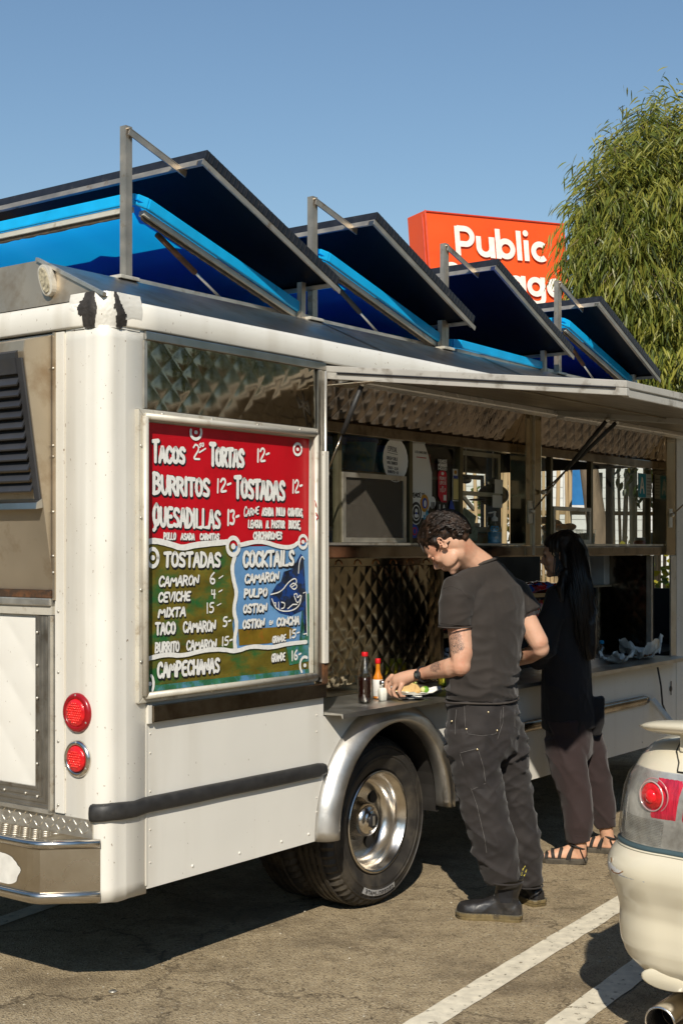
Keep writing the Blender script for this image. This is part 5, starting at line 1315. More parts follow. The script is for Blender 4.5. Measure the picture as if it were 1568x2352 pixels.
lp_ = MB().tube([at(1197, 2012, 5.93) - B, at(1200, 1998, 5.93) - B, at(1206, 1990, 5.93) - B, at(1209, 1998, 5.94) - B, at(1203, 2013, 5.94) - B], .0028, 6)
lp_.build('pull_loop', M('yellow_black_webbing', (.50, .42, .06), .7, c2=(.03, .03, .02), c2_at=.5, c2_soft=.02, c2_scale=90), man)
# hair
hair_m = M('dark_brown_hair', (.014, .0075, .0045), .48, var=.5, scale=60, c2=(.042, .020, .010), c2_at=.58, c2_scale=30)
hm = MB()
er = lambda c, r: hm.ell(c, r, hrot, n=20, m=14)
er(q(-.024, 0, .040), (.102, .084, .094)); er(q(.022, 0, .076), (.056, .064, .052)); er(q(-.074, 0, -.005), (.050, .070, .064)); er(q(-.076, 0, -.045), (.022, .048, .030))
hp2 = organic('hair', hm, .006, hair_m, man, B, it=3, wr=lambda p, n: folds(p, .010, (26, 26, 26), 3.) + folds(p, .004, (60, 60, 60), 7.))
gens = []
for i in range(1900):
    u = rnd.uniform(-1, 1); th = rnd.uniform(0, math.tau)
    l, ff = u, math.cos(th) * math.sqrt(1 - u * u); up = math.sin(th) * math.sqrt(1 - u * u)
    if (abs(l) > .6 and up < .12 and ff > -.45): continue
    if (ff > .35 and up < .62): continue
    if up < -.65 or (ff > .55 and up < .55) or (ff > .1 and up < .05) or (ff > -.35 and up < -.25): continue
    p = q(-.020 + .101 * ff, .083 * l, .030 + .093 * up); path = [p]
    flow = (-HF * 1.0 + HL * l * .35 - HU * (.35 + (0.5 if ff < -.3 else 0)) + HU * .5 * max(0, ff))
    n_ = (p - q(-.02, 0, .02)).normalized(); ph = rnd.uniform(0, 6.3); ln_ = rnd.uniform(.007, .012) * (1.1 if ff > 0 else .95)
    cl = noise.noise(p * 30) * 3
    for k in range(8):
        nd = flow.normalized() * ln_ + (HL * math.sin(ph + k * .9 + cl) + HU * math.cos(ph * .5 + k * .8 + cl)) * .0045
        p = p + nd
        c_ = q(-.02, 0, .02); v = p - c_; rad = .105 * (1 + .02 * math.sin(cl * 3)) ; 
        vl = Vector((v.dot(HF) / .112, v.dot(HL) / .092, v.dot(HU) / .108)); 
        if vl.length < 1.0: p = c_ + v / vl.length * (1.0 + .07 * rnd.random())
        elif vl.length > 1.16: p = c_ + v / vl.length * 1.14
        path.append(p)
    gens.append((path, rnd.uniform(.004, .009)))
hair_strands('hair_locks', hair_m, man, B, gens)['kind'] = 'stuff'
# stray forelock hanging in front
gens = []
for i in range(8):
    p = q(.03 + rnd.uniform(-.02, .03), rnd.uniform(-.05, .06), .095 + rnd.uniform(-.02, .01)); path = [p]
    for k in range(6):
        p = p + HF * .007 - HU * .0035 * k + HL * rnd.uniform(-.003, .003); path.append(p)
    gens.append((path, .004))
hair_strands('forelock', hair_m, man, B, gens)['kind'] = 'stuff'
# brows, lashes
for s in (-1, 1):
    MB().tube([q(.093, s * .018, .012) - B, q(.096, s * .030, .018) - B, q(.082, s * .046, .014) - B], [.003, .0038, .002], 6).build('eyebrow', hair_m, man, smooth=True)
    MB().ell(q(.0785, s * .032, -.006) - B, (.0115, .0115, .0105), n=14, m=10).build('eyelid', skin, man, smooth=True)
    MB().tube([q(.090, s * .020, -.004) - B, q(.0905, s * .031, -.007) - B, q(.082, s * .043, -.004) - B], .0018, 6).build('eyelashes', hair_m, man, smooth=True)
# wristwatch
wt = empty('wristwatch', (0, 0, 0)); wt.parent = man
ax_w = (at(1005, 1540, 6.02) - WR).normalized(); wc = at(969, 1549, 6.088)
ring_tube(wc, .0325, .0305, Vector((0, 0, 1)), ax_w, .0055, 'strap', black_plastic, wt)
nv = (Vector((-.25, -1, .12)) - ax_w * Vector((-.25, -1, .12)).dot(ax_w)).normalized(); sv = ax_w.cross(nv)
fm = MB(); cc = wc + nv * .034 - B
for z_, rr_ in ((0, 1),):
    fm.rings([[cc + nv * h + ax_w * (.0175 * kk * math.cos(a)) + sv * (.0195 * kk * math.sin(a)) for a in [2 * math.pi * k / 8 + .39 for k in range(8)]] for h, kk in ((-.006, 1), (.004, 1), (.007, .8))])
fm.build('watch_case', black_plastic, wt)
MB().rings([[cc + nv * h + ax_w * (.0085 * math.cos(a)) + sv * (.0085 * math.sin(a)) for a in [2 * math.pi * k / 12 for k in range(12)]] for h in (.0065, .0078)]).build('watch_display', M('watch_lcd', (.10, .11, .10), .1), wt)

# ---------------------------------------------------------------- the woman
B2 = Vector((1.22, 7.1, 0))
wom = empty('person', B2, 0, 'person with long black hair, loose black shirt, dark joggers and sandals facing the cabinet', 'person')
Lw = Vector((-.40, -.92, 0)).normalized()
FW = Vector((-.93, .34, -.10)).normalized(); UW = (Vector((0, 0, 1)) - FW * FW.z).normalized()
wb = MB(); WC = at(1290, 1272, 7.1)
qw, LW, wrot = head(wb, WC, FW, UW, .98, True)
limb(wb, [(qw(-.02, 0, -.06), .048), (at(1306, 1345, 7.12), .055)])
loft(wb, [(at(1306, 1340, 7.12), .06, .05), (at(1306, 1365, 7.12), .12, .06), (at(1306, 1420, 7.12), .125, .075), (at(1302, 1520, 7.1), .11, .07), (at(1302, 1620, 7.1), .10, .07)], Lw)
limb(wb, [(at(1275, 1380, 7.02), .045), (at(1250, 1490, 6.97), .038), (at(1225, 1515, 7.12), .03), (at(1212, 1510, 7.26), .026)])
limb(wb, [(at(1330, 1380, 7.25), .045), (at(1300, 1490, 7.35), .038), (at(1262, 1500, 7.5), .03)])
wb.ell(at(1207, 1508, 7.30), (.04, .035, .022))
for pts in ([(at(1290, 1720, 7.05), .055), (at(1322, 1827, 7.05), .050), (at(1328, 1930, 7.04), .042), (at(1332, 1962, 7.04), .034)], [(at(1345, 1720, 7.2), .055), (at(1372, 1827, 7.25), .048), (at(1390, 1895, 7.28), .040), (at(1396, 1935, 7.29), .034)]):
    limb(wb, pts)
skin2 = skin_mat('tan_skin', (.60, .34, .22))
def foot(mb, heel, toe):
    heel, toe = Vector(heel), Vector(toe); ax = toe - heel; Ln = ax.length; ax.normalize(); sd = Vector((-ax.y, ax.x, 0)); rings = []
    for t, w_, h in ((.03, .018, .05), (.10, .028, .075), (.22, .030, .085), (.36, .030, .075), (.5, .034, .058), (.66, .041, .044), (.80, .044, .034), (.88, .040, .028)):
        c = heel + ax * Ln * t
        rings.append([c + sd * (w_ * math.cos(a)) + Vector((0, 0, .028 + (math.sin(a) * h if math.sin(a) > 0 else 0))) for a in [2 * math.pi * k / 16 for k in range(16)]])
    mb.rings(rings)
    for k in range(5):
        l = (-.034 + k * .016); r = .011 if k in (0, 4) else .009
        k2 = k
        mb.ell(heel + ax * (Ln * (.93 - .035 * abs(k2 - 3) * .5)) + sd * l + Vector((0, 0, .036)), (r * 1.6, r, r), n=8, m=6)
    return ax, sd, Ln
ft1 = (gnd(1346, 1986), gnd(1243, 1979)); ft2 = (gnd(1416, 1962), gnd(1322, 1952))
for h_, t_ in (ft1, ft2): foot(wb, h_, t_)
wb_o = organic('body', wb, .0055, skin2, wom, B2, it=4)
shade_black = M('black_shirt_cloth', (.011, .0095, .0105), .85, var=.2, scale=10, bump=.0008, bscale=200, sheen=.08, c2=(.018, .015, .016), c2_at=.55, c2_scale=5)
ws = MB()
loft(ws, [(at(1305, 1668, 7.12), .160, .140), (at(1303, 1640, 7.11), .158, .138), (at(1300, 1580, 7.10), .148, .130), (at(1300, 1520, 7.10), .142, .125), (at(1302, 1450, 7.12), .148, .120), (at(1305, 1400, 7.12), .160, .118), (at(1306, 1370, 7.12), .165, .105), (at(1306, 1350, 7.12), .10, .08), (at(1304, 1340, 7.12), .068, .064)], Lw, 26)
limb(ws, [(at(1280, 1375, 7.03), .068), (at(1262, 1430, 6.99), .064), (at(1251, 1488, 6.97), .060), (at(1238, 1515, 7.05), .052), (at(1222, 1515, 7.15), .042)], 16)
limb(ws, [(at(1326, 1375, 7.22), .066), (at(1318, 1430, 7.3), .06), (at(1300, 1490, 7.36), .055), (at(1270, 1500, 7.45), .045)], 16)
# longer back tail
loft(ws, [(at(1345, 1600, 7.12), .10, .05), (at(1348, 1660, 7.12), .10, .045), (at(1350, 1688, 7.12), .07, .03)], Vector((.8, -.5, 0)), 18)
organic('loose_shirt', ws, .0075, shade_black, wom, B2, it=5, wr=lambda p, n: folds(Vector((p.x + p.z * .2, p.y, p.z)), .008, (9, 9, 4.5), 5.) + folds(p, .003, (16, 16, 9), 1.))
jog = M('dark_brown_jogger_cloth', (.029, .0165, .016), .85, var=.12, scale=8, bump=.0007, bscale=220, sheen=.12)
wp = MB()
loft(wp, [(at(1304, 1640, 7.1), .155, .12), (at(1308, 1700, 7.12), .155, .125), (at(1312, 1740, 7.13), .14, .11)], Lw, 24)
loft(wp, [(at(1292, 1690, 7.06), .098, .105), (at(1303, 1750, 7.05), .092, .10), (at(1319, 1810, 7.05), .083, .088), (at(1325, 1850, 7.05), .080, .085), (at(1328, 1900, 7.04), .074, .076), (at(1328, 1920, 7.04), .062, .066), (at(1329, 1934, 7.04), .056, .060)], Lw, 22)
loft(wp, [(at(1342, 1690, 7.2), .09, .10), (at(1358, 1750, 7.23), .082, .09), (at(1372, 1810, 7.25), .074, .08), (at(1381, 1850, 7.27), .070, .074), (at(1386, 1872, 7.27), .062, .066), (at(1389, 1898, 7.28), .054, .058)], Lw, 22)
wpo = organic('joggers', wp, .0075, jog, wom, B2, it=5, wr=lambda p, n: folds(Vector((p.x, p.y, p.z + p.x * 1.2)), .008, (5, 5, 9), 2.) + folds(p, .003, (14, 14, 10), 6.))
ring_tube(at(1328.5, 1916, 7.04), .060, .064, Lw, Vector((0, 0, 1)), .003, 'ankle_cuff', jog, wpo, base=B2); ring_tube(at(1386, 1876, 7.275), .058, .062, Lw, Vector((0, 0, 1)), .003, 'ankle_cuff', jog, wpo, base=B2)
strap_m = M('black_sandal_webbing', (.018, .016, .014), .7, var=.3, scale=60)
for heel, toe in (ft1, ft2):
    ax = (toe - heel); Ln = ax.length; ax.normalize(); sd = Vector((-ax.y, ax.x, 0)); out = []
    pr = [(-.03, .02), (.05, .036), (.25, .038), (.45, .038), (.7, .050), (.88, .048), (1.0, .032), (1.05, .012)]
    for t, w_ in pr: out.append(heel + ax * Ln * t + sd * w_ - B2)
    for t, w_ in reversed(pr): out.append(heel + ax * Ln * t - sd * w_ - B2)
    c_ = (heel + toe) / 2 - B2
    so_ = MB().rings([[c_ + (p - c_) * k + Vector((0, 0, z + (.006 if abs((p - c_).dot(ax)) > Ln * .42 else 0))) for p in out] for z, k in ((0, .96), (.012, .99), (.022, 1.0), (.028, .97))]).build('sandal', M('grey_brown_sandal_sole', (.07, .06, .045), .7, var=.3, scale=40), wom)
    def band(t, h, wd, lean=0, nm='strap'):
        mb = MB(); ring = []
        c = heel + ax * Ln * t - B2
        for k in range(17):
            a = math.pi * k / 16; p = c + sd * ((wd) * math.cos(a)) + ax * (lean * math.sin(a)) + Vector((0, 0, .024 + h * math.sin(a) ** .8))
            ring.append([p - ax * .009, p + ax * .009, p + ax * .009 + Vector((0, 0, .003)), p - ax * .009 + Vector((0, 0, .003))])
        mb.rings(ring).build(nm, strap_m, so_)
    band(.86, .030, .049); band(.70, .046, .046, .01); band(.58, .056, .042, -.01); band(.40, .080, .038, -.035)
    # ankle strap
    ring_tube(heel + ax * Ln * .20 + Vector((0, 0, .095)), .036, .042, sd, (Vector((0, 0, 1)) - ax * .35).normalized(), .006, 'ankle_strap', strap_m, so_, base=B2)
    for s in (-1, 1): MB().bar(heel + ax * Ln * .35 + sd * .036 * s + Vector((0, 0, .02)) - B2, heel + ax * Ln * .28 + sd * .036 * s + Vector((0, 0, .09)) - B2, .012, .004).bar(heel + ax * Ln * .0 + sd * .030 * s + Vector((0, 0, .02)) - B2, heel + ax * Ln * .12 + sd * .036 * s + Vector((0, 0, .085)) - B2, .012, .004).build('side_strap', strap_m, so_)
blk_hair = M('long_black_hair', (.008, .006, .006), .38, var=.5, scale=60, c2=(.022, .013, .009), c2_at=.62, c2_scale=20)
hm = MB()
hm.ell(qw(-.022, 0, .035), (.098, .084, .088), wrot, n=20, m=14); hm.ell(qw(.03, 0, .06), (.055, .066, .048), wrot)
loft(hm, [(at(1300, 1235, 7.12), .05, .06), (at(1315, 1270, 7.12), .082, .085), (at(1320, 1330, 7.11), .085, .085), (at(1333, 1390, 7.06), .085, .075), (at(1343, 1440, 7.02), .070, .062), (at(1350, 1485, 7.01), .05, .045), (at(1356, 1515, 7.0), .02, .02)], Vector((.7, -.7, 0)), 20)
loft(hm, [(qw(-.02, .055, .05), .03, .03), (qw(-.035, .075, -.02), .032, .03), (qw(-.04, .078, -.09), .028, .028), (at(1287, 1350, 6.98), .03, .025), (at(1290, 1385, 6.97), .012, .012)], Vector((1, 0, 0)), 14)
organic('long_hair', hm, .0065, blk_hair, wom, B2, it=3, wr=lambda p, n: folds(p, .007, (30, 30, 3), 4.) + folds(p, .003, (70, 70, 6), 1.))
gens = []
for i in range(420):
    a = rnd.uniform(-1, 1); st_x = 1288 + 62 * (a * .5 + .5); dd = 7.12 - .12 * math.sin((a * .5 + .5) * 3.1)
    x0 = st_x; y0 = 1240 + 60 * abs(a) ** 2; x1 = 1318 + 56 * (a * .5 + .5) * rnd.uniform(.8, 1.15); y1 = rnd.uniform(1400, 1520)
    path = []
    for k in range(9):
        f = k / 8; path.append(at(x0 + (x1 - x0) * f ** 1.3 + 4 * math.sin(f * 5 + i), y0 + (y1 - y0) * f, dd - .09 * math.sin(f * 3.14 * .9) + .01 * math.sin(i)))
    gens.append((path, .006))
hair_strands('hair_strands', blk_hair, wom, B2, gens)['kind'] = 'stuff'
gens = []
for i in range(70):   # loose strands by the cheek
    p = qw(.02 - rnd.random() * .06, .074, .05 - rnd.random() * .05); path = [p]
    for k in range(7): p = p + Vector((.002 * math.sin(i + k * .7), -.002, -.022)) + FW * .004 * math.cos(i); path.append(p)
    gens.append((path, .0028))
hair_strands('cheek_strands', blk_hair, wom, B2, gens)['kind'] = 'stuff'
MB().tube([qw(.094, .014, .015) - B2, qw(.090, .034, .022) - B2], .0028, 6).build('eyebrow', blk_hair, wom)
MB().ell(qw(.081, .030, -.004) - B2, (.010, .010, .010)).build('eye', M('eye_dark', (.15, .12, .1), .2), wom, smooth=True)
MB().tube([qw(.090, .020, -.002) - B2, qw(.088, .040, -.003) - B2], .002, 6).build('eyelashes', blk_hair, wom)
# ================================================================ parked car
CO = Vector((1.458, 3.852, 0))
cang = math.atan2(U.y, U.x)
car = empty('parked_car', CO, cang, 'cream white coupe seen from behind with rear spoiler and scraped bumper corner', 'car')
def carpaint(name):
    m = M(name, (.66, .60, .455), .32, var=.03, scale=3, coat=.9, bump=.0004, bscale=4)
    t = m.node_tree; b = t.nodes['Principled BSDF']; src = b.inputs['Base Color'].links[0].from_socket
    tc = t.nodes.new('ShaderNodeTexCoord')
    def spot(c, r, stretch, col_, th=.5, sc=26):
        nonlocal src
        vd = t.nodes.new('ShaderNodeVectorMath'); vd.operation = 'SUBTRACT'; lk(t, tc.outputs['Object'], vd.inputs[0]); vd.inputs[1].default_value = c
        mu_ = t.nodes.new('ShaderNodeVectorMath'); mu_.operation = 'MULTIPLY'; lk(t, vd.outputs[0], mu_.inputs[0]); mu_.inputs[1].default_value = stretch
        ln = t.nodes.new('ShaderNodeVectorMath'); ln.operation = 'LENGTH'; lk(t, mu_.outputs[0], ln.inputs[0])
        n = t.nodes.new('ShaderNodeTexNoise'); n.inputs['Scale'].default_value = sc; n.inputs['Detail'].default_value = 6; n.inputs['Roughness'].default_value = .7; lk(t, tc.outputs['Object'], n.inputs[0])
        a = t.nodes.new('ShaderNodeMath'); a.operation = 'MULTIPLY_ADD'; lk(t, n.outputs[0], a.inputs[0]); a.inputs[1].default_value = r * 2; lk(t, ln.outputs[1], a.inputs[2])
        r1 = t.nodes.new('ShaderNodeMapRange'); lk(t, a.outputs[0], r1.inputs[0]); r1.inputs[1].default_value = r * (1 + th); r1.inputs[2].default_value = r * (1.12 + th); r1.inputs[3].default_value = 1; r1.inputs[4].default_value = 0
        mx = t.nodes.new('ShaderNodeMix'); mx.data_type = 'RGBA'; lk(t, r1.outputs[0], mx.inputs[0]); lk(t, src, mx.inputs[6]); mx.inputs[7].default_value = (*col_, 1); src = mx.outputs[2]
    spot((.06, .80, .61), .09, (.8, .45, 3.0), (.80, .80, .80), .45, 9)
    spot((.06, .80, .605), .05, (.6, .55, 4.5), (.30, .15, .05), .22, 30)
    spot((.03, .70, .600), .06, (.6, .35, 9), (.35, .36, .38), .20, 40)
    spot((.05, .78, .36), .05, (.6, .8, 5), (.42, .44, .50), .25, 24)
    lk(t, src, b.inputs['Base Color']); return m
cpaint = carpaint('cream_car_paint')
WZ = [(.22, .66, .17), (.25, .73, .11), (.28, .775, .07), (.32, .805, .045), (.37, .820, .035), (.42, .824, .035), (.47, .825, .040), (.52, .833, .030), (.57, .845, .010), (.605, .851, .0), (.63, .850, .0), (.66, .840, .008), (.685, .826, .025), (.70, .818, .036),
      (.72, .815, .040), (.80, .808, .048), (.86, .802, .055), (.92, .786, .070), (.945, .776, .080), (.97, .765, .095), (1.00, .742, .12), (1.02, .70, .16), (1.03, .62, .24)]
def cw(z):
    for a, b in zip(WZ[:-1], WZ[1:]):
        if a[0] <= z <= b[0]:
            f = (z - a[0]) / (b[0] - a[0]); return a[1] + (b[1] - a[1]) * f, a[2] + (b[2] - a[2]) * f
    return WZ[-1][1:]
CL = 4.35; CR = .24
def car_ring(z, n=20, off=0.):
    w_, e = cw(z); rc = CR; pts = []
    # plan outline: slightly crowned rear, rounded corners, long sides, rounded nose
    for k in range(-n, n + 1):            # rear edge between the corners
        b_ = (w_ - rc) * k / n; pts.append((e + .05 * (k / n) ** 2 - .05 - off, b_))
    left = [(e + rc - (rc + off) * math.cos(t), (w_ - rc) + (rc + off) * math.sin(t)) for t in [math.pi / 2 * k / 14 for k in range(1, 15)]]
    pts += left; sides = [(e + .5, w_ + off + .005), (1.2, w_ + off + .015), (2.2, w_ + off + .02), (3.2, w_ + off)]
    pts += sides
    nose = [(CL - .45 + .45 * math.sin(t), (w_ - .45) + .45 * math.cos(t)) for t in [math.pi / 2 * k / 8 for k in range(9)]]
    pts += nose; tail = [(a, -b) for a, b in reversed(nose)] + [(a, -b) for a, b in reversed(sides)] + [(a, -b) for a, b in reversed(left)]
    return [Vector((a, b_, z)) for a, b_ in pts + tail]
zs = sorted(set([round(.22 + .0115 * k, 4) for k in range(71)] + [1.03]))
mb = MB(); mb.rings([car_ring(z) for z in zs if z <= 1.03]); cb_ = mb.build('body', cpaint, car, smooth=True)
# gaps: bumper seam and boot-lid shut line as dark narrow channels
def car_line(pts, name, m, r):
    return MB().tube(pts, r, 6).build(name, m, cb_, smooth=True)
gap_m = M('panel_gap', (.02, .018, .015), .7)
def csurf(b_, z, off=0.0):  # point on rear surface at lateral b_ (left positive)
    w_, e = cw(z); rc = CR
    if b_ <= w_ - rc: return Vector((e + .05 * (b_ / max(.01, (w_ - rc))) ** 2 - .05 - off, b_, z))
    s = min(1, (b_ - (w_ - rc)) / rc); t = math.asin(s); return Vector((e + rc - (rc + off) * math.cos(t), b_ + off * s, z))
def corner(t, z, off=0.0):
    """t 0 at the start of the corner bend, 1 at the side"""
    w_, e = cw(z); a = math.pi / 2 * t
    return Vector((e + CR - (CR + off) * math.cos(a), (w_ - CR) + (CR + off) * math.sin(a), z))
car_line([csurf(b_, .684, .0004) for b_ in [.0 + .56 * k / 20 for k in range(20)]] + [corner(t / 14, .684, .0004) for t in range(15)], 'bumper_seam', M('faint_seam', (.25, .23, .17), .6), .0016)
car_line([csurf(.56, .945, .0005), csurf(.562, .97, .0006), csurf(.585, 1.0, .001), csurf(.60, 1.02, .002), Vector((.35, .60, 1.034)), Vector((.7, .60, 1.034))], 'boot_shut_line', gap_m, .0025)
car_line([csurf(b_, .943, .0004) for b_ in [-.6 + 1.16 * k / 20 for k in range(21)]], 'boot_lower_line', gap_m, .003)
# scratches and a dent line on the corner
for pts in ([(.3, .617), (.36, .605), (.45, .6), (.5, .604)], [(.55, .640), (.5, .633), (.52, .628)]):
    car_line([corner(t, z, .0006) for t, z in pts], 'scratch', M('rusty_scratch', (.20, .10, .035), .8), .0016)
# tail lamp
def sheet(name, m, z0_, z1_, off, par, ts=(-.36, 1.0), n=30, nz_=10, edge=.0, top=None):
    vs = []
    for i in range(n + 1):
        u = ts[0] + (ts[1] - ts[0]) * i / n
        for j in range(nz_ + 1):
            f = j / nz_; zt_ = z1_; zb_ = z0_
            if u > .55: zt_ = z1_ - (u - .55) ** 2 * .16; zb_ = z0_ + (u - .55) ** 2 * .05
            z = zb_ + (zt_ - zb_) * f
            o_ = off * (1 if 0 < i < n and 0 < j < nz_ else .25)
            if u < 0: w_, e = cw(z); p = Vector((e + .05 * (1 + u) ** 2 - .05 - o_, (w_ - CR) * (1 + u), z)) if 0 else csurf((w_ - CR) + u * .55, z, o_)
            else: p = corner(u, z, o_)
            vs.append(p)
    return mk(name, vs, [(i * (nz_ + 1) + j, (i + 1) * (nz_ + 1) + j, (i + 1) * (nz_ + 1) + j + 1, i * (nz_ + 1) + j + 1) for i in range(n) for j in range(nz_)], m, par, smooth=True)
tl = empty('tail_light', (0, 0, 0)); tl.parent = car
refl = M('silver_reflector', (.66, .64, .58), .30, .55, var=.12, scale=30, c2=(.34, .32, .28), c2_at=.56, c2_soft=.12, c2_scale=9)
sheet('reflector', refl, .700, .938, .003, tl)
sheet('dark_gasket', M('blue_grey_gasket', (.05, .085, .095), .5), .690, .7045, .008, tl, n=30, nz_=3)
redt = M('red_reflector', (.48, .020, .045), .15, var=.3, scale=40, coat=.6, c2=(.75, .03, .06), c2_at=.56, c2_scale=8, stretch=(1, 6, 1))
sheet('red_band', redt, .79, .92, .006, tl, ts=(-.36, -.07)); sheet('red_band', redt, .79, .92, .006, tl, ts=(-.04, .20), n=12)
ribs = MB()
for k in range(16):
    z = .712 + k * .0050; ribs.tube([corner(u, z, .006) for u in [.05 + .9 * i / 14 for i in range(15)]], .0012, 5)
ribs.build('lens_ribs', clear, tl, smooth=True)['kind'] = 'stuff'
vr = MB()
for k in range(22):
    u = .62 + k * .015; vr.tube([corner(u, .73, .006), corner(u, .80, .006), corner(u, .90, .006)], .0012, 5)
vr.build('side_ribs', clear, tl, smooth=True)['kind'] = 'stuff'
def disc(u, zc, r_, name, m, off, ring=None, par=tl):
    c_ = corner(u, zc, off); n_ = (corner(u, zc, .1) - corner(u, zc, 0)).normalized(); a = Vector((0, 0, 1)); b_ = n_.cross(a).normalized()
    if ring:
        return MB().tube([c_ + a * r_ * math.sin(t) + b_ * r_ * math.cos(t) for t in [math.tau * k / 32 for k in range(33)]], ring, 8, cap=False).build(name, m, par, smooth=True)
    return MB().rings([[c_ + n_ * h + a * rr_ * math.sin(t) + b_ * rr_ * math.cos(t) for t in [math.tau * k / 32 for k in range(32)]] for h, rr_ in ((-.03, r_), (0, r_), (.004, r_ * .9), (.007, r_ * .5), (.008, .001))]).build(name, m, par, smooth=True)
disc(.19, .862, .043, 'red_lens', red_lens, .010); disc(.19, .862, .022, 'red_core', M('bright_red_core', (.85, .012, .02), .15, coat=.5), .017)
disc(.19, .862, .047, 'chrome_ring', M('pink_clear_ring', (.75, .55, .52), .12, .5), .013, ring=.0025); disc(.17, .866, .054, 'outer_ring', M('pink_clear_ring', (.6, .3, .3), .12, .3), .010, ring=.0018)
disc(-.12, .862, .045, 'red_lens', red_lens, .010) if 0 else None
sheet('clear_lens', lens_clear, .702, .936, .014, tl)
# spoiler
sp = MB(); rings = []
for k in range(41):
    f = k / 40; b_ = -.735 + 1.47 * f; e = 1 - abs(b_) / .735; s_ = min(1, (e * 3.0)) ** .5; lift = .020 * (1 - (abs(b_) / .75) ** 2)
    xc = .13 + .05 * (b_ / .75) ** 2; zc = 1.064 + lift
    rings.append([Vector((xc + .105 * s_ * math.cos(t) * (1 if math.cos(t) > 0 else 1.05), b_, zc + .030 * (.35 + .65 * s_) * math.sin(t) * min(1, s_ * 2) + .012 * math.cos(t) * -1 * s_)) for t in [math.tau * q_ / 18 for q_ in range(18)]])
sp.rings(rings).build('spoiler', cpaint, car, smooth=True)
for b_ in (.55, -.55): MB().box(.12, .20, b_ - .02, b_ + .02, 1.0, 1.06).build('spoiler_foot', cpaint, car, bevel=.01)
# rear fog panel, exhaust
MB().rings([[csurf(.585, .285, .002) + Vector((0, .09 * math.cos(t) * k, .034 * math.sin(t) * k)) + Vector((-h, 0, 0)) for t in [math.tau * q_ / 24 for q_ in range(24)]] for h, k in ((-.01, 1), (.006, 1), (.010, .9))]).build('blanking_cover', cpaint, car, smooth=True)
ex = MB().lathe([(.046, -.12), (.050, -.12), (.052, -.115), (.052, .30), (.046, .30), (.044, -.115), (.046, -.12)], (.10, .575, .175), 'x', 28, cap=False); ex.build('exhaust_tip', chrome, car, smooth=True)
MB().lathe([(.044, .0), (.0, .0)], (.10, .575, .175), 'x', 20).build('exhaust_bore', M('soot', (.008, .007, .006), .9), car)
# cabin, wheels, boot lid, plates (mostly beyond the frame)
gl = M('dark_tinted_glass', (.02, .025, .03), .06, coat=.5)
def cab(name, m, k, z0_, z1_, xs, ys):
    MB().rings([[Vector((a, b_ * k, z)) for a, b_ in pts] for z, pts in ((z0_, [(xs[0], -ys[0]), (xs[0], ys[0]), (xs[3], ys[0]), (xs[3], -ys[0])]), (z1_, [(xs[1], -ys[1]), (xs[1], ys[1]), (xs[2], ys[1]), (xs[2], -ys[1])]))]).build(name, m, car, bevel=.03)
cab('cabin_glass', gl, 1, 1.02, 1.34, (.62, 1.25, 2.35, 3.0), (.70, .58)); cab('roof', cpaint, 1, 1.335, 1.37, (1.20, 1.3, 2.2, 2.4), (.59, .55))
for a, b_ in ((.85, .76), (3.45, .76), (.85, -.76), (3.45, -.76)):
    w_ = empty('wheel', (a, b_, .30)); w_.parent = car; s = 1 if b_ > 0 else -1
    MB().lathe([(.2, -.09), (.28, -.1), (.3, -.07), (.3, .07), (.28, .095), (.2, .09)], (0, 0, 0), 'y', 36).build('tyre', tyre_rub, w_, smooth=True)
    MB().lathe([(.19, s * .10), (.18, s * .085), (.06, s * .06), (.05, s * .09), (0, s * .09)], (0, 0, 0), 'y', 24).build('rim', alu, w_, smooth=True)
MB().box(-.0525, -.0500, -.16, .16, .78, .93).build('number_plate', M('plate_white', (.6, .6, .58), .4), car)
o = car_line([csurf(b_, .76, .0004) for b_ in (-.5, 0, .5)], 'boot_crease', cpaint, .002)

# ================================================================ things on the counter
CZ = .9475
def local(s, y, z): return tw(s, y, z)
red_cap = M('red_bottle_cap', (.62, .01, .015), .35, var=.1)
colam = M('cola', (.020, .006, .004), .05, var=.1, coat=.5)
def coke(s, y):
    o = empty('cola_bottle', local(s, y, CZ), 0, 'half full plastic cola bottle with red cap at the rear end of the counter', 'bottle')
    pr = [(0, .006), (.020, .004), (.027, .002), (.030, .012), (.0315, .03), (.0305, .045), (.0315, .06), (.032, .105), (.0325, .125), (.0315, .14), (.029, .152), (.024, .172), (.018, .190), (.0125, .203), (.011, .212), (.0115, .218)]
    mb = MB(); n = 30; rings = []
    for r_1, h in pr:
        rings.append([Vector((r_1 * math.cos(t) * (1 + (.09 * math.cos(5 * t) if h < .02 and r_1 > .01 else 0)), r_1 * math.sin(t) * (1 + (.09 * math.cos(5 * t) if h < .02 and r_1 > .01 else 0)), h + (.004 * math.cos(5 * t) if h < .01 else 0))) for t in [math.tau * k / n for k in range(n)]])
    mb.rings(rings, cap=False).build('bottle', clear, o, smooth=True)
    MB().lathe([(0, .008), (.024, .006), (.0275, .014), (.0298, .03), (.029, .045), (.030, .06), (.0305, .102), (.0305, .1165), (0, .1165)], (0, 0, 0), n=28).build('cola', colam, o, smooth=True)
    MB().lathe([(.0145, .212), (.0148, .214), (.0148, .228), (.0135, .231), (0, .2315)], (0, 0, 0), n=24).build('cap', red_cap, o, smooth=True)
    return o
coke(1.640, .055)
hs = empty('hot_sauce_bottle', local(1.835, .120, CZ), 0, 'slim hot sauce bottle with red cap and white label beside the salt shaker', 'bottle')
MB().lathe([(0, .0), (.021, 0), (.023, .004), (.0235, .09), (.022, .10), (.013, .118), (.0105, .135), (.0105, .165), (.011, .168)], (0, 0, 0), n=24).build('bottle', M('orange_sauce', (.62, .20, .012), .10, var=.15, coat=.8, scale=20), hs, smooth=True)
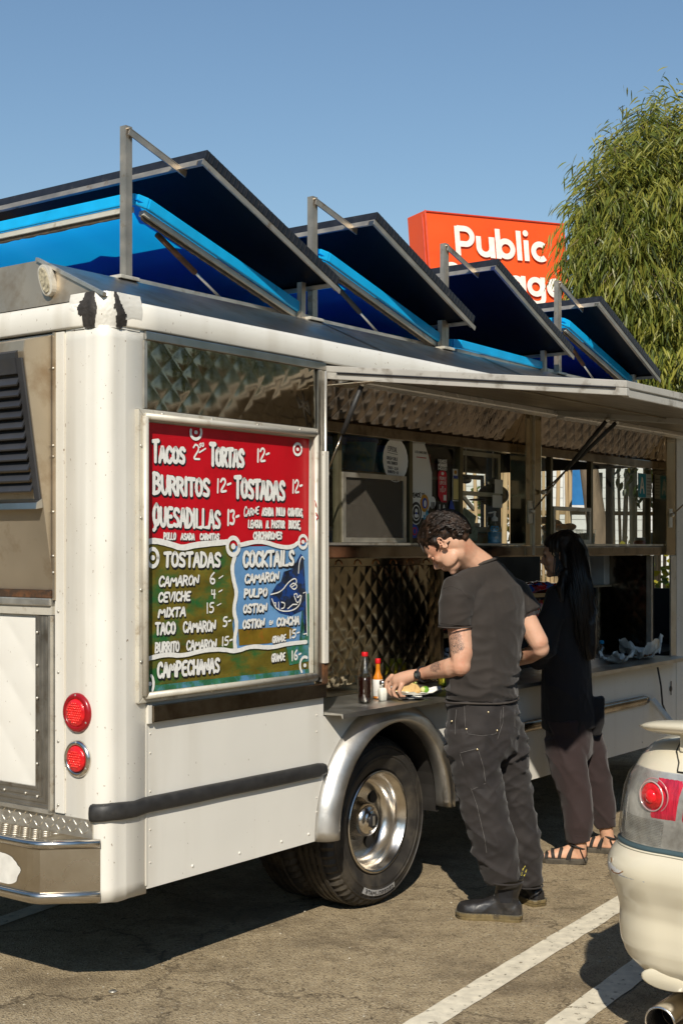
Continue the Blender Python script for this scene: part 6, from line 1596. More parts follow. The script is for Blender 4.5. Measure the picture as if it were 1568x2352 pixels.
MB().lathe([(.0236, .012), (.0242, .013), (.0242, .088), (.0236, .089)], (0, 0, 0), n=24, cap=False).build('label', M('white_label', (.72, .70, .66), .5, c2=(.5, .25, .15), c2_at=.66, c2_scale=60), hs, smooth=True)
MB().lathe([(.0125, .163), (.0128, .165), (.0128, .183), (.0115, .186), (0, .186)], (0, 0, 0), n=20).build('cap', red_cap, hs, smooth=True)
mb = MB(); 
for k in range(7): mb.box(-.024, -.0243 + .0, -.004, .012 - (k % 3) * .004, .02 + k * .008, .0235 + k * .008)
ss = empty('salt_shaker', local(1.765, .045, CZ), .5, 'small square glass shaker full of salt under the reaching hand', 'shaker')
sal = M('salt', (.78, .76, .66), .7, var=.06, scale=80)
MB().rings([[Vector((r1 * math.copysign(abs(math.cos(t)) ** .5, math.cos(t)), r1 * math.copysign(abs(math.sin(t)) ** .5, math.sin(t)), h)) for t in [math.tau * k / 32 for k in range(32)]] for h, r1 in ((0, .014), (.003, .0175), (.05, .0185), (.056, .016), (.060, .013))]).build('salt', sal, ss, smooth=True)
MB().lathe([(.013, .060), (.0145, .064), (.0135, .072), (.0135, .078)], (0, 0, 0), n=20, cap=False).build('glass_neck', clear, ss, smooth=True)
MB().lathe([(.0142, .074), (.0146, .076), (.0146, .088), (.012, .093), (0, .094)], (0, 0, 0), n=20).build('steel_cap', chrome, ss, smooth=True)
# plate with a taco, napkins
pc = local(2.03, .055, CZ)
pt_ = empty('paper_plate', pc, 0, 'white paper plate lined with paper on the counter beside the bending person', 'plate')
MB().lathe([(0, .004), (.07, .004), (.085, .010), (.102, .016), (.1025, .018), (.085, .0125), (.07, .0065), (0, .0065)], (0, 0, 0), n=48).build('plate_disc', paper, pt_, smooth=True)
mb = MB(); vs = []; N = 14
for i in range(N + 1):
    for j in range(N + 1):
        a, b_ = (i / N - .5), (j / N - .5); vs.append(Vector((a * .24 + .02, b_ * .20 + .02, .012 + .035 * max(0, abs(a) + abs(b_) - .35) + .018 * noise.noise(Vector((a * 6, b_ * 6, 2))))))
mk('liner_paper', vs, [(i * (N + 1) + j, (i + 1) * (N + 1) + j, (i + 1) * (N + 1) + j + 1, i * (N + 1) + j + 1) for i in range(N) for j in range(N)], paper, pt_, smooth=False)
tc_ = empty('taco', pc + Vector((-.03, -.02, .012)), .3, 'folded taco with green filling on the paper plate', 'taco')
mb = MB(); rings = []
for k in range(25):
    t = math.pi * k / 24; rr1 = .0
for yy, kz in ((-.018, 0), (.018, 0)):
    ring = [Vector((.07 * math.cos(t), yy * (.35 if math.sin(t) > .2 else 1) + (.014 if yy > 0 else -.014) * math.sin(t), .052 * math.sin(t) + .002)) for t in [math.pi * k / 20 for k in range(21)]]
    mb.add(ring + [r_v + Vector((0, .003, 0)) for r_v in ring], [tuple(range(21)), tuple(range(41, 20, -1))] + [(k, k + 1, k + 22, k + 21) for k in range(20)])
mb.build('tortilla', M('corn_tortilla', (.62, .42, .18), .7, c2=(.35, .18, .06), c2_at=.6, c2_scale=50), tc_)
mb = MB()
for k in range(40): mb.ell((rnd.uniform(-.055, .055), rnd.uniform(-.012, .012), .030 + rnd.uniform(0, .022)), (.007, .005, .005), n=6, m=4)
mb.build('filling', M('green_filling', (.20, .36, .05), .5, var=.5, scale=60, c2=(.5, .42, .2), c2_scale=70, c2_at=.5), tc_)['kind'] = 'stuff'
lm = empty('lime_wedge', pc + Vector((.055, -.035, .02)), 0, 'green lime wedge lying at the right side of the plate', 'lime')
MB().ell((0, 0, .012), (.020, .016, .017), n=16, m=10).build('peel', M('lime_peel', (.12, .30, .02), .4, var=.3, scale=60), lm, smooth=True)
MB().ell((-.008, -.004, .013), (.0145, .0135, .014), n=16, m=10).build('flesh', M('lime_flesh', (.60, .60, .25), .35, var=.2, scale=50), lm, smooth=True)
def crumple(name, c, sx, sy, h, seed, m, label, cat, rz=0, tri=0, n=16, group=None):
    vs = []
    for i in range(n + 1):
        for j in range(n + 1):
            a, b_ = i / n - .5, j / n - .5
            e = noise.noise(Vector((a * 3, b_ * 3, seed))) * .12; r2 = (abs(a) + abs(b_))
            z = h * max(0, r2 - .25) * (1.0 + noise.noise(Vector((a * 4, b_ * 4, seed + 4)))) + h * .35 * abs(noise.noise(Vector((a * 7, b_ * 7, seed)))) + .002
            vs.append(Vector(((a + e) * sx, (b_ + noise.noise(Vector((a * 3, b_ * 3, seed + 9))) * .12) * sy, z)))
    o = mk(name, vs, [(i * (n + 1) + j, (i + 1) * (n + 1) + j, (i + 1) * (n + 1) + j + 1, i * (n + 1) + j + 1) for i in range(n) for j in range(n)], m, None, loc=c)
    o.rotation_euler = (0, 0, rz); tag(o, label, cat, group); return o
crumple('napkin', local(1.90, -.025, CZ + .001), .13, .085, .008, 2.0, paper, 'thin white napkin lying flat on the counter in front of the plate', 'napkin', rz=.6)
# aluminium can with yellow-green print by the cabinet
cn = empty('drink_can', local(2.50, .18, CZ), 0, 'yellow green drink can standing on the counter against the quilted steel', 'can')
MB().lathe([(.024, 0), (.028, .003), (.032, .012), (.032, .108), (.027, .118), (.027, .120)], (0, 0, 0), n=30).build('can_body', M('yellow_can', (.50, .48, .03), .25, .5, var=.2, c2=(.08, .20, .02), c2_at=.55, c2_scale=20), cn, smooth=True)
MB().lathe([(.027, .119), (.026, .117), (0, .1165)], (0, 0, 0), n=24).build('can_lid', alu, cn, smooth=True)
ice = empty('ice_tray', local(2.74, .42, CZ + .001), ANG, 'grey tub of ice standing inside the cabinet beside the post', 'tub')
MB().box(-.09, .14, -.09, .12, 0, .12).build('tub', alu, ice, bevel=.008)
mb = MB()
for k in range(60): mb.ell((rnd.uniform(-.08, .13), rnd.uniform(-.08, .11), .118 + rnd.uniform(0, .05)), (.018, .015, .012), n=6, m=4)
mb.build('ice', M('crushed_ice', (.55, .56, .60), .3, var=.3, scale=40), ice)['kind'] = 'stuff'
# papers further along
food = M('leftover_food', (.22, .09, .025), .6, var=.4, scale=60, c2=(.5, .35, .1), c2_scale=50)
p1 = local(4.26, .06, CZ); crumple('food_tray', p1, .20, .13, .075, 3.3, paper, 'crumpled white paper food boat on the far counter', 'food tray', rz=ANG - .2)
p2 = local(4.62, .06, CZ); crumple('wrapping_paper', p2, .22, .24, .15, 6.1, paper, 'white wrapping paper holding leftovers at the far end of the counter', 'wrapper', rz=ANG + .3)
lf = MB()
for k in range(14): lf.ell(p2 + Vector((rnd.uniform(-.05, .05), rnd.uniform(-.05, .0), .025 + rnd.uniform(0, .02))), (.016, .012, .009), n=7, m=5)
tag(lf.build('leftover_food', food), 'brown leftover food on the white wrapping paper', 'food')
# chip bags on the shelves
def bag(s, y, z, w_, h_, c, c2, lab, rz=0, lay=False, txt=None):
    m = M('foil_bag_print', c, .22, .1, var=.2, scale=12, c2=c2, c2_at=.53, c2_soft=.02, c2_scale=16, coat=.5, bump=.002, bscale=24)
    vs = []; N = 12
    for sd in (-1, 1):
        for i in range(N + 1):
            for j in range(N + 1):
                u, v = i / N - .5, j / N - .5
                t = .030 * (max(0, 1 - (2 * u) ** 4) * max(0, 1 - (2 * v) ** 4)) ** .7 + .006 * noise.noise(Vector((u * 9, v * 9, s * 7)))
                vs.append(Vector((u * w_, sd * t, (v + .5) * h_)) if not lay else Vector((u * w_, v * h_, .03 + sd * t)))
    fs = []
    for k in range(2):
        for i in range(N):
            for j in range(N):
                a = k * (N + 1) ** 2 + i * (N + 1) + j; fs.append((a, a + 1, a + N + 2, a + N + 1))
    o = mk('snack_bag', vs, fs, m, None, smooth=True, loc=local(s, y, z)); o.rotation_euler = (rnd.uniform(-.1, .1), 0, ANG + rz)
    tag(o, lab, 'snack bag', 'snack bags in the cabinet')
    if txt:
        mb = MB(); ribbon(mb, [(-w_ * .34 + w_ * .68 * k / 14, h_ * (.5 + .09 * math.sin(k * 1.9))) for k in range(15)], .007, -.036, lambda a, b, y: (a, y, b)); t_o = mb.build('bag_lettering', ink_white, o)
    return o
RED, BLU, YEL, GRN, BLK = (.60, .012, .025), (.02, .14, .60), (.50, .36, .02), (.08, .22, .02), (.02, .02, .02)
bag(3.78, .43, 1.372, .20, .14, BLU, (.3, .02, .04), 'blue and red snack bag lying on the upper cabinet shelf, left end', lay=True)
bag(3.92, .43, 1.385, .22, .16, RED, BLU, 'red snack bag with blue print lying on the upper cabinet shelf, middle', lay=True)
bag(4.08, .43, 1.372, .17, .15, (.6, .01, .02), RED, 'plain red snack bag at the right end of the upper cabinet shelf', lay=True)
bag(3.86, .43, 1.182, .17, .17, (.55, .01, .02), BLK, 'red and black snack bag with white lettering on the lower cabinet shelf', txt=1)
bag(4.05, .43, 1.182, .15, .15, (.35, .02, .03), YEL, 'dark red snack bag with yellow patches on the lower cabinet shelf', txt=1)
bag(2.76, .46, 1.182, .15, .15, GRN, YEL, 'green and yellow snack bag at the left end of the lower cabinet shelf')
bag(2.95, .48, 1.182, .15, .15, (.4, .03, .02), BLK, 'dark orange snack bag behind the green one on the lower shelf')
bag(2.80, .46, 1.372, .15, .15, (.55, .55, .5), YEL, 'pale snack bag at the left end of the upper cabinet shelf')
# white napkin dispenser box with a blue strip
_ds, _dz = sz(1385, 1342, .42)
nb = empty('dispenser_box', local(_ds, .42, _dz), ANG, 'white cardboard box with a blue side strip standing in the cabinet', 'box')
MB().box(-.11, .10, -.06, .20, 0, .19).build('carton', M('white_carton', (.72, .72, .72), .7, var=.08), nb, bevel=.004)
MB().box(.101, .125, -.05, .0, .0, .14).build('blue_strip', M('blue_card', (.01, .22, .55), .5), nb)
sb2 = empty('spray_bottle', local(4.55, .30, CZ), 0, 'small bottle with light blue cap near the end panel', 'bottle')
MB().lathe([(0, 0), (.018, 0), (.020, .004), (.019, .07), (.008, .085), (.008, .095)], (0, 0, 0), n=20).build('bottle', clear, sb2, smooth=True)
MB().lathe([(.012, .092), (.016, .096), (.014, .112), (0, .116)], (0, 0, 0), n=20).build('cap', M('light_blue_cap', (.03, .35, .65), .4), sb2, smooth=True)
# window-sill things
LZ = 1.6725
sz_ = empty('sanitiser_bottle', local(2.845, .085, 1.661), 0, 'clear pump bottle of blue hand sanitiser on the window ledge', 'bottle')
MB().lathe([(0, 0), (.036, 0), (.038, .004), (.038, .085), (.034, .105), (.018, .120), (.015, .125), (.015, .132)], (0, 0, 0), n=26).build('bottle', clear, sz_, smooth=True)
MB().lathe([(0, .003), (.035, .003), (.036, .008), (.036, .072), (0, .072)], (0, 0, 0), n=26).build('gel', M('blue_gel', (.10, .38, .60), .12, coat=.6), sz_, smooth=True)
mb = MB().lathe([(.016, .128), (.017, .130), (.017, .146), (.010, .150), (.006, .155), (.006, .170), (.009, .172), (.009, .180), (0, .181)], (0, 0, 0), n=18).bar((0, 0, .176), (-.035, -.01, .170), .008)
mb.build('pump', M('white_pump', (.72, .72, .70), .4), sz_, smooth=True)
mb = MB(); write(mb, 'EO', -.022, .078, .022, .078, .022, .006, 0, place=lambda a, b, y: (.039 * math.sin(a / .039) * 1 - .004, -.0395 * math.cos(a / .039), b), jit=0); mb.build('label', M('blue_print', (.03, .28, .55), .4), sz_)
bills = M('banknote_green', (.16, .19, .13), .7, var=.35, scale=30, c2=(.28, .32, .24), c2_at=.5, c2_scale=24)
for s_, z_, a, w_, h_ in ((2.63, 1.80, .35, .13, .075), (2.66, 1.72, -.05, .11, .07)):
    o = MB().box(-w_ / 2, w_ / 2, -.001, .001, -h_ / 2, h_ / 2).box(-w_ / 2 + .02, w_ / 2 - .02, -.0018, -.001, -h_ / 2 + .012, h_ / 2 - .012).build('banknote', bills, truck); o.location = (s_, .112, z_); o.rotation_euler = (0, a, 0)
ck = empty('cookie_tray', local(3.87, .26, LZ - .012), ANG, 'clear tray of orange pastries behind the far service window', 'tray')
MB().box(-.22, .18, -.08, .12, .0, .10).build('tray', clear, ck)
mb = MB()
for k in range(9): mb.ell((-.16 + k * .035, rnd.uniform(-.03, .05), .12 + rnd.uniform(-.02, .03)), (.045, .04, .022), n=10, m=6)
mb.build('pastry', M('orange_pastry', (.48, .17, .03), .6, var=.4, scale=30, c2=(.6, .42, .16), c2_scale=40), ck, smooth=True)['kind'] = 'stuff'
tb = empty('tip_tub', local(4.13, .20, LZ - .012), 0, 'round clear tub with green printing on the far window ledge', 'tub')
MB().lathe([(.05, 0), (.06, .09), (.063, .10)], (0, 0, 0), n=28).build('tub', clear, tb, smooth=True)
MB().lathe([(0, .003), (.048, .003), (.055, .075), (0, .08)], (0, 0, 0), n=20).build('contents', M('pale_green_contents', (.35, .42, .36), .6, var=.4, scale=50, c2=(.1, .18, .12), c2_scale=60), tb)
# orange tub behind the first window
ot = empty('food_container', local(3.05, .42, 1.60), ANG, 'clear lidded container of orange food behind the near window', 'container')
MB().box(-.12, .30, -.08, .18, 0, .13).build('food', M('orange_food', (.45, .20, .06), .5, var=.3, scale=12, c2=(.42, .33, .14), c2_at=.5, c2_scale=10), ot, bevel=.01)
MB().box(-.125, .305, -.085, .185, .131, .165).build('lid', M('cloudy_lid', (.35, .33, .27), .4), ot, bevel=.008)
# blue buckets on the galley shelf
def BK(x): return sz(x, 1050, .6)[0], .6, 2.036
def bucket(s, y, z, lab, k=1.0):
    o = empty('food_bucket', local(s, y, z), 0, lab, 'bucket', 'blue buckets on the galley shelf')
    MB().lathe([(.075 * k, 0), (.09 * k, .13 * k), (.0, .131 * k)], (0, 0, 0), n=30).build('pail', M('light_blue_pail', (.04, .32, .50), .4, c2=(.25, .45, .30), c2_at=.58, c2_scale=12), o, smooth=False)
    MB().lathe([(.094 * k, .128 * k), (.096 * k, .133 * k), (.096 * k, .165 * k), (0, .167 * k)], (0, 0, 0), n=30).build('lid', M('dark_blue_lid', (.01, .09, .35), .4), o, smooth=False)
bucket(*BK(818),  'light blue bucket with dark blue lid seen behind the first window, nearer the middle', 1.2); bucket(*BK(872),  'pale blue bucket to the right of the larger one on the shelf', .9); bucket(*BK(752),  'blue bucket at the left edge of the first service window', 1.0)
for s, y, z, w_, h_, c, lab in ((BK(960)[0], .62, 2.036, .16, .13, (.30, .05, .03), 'dark red carton on the galley shelf'), ):
    o = MB().box(-w_ / 2, w_ / 2, -.05, .05, 0, h_).build('carton', M('dark_red_carton', c, .6, var=.2), None, loc=local(s, y, z)); o.rotation_euler = (0, 0, ANG); tag(o, lab, 'carton')
# paper notices and stickers on the glass
gy = .1185
def flat(name, pts, m, y=gy, par=truck): return MB().prism(pts, y - .0012, y, 'y').build(name, m, par)
def ovalp(s, z, a, b_, n=36, rot=0): return [(s + a * math.cos(t), z + b_ * math.sin(t)) for t in [math.tau * k / n for k in range(n)]]
npl = empty('paper_plate_notice', (0, 0, 0)); npl.parent = truck
pm = M('notice_plate_paper', (.84, .84, .82), .7, var=.05)
rim = []
S0, Z0 = 1.957, 2.064
MB().rings([[Vector((S0 + a * k * math.cos(t), gy - h - .0008 * math.cos(24 * t) * (k > .8), Z0 + b_ * k * math.sin(t))) for t in [math.tau * q_ / 72 for q_ in range(72)]] for k, h, a, b_ in ((.0001, .004, .104, .104), (.74, .004, .104, .104), (.8, .006, .104, .104), (1, .014, .104, .104), (1.0, .016, .104, .104), (.0001, .0145, .104, .104))][:4], cap=False).build('plate_disc', pm, npl, smooth=True)
mb = MB(); ink = M('marker_ink', (.02, .02, .03), .5)
for t_, a, b_, c, h in (('ESPECIAL', -.050, .012 + .030, .026, .022), ('GREEN CHILE', -.060, .002, .030, .014), ('MOLE BURRITO', -.056, -.018, .028, .012), ('TACO - 2.50', -.050, -.042, .034, .011), ('BURRITO - 12', -.050, -.060, .036, .011)):
    write(mb, t_, S0 + a, Z0 + b_, S0 + c, Z0 + b_ - .004, h, .0026, gy - .0052, jit=.2, step=.00001)
ribbon(mb, [(S0 - .055, Z0 + .034), (S0 + .03, Z0 + .028)], .002, gy - .0055, lambda a, b, y: (a, y, b)); mb.build('handwriting', ink, npl)
ntc = empty('paper_notice', (0, 0, 0)); ntc.parent = truck
flat('notice_sheet', [(2.125, 1.800), (2.225, 1.795), (2.262, 1.835), (2.292, 1.90), (2.292, 2.02), (2.262, 2.10), (2.225, 2.160), (2.122, 2.155)], pm, par=ntc)
mb = MB(); write(mb, 'LA ISLA BONITA TRUCK', 2.140, 2.110, 2.245, 2.108, .011, .0018, gy - .0018, jit=0, step=.000005); write(mb, 'VENMO', 2.170, 1.905, 2.225, 1.905, .012, .0032, gy - .0018, jit=0, step=.000005)
mb.build('print', ink, ntc)
mb = MB(); ribbon(mb, [(2.155, 2.090), (2.238, 2.089)], .004, gy - .0018, lambda a, b, y: (a, y, b)); mb.build('red_print', ink_red, ntc)
def sticker(nm, pts, m, extra=(), y=gy - .002):
    o = empty(nm, (0, 0, 0)); o.parent = truck; flat('sticker_base', pts, m, y, o)
    for k, (pts2, m2) in enumerate(extra): flat('sticker_print', pts2, m2, y - .0013 - k * .0002, o)
    return o
swh, sbk = M('sticker_white', (.84, .84, .82), .4), M('sticker_black', (.015, .015, .018), .35)
syel, sred, sorg = M('sticker_yellow', (.80, .68, .28), .4), M('sticker_red', (.68, .02, .05), .35), M('sticker_orange', (.62, .30, .03), .4)
scy = M('sticker_cyan', (.03, .32, .52), .4); sbl = M('sticker_blue', (.02, .07, .45), .4)
def box2(s, z, w_, h_): return [(s - w_ / 2, z - h_ / 2), (s + w_ / 2, z - h_ / 2), (s + w_ / 2, z + h_ / 2), (s - w_ / 2, z + h_ / 2)]
def st_text(o, rows, m, y=gy - .0046, wd=.0032):
    mb = MB()
    for t_, s_a, z_a, s_b, z_b, h in rows: write(mb, t_, s_a, z_a, s_b, z_b, h, wd, y, jit=0, step=.000004)
    mb.build('sticker_lettering', m, o)
def P12(x, y):   # crop of the sticker area -> glass plane
    return sz((1180 + .1913 * x) / 1.3061, (1280 + .1913 * y) / 1.3061, .118)
def stp(cx, cy): return P12(cx, cy)
a, b_ = stp(345, 1350); o = sticker('round_badge_sticker', ovalp(a, b_, .052, .058), swh, [(ovalp(a, b_, .047, .053), sbk), (ovalp(a, b_, .034, .039), swh), (ovalp(a, b_, .029, .033), sbk), (ovalp(a, b_ + .008, .013, .012), swh), (ovalp(a, b_ - .014, .018, .010), swh), (ovalp(a, b_ - .002, .007, .006), sbl)])
a, b_ = stp(340, 1090); o = sticker('arched_sticker', [(a - .050, b_ - .020), (a - .030, b_ - .012), (a + .030, b_ - .010), (a + .050, b_ - .016), (a + .055, b_ + .012), (a + .03, b_ + .022), (a - .03, b_ + .022), (a - .055, b_ + .010)], swh); st_text(o, [('VENICE', a - .040, b_ - .006, a + .040, b_ - .004, .020)], sbk, wd=.0055)
a, b_ = stp(480, 1200); o = sticker('oval_portrait_sticker', ovalp(a, b_, .037, .043), sorg, [(ovalp(a, b_, .022, .026), sbl), (ovalp(a + .002, b_ - .002, .011, .017), swh)])
a, b_ = stp(605, 1190); o = sticker('hand_sticker', ovalp(a, b_, .028, .030), swh, [(box2(a - .010, b_ - .012, .006, .03), sbk), (box2(a + .002, b_ - .014, .006, .034), sbk), (box2(a + .014, b_ - .012, .006, .03), sbk)])
a, b_ = stp(545, 1400); o = sticker('script_sticker', [(a - .045, b_ - .018), (a + .045, b_ - .008), (a + .045, b_ + .008), (a - .005, b_ + .012), (a - .012, b_ + .034), (a - .022, b_ + .034), (a - .026, b_ + .008), (a - .045, b_ + .002)], scy); st_text(o, [('DALE', a - .038, b_ - .010, a + .036, b_ - .004, .014)], swh, wd=.002)
a, b_ = stp(758, 600); o = sticker('block_letter_sticker', box2(a, b_, .094, .060), sbk); st_text(o, [('VENICE', a - .040, b_ + .010, a + .040, b_ + .010, .016), ('NEIGHBOR', a - .040, b_ - .008, a + .040, b_ - .008, .013), ('HOOD', a - .040, b_ - .025, a + .040, b_ - .025, .012)], swh, wd=.0042)
a, b_ = stp(760, 930); o = sticker('red_tongue_sticker', [(a - .040 + .040 * (1 - math.cos(t)) , b_ + .050 + .032 * math.sin(t)) for t in [math.pi * k / 10 for k in range(11)]][::-1][:0] + [(a + .040 * math.cos(t), b_ + .052 + .030 * math.sin(t)) for t in [math.pi * k / 12 for k in range(13)]] + [(a - .038, b_ - .05), (a - .010, b_ - .082), (a + .040, b_ - .085)], sred, [(ovalp(a, b_ + .062, .012, .008), swh), (box2(a + .020, b_ - .058, .024, .028), swh)]); st_text(o, [('PEOPLE', a - .028, b_ + .030, a + .030, b_ + .030, .015), ('LOVE US', a - .028, b_ + .008, a + .030, b_ + .008, .015), ('ON', a - .008, b_ - .008, a + .008, b_ - .008, .006), ('YELP', a - .026, b_ - .030, a + .028, b_ - .028, .016)], swh, wd=.003)
a, b_ = stp(962, 740); o = sticker('small_mixed_sticker', box2(a, b_, .048, .050), swh, [(box2(a, b_ - .016, .040, .014), sbl), (ovalp(a, b_ + .008, .012, .010), sorg)])
a, b_ = stp(967, 985); o = sticker('yellow_sticker', box2(a, b_, .060, .118), swh, [(box2(a, b_, .054, .110), sbk), (box2(a, b_ + .001, .048, .103), syel)]); st_text(o, [('S', a - .018, b_ - .045, a + .018, b_ - .045, .028), ('I', a - .003, b_ - .012, a + .003, b_ - .012, .018), ('O', a - .010, b_ + .022, a + .010, b_ + .022, .022)], sbk, wd=.0045)
a, b_ = stp(758, 1340); o = sticker('black_square_sticker', box2(a, b_, .100, .105), sbk); st_text(o, [('L.A.', a - .028, b_ + .010, a + .030, b_ + .010, .026), ('TACO.', a - .042, b_ - .024, a + .042, b_ - .022, .026)], swh, wd=.0075)
a, b_ = stp(905, 1330); o = sticker('blue_figure_sticker', [(a - .022, b_ - .04), (a + .03, b_ - .04), (a + .028, b_ + .01), (a + .010, b_ + .05), (a - .010, b_ + .058), (a - .022, b_ + .02)], sbl, [(box2(a + .020, b_ - .03, .030, .030), sred), (ovalp(a + .004, b_ - .012, .012, .012), swh), (ovalp(a + .004, b_ - .012, .008, .008), sbl)])
a, b_ = stp(320, 1640); o = sticker('blue_round_sticker', ovalp(a, b_, .036, .034), sbl, [(ovalp(a, b_, .020, .020), sred), (ovalp(a, b_, .013, .013), sbl), (box2(a - .035, b_ - .02, .02, .04), swh)])

# ---------- clutter inside on the galley counter and under the ceiling
def jar(px, y, r0, h, c, lidc, nm, lab, z=1.601, lidh=.02):
    s = sz(px, 1258, y)[0]
    o = empty(nm, local(s, y, z), 0, lab, nm.split('_')[-1])
    MB().lathe([(0, 0), (r0 * .95, 0), (r0, .006), (r0, h * .86), (r0 * .8, h * .95), (r0 * .8, h)], (0, 0, 0), n=24).build('jar_body', M(nm + '_body', c, .25, var=.25, scale=18, coat=.3), o, smooth=True)
    MB().lathe([(r0 * .86, h), (r0 * .86, h + lidh), (0, h + lidh)], (0, 0, 0), n=24).build('lid', M(nm + '_lid', lidc, .4), o)
jar(1090, .50, .035, .17, (.30, .28, .20), (.5, .5, .48), 'spice_jar', 'pale spice jar behind the leaning banknotes')
jar(1128, .34, .028, .20, (.03, .08, .05), (.02, .02, .02), 'green_bottle', 'thin dark green bottle left of the sanitiser')
jar(1262, .45, .05, .14, (.40, .30, .10), (.6, .58, .5), 'mustard_tub', 'yellowish tub inside the far window at its left edge')
jar(1470, .50, .05, .10, (.45, .10, .03), (.55, .5, .4), 'salsa_tub', 'red salsa tub inside the far window below the grade card')
jar(1500, .60, .04, .14, (.30, .32, .28), (.5, .5, .5), 'glass_jar', 'grey glass jar beside the salsa tub')
jar(758, .40, .04, .13, (.10, .16, .30), (.3, .3, .3), 'blue_jar', 'small blue jar at the rear end of the window ledge')
for k, px in enumerate((935, 962, 992, 1018)):
    o = MB().box(-.055, .055, -.04, .04, 0, .09 + .015 * (k % 2)).build('supply_box', M('supply_box_%d' % k, ((.30, .10, .04), (.34, .18, .08), (.16, .05, .04), (.36, .22, .10))[k], .6, var=.2), None, bevel=.003, loc=local(sz(px, 1050, .64)[0], .64, 2.036))
    o.rotation_euler = (0, 0, ANG); tag(o, ('rust red', 'orange brown', 'dark red', 'tan')[k] + ' supply box on the high shelf behind the ' + ('oval plate notice', 'long paper notice', 'block letter sticker', 'yellow sticker')[k], 'box', 'supply boxes on the high shelf')
hr = empty('utensil_rail', local(3.6, .9, 2.3), ANG, 'dark rail with hanging ladles inside the far window', 'rail')
MB().bar((-.9, 0, 0), (.9, 0, 0), .012).build('rail', dark_steel, hr)
for k in range(5):
    x = -.7 + k * .33; o = MB().tube([(x, 0, 0), (x, 0, -.20)], .005, 6).build('handle', alu, hr); MB().ell((x, 0, -.23), (.035, .035, .022), n=12, m=8).build('bowl', alu, o, smooth=True)
cap_ = empty('hanging_cap', local(4.05, .8, 1.95), 0, 'dark cap hanging inside the far service window', 'cap')
MB().ell((0, 0, .03), (.10, .09, .07)).build('crown', black_plastic, cap_, smooth=True); MB().ell((-.09, -.03, 0), (.07, .06, .008)).build('brim', black_plastic, cap_, smooth=True)
# ================================================================ surroundings
# ---------- roadside sign
def sheared(pts, k=.06, z0=8.): return [(x + (z0 - z) * k, y, z) for x, y, z in pts]
tl_ = at(975, 482, 40.0); tr_ = at(1295, 513, 41.67); trz = tl_.z; bl_ = at(935, 500, 40.95); zb_s = 8.3
sg = empty('roadside_sign', (tl_.x + 1.5, tl_.y + 1, 0), 0, 'large orange sign box with white lettering rising beyond the solar panels', 'sign')
Bs = Vector(sg.location); Kx = .075
FRt = Vector((tl_.x, tl_.y, trz)); FRr = Vector((tr_.x, tr_.y, trz)); FRl = Vector((bl_.x, bl_.y, trz)); FRb = FRl + (FRr - FRt)
def sh_(p, z): return Vector((p.x + (trz - z) * Kx, p.y, z)) - Bs
orange = M('orange_sign_panel', (.80, .080, .006), .35, var=.04, scale=1.2, c2=(.62, .055, .004), c2_at=.66, c2_scale=.8)
MB().add([sh_(p, z) for z in (zb_s, trz) for p in (FRt, FRr, FRb, FRl)], [(0, 3, 2, 1), (4, 5, 6, 7), (0, 1, 5, 4), (1, 2, 6, 5), (2, 3, 7, 6), (3, 0, 4, 7)]).build('sign_box', orange, sg, bevel=.02)
dx = (FRr - FRt).normalized(); nrm = Vector((dx.y, -dx.x, 0))
seam_o = M('sign_trim', (.52, .035, .004), .4)
MB().bar(sh_(FRt + nrm * .02, trz - .03), sh_(FRr + nrm * .02, trz - .03), .04).bar(sh_(FRr - dx * .05 + nrm * .02, trz), sh_(FRr - dx * .05 + nrm * .02, zb_s), .06).bar(sh_(FRt + nrm * .02, trz), sh_(FRt + nrm * .02, zb_s), .05).build('sign_trim', seam_o, sg)
pan = (FRl - FRt)
for k in (.12,): MB().bar(sh_(FRt + pan * k + dx * -.02, trz - .1), sh_(FRt + pan * k + dx * -.02, zb_s), .05).build('side_seam', seam_o, sg)
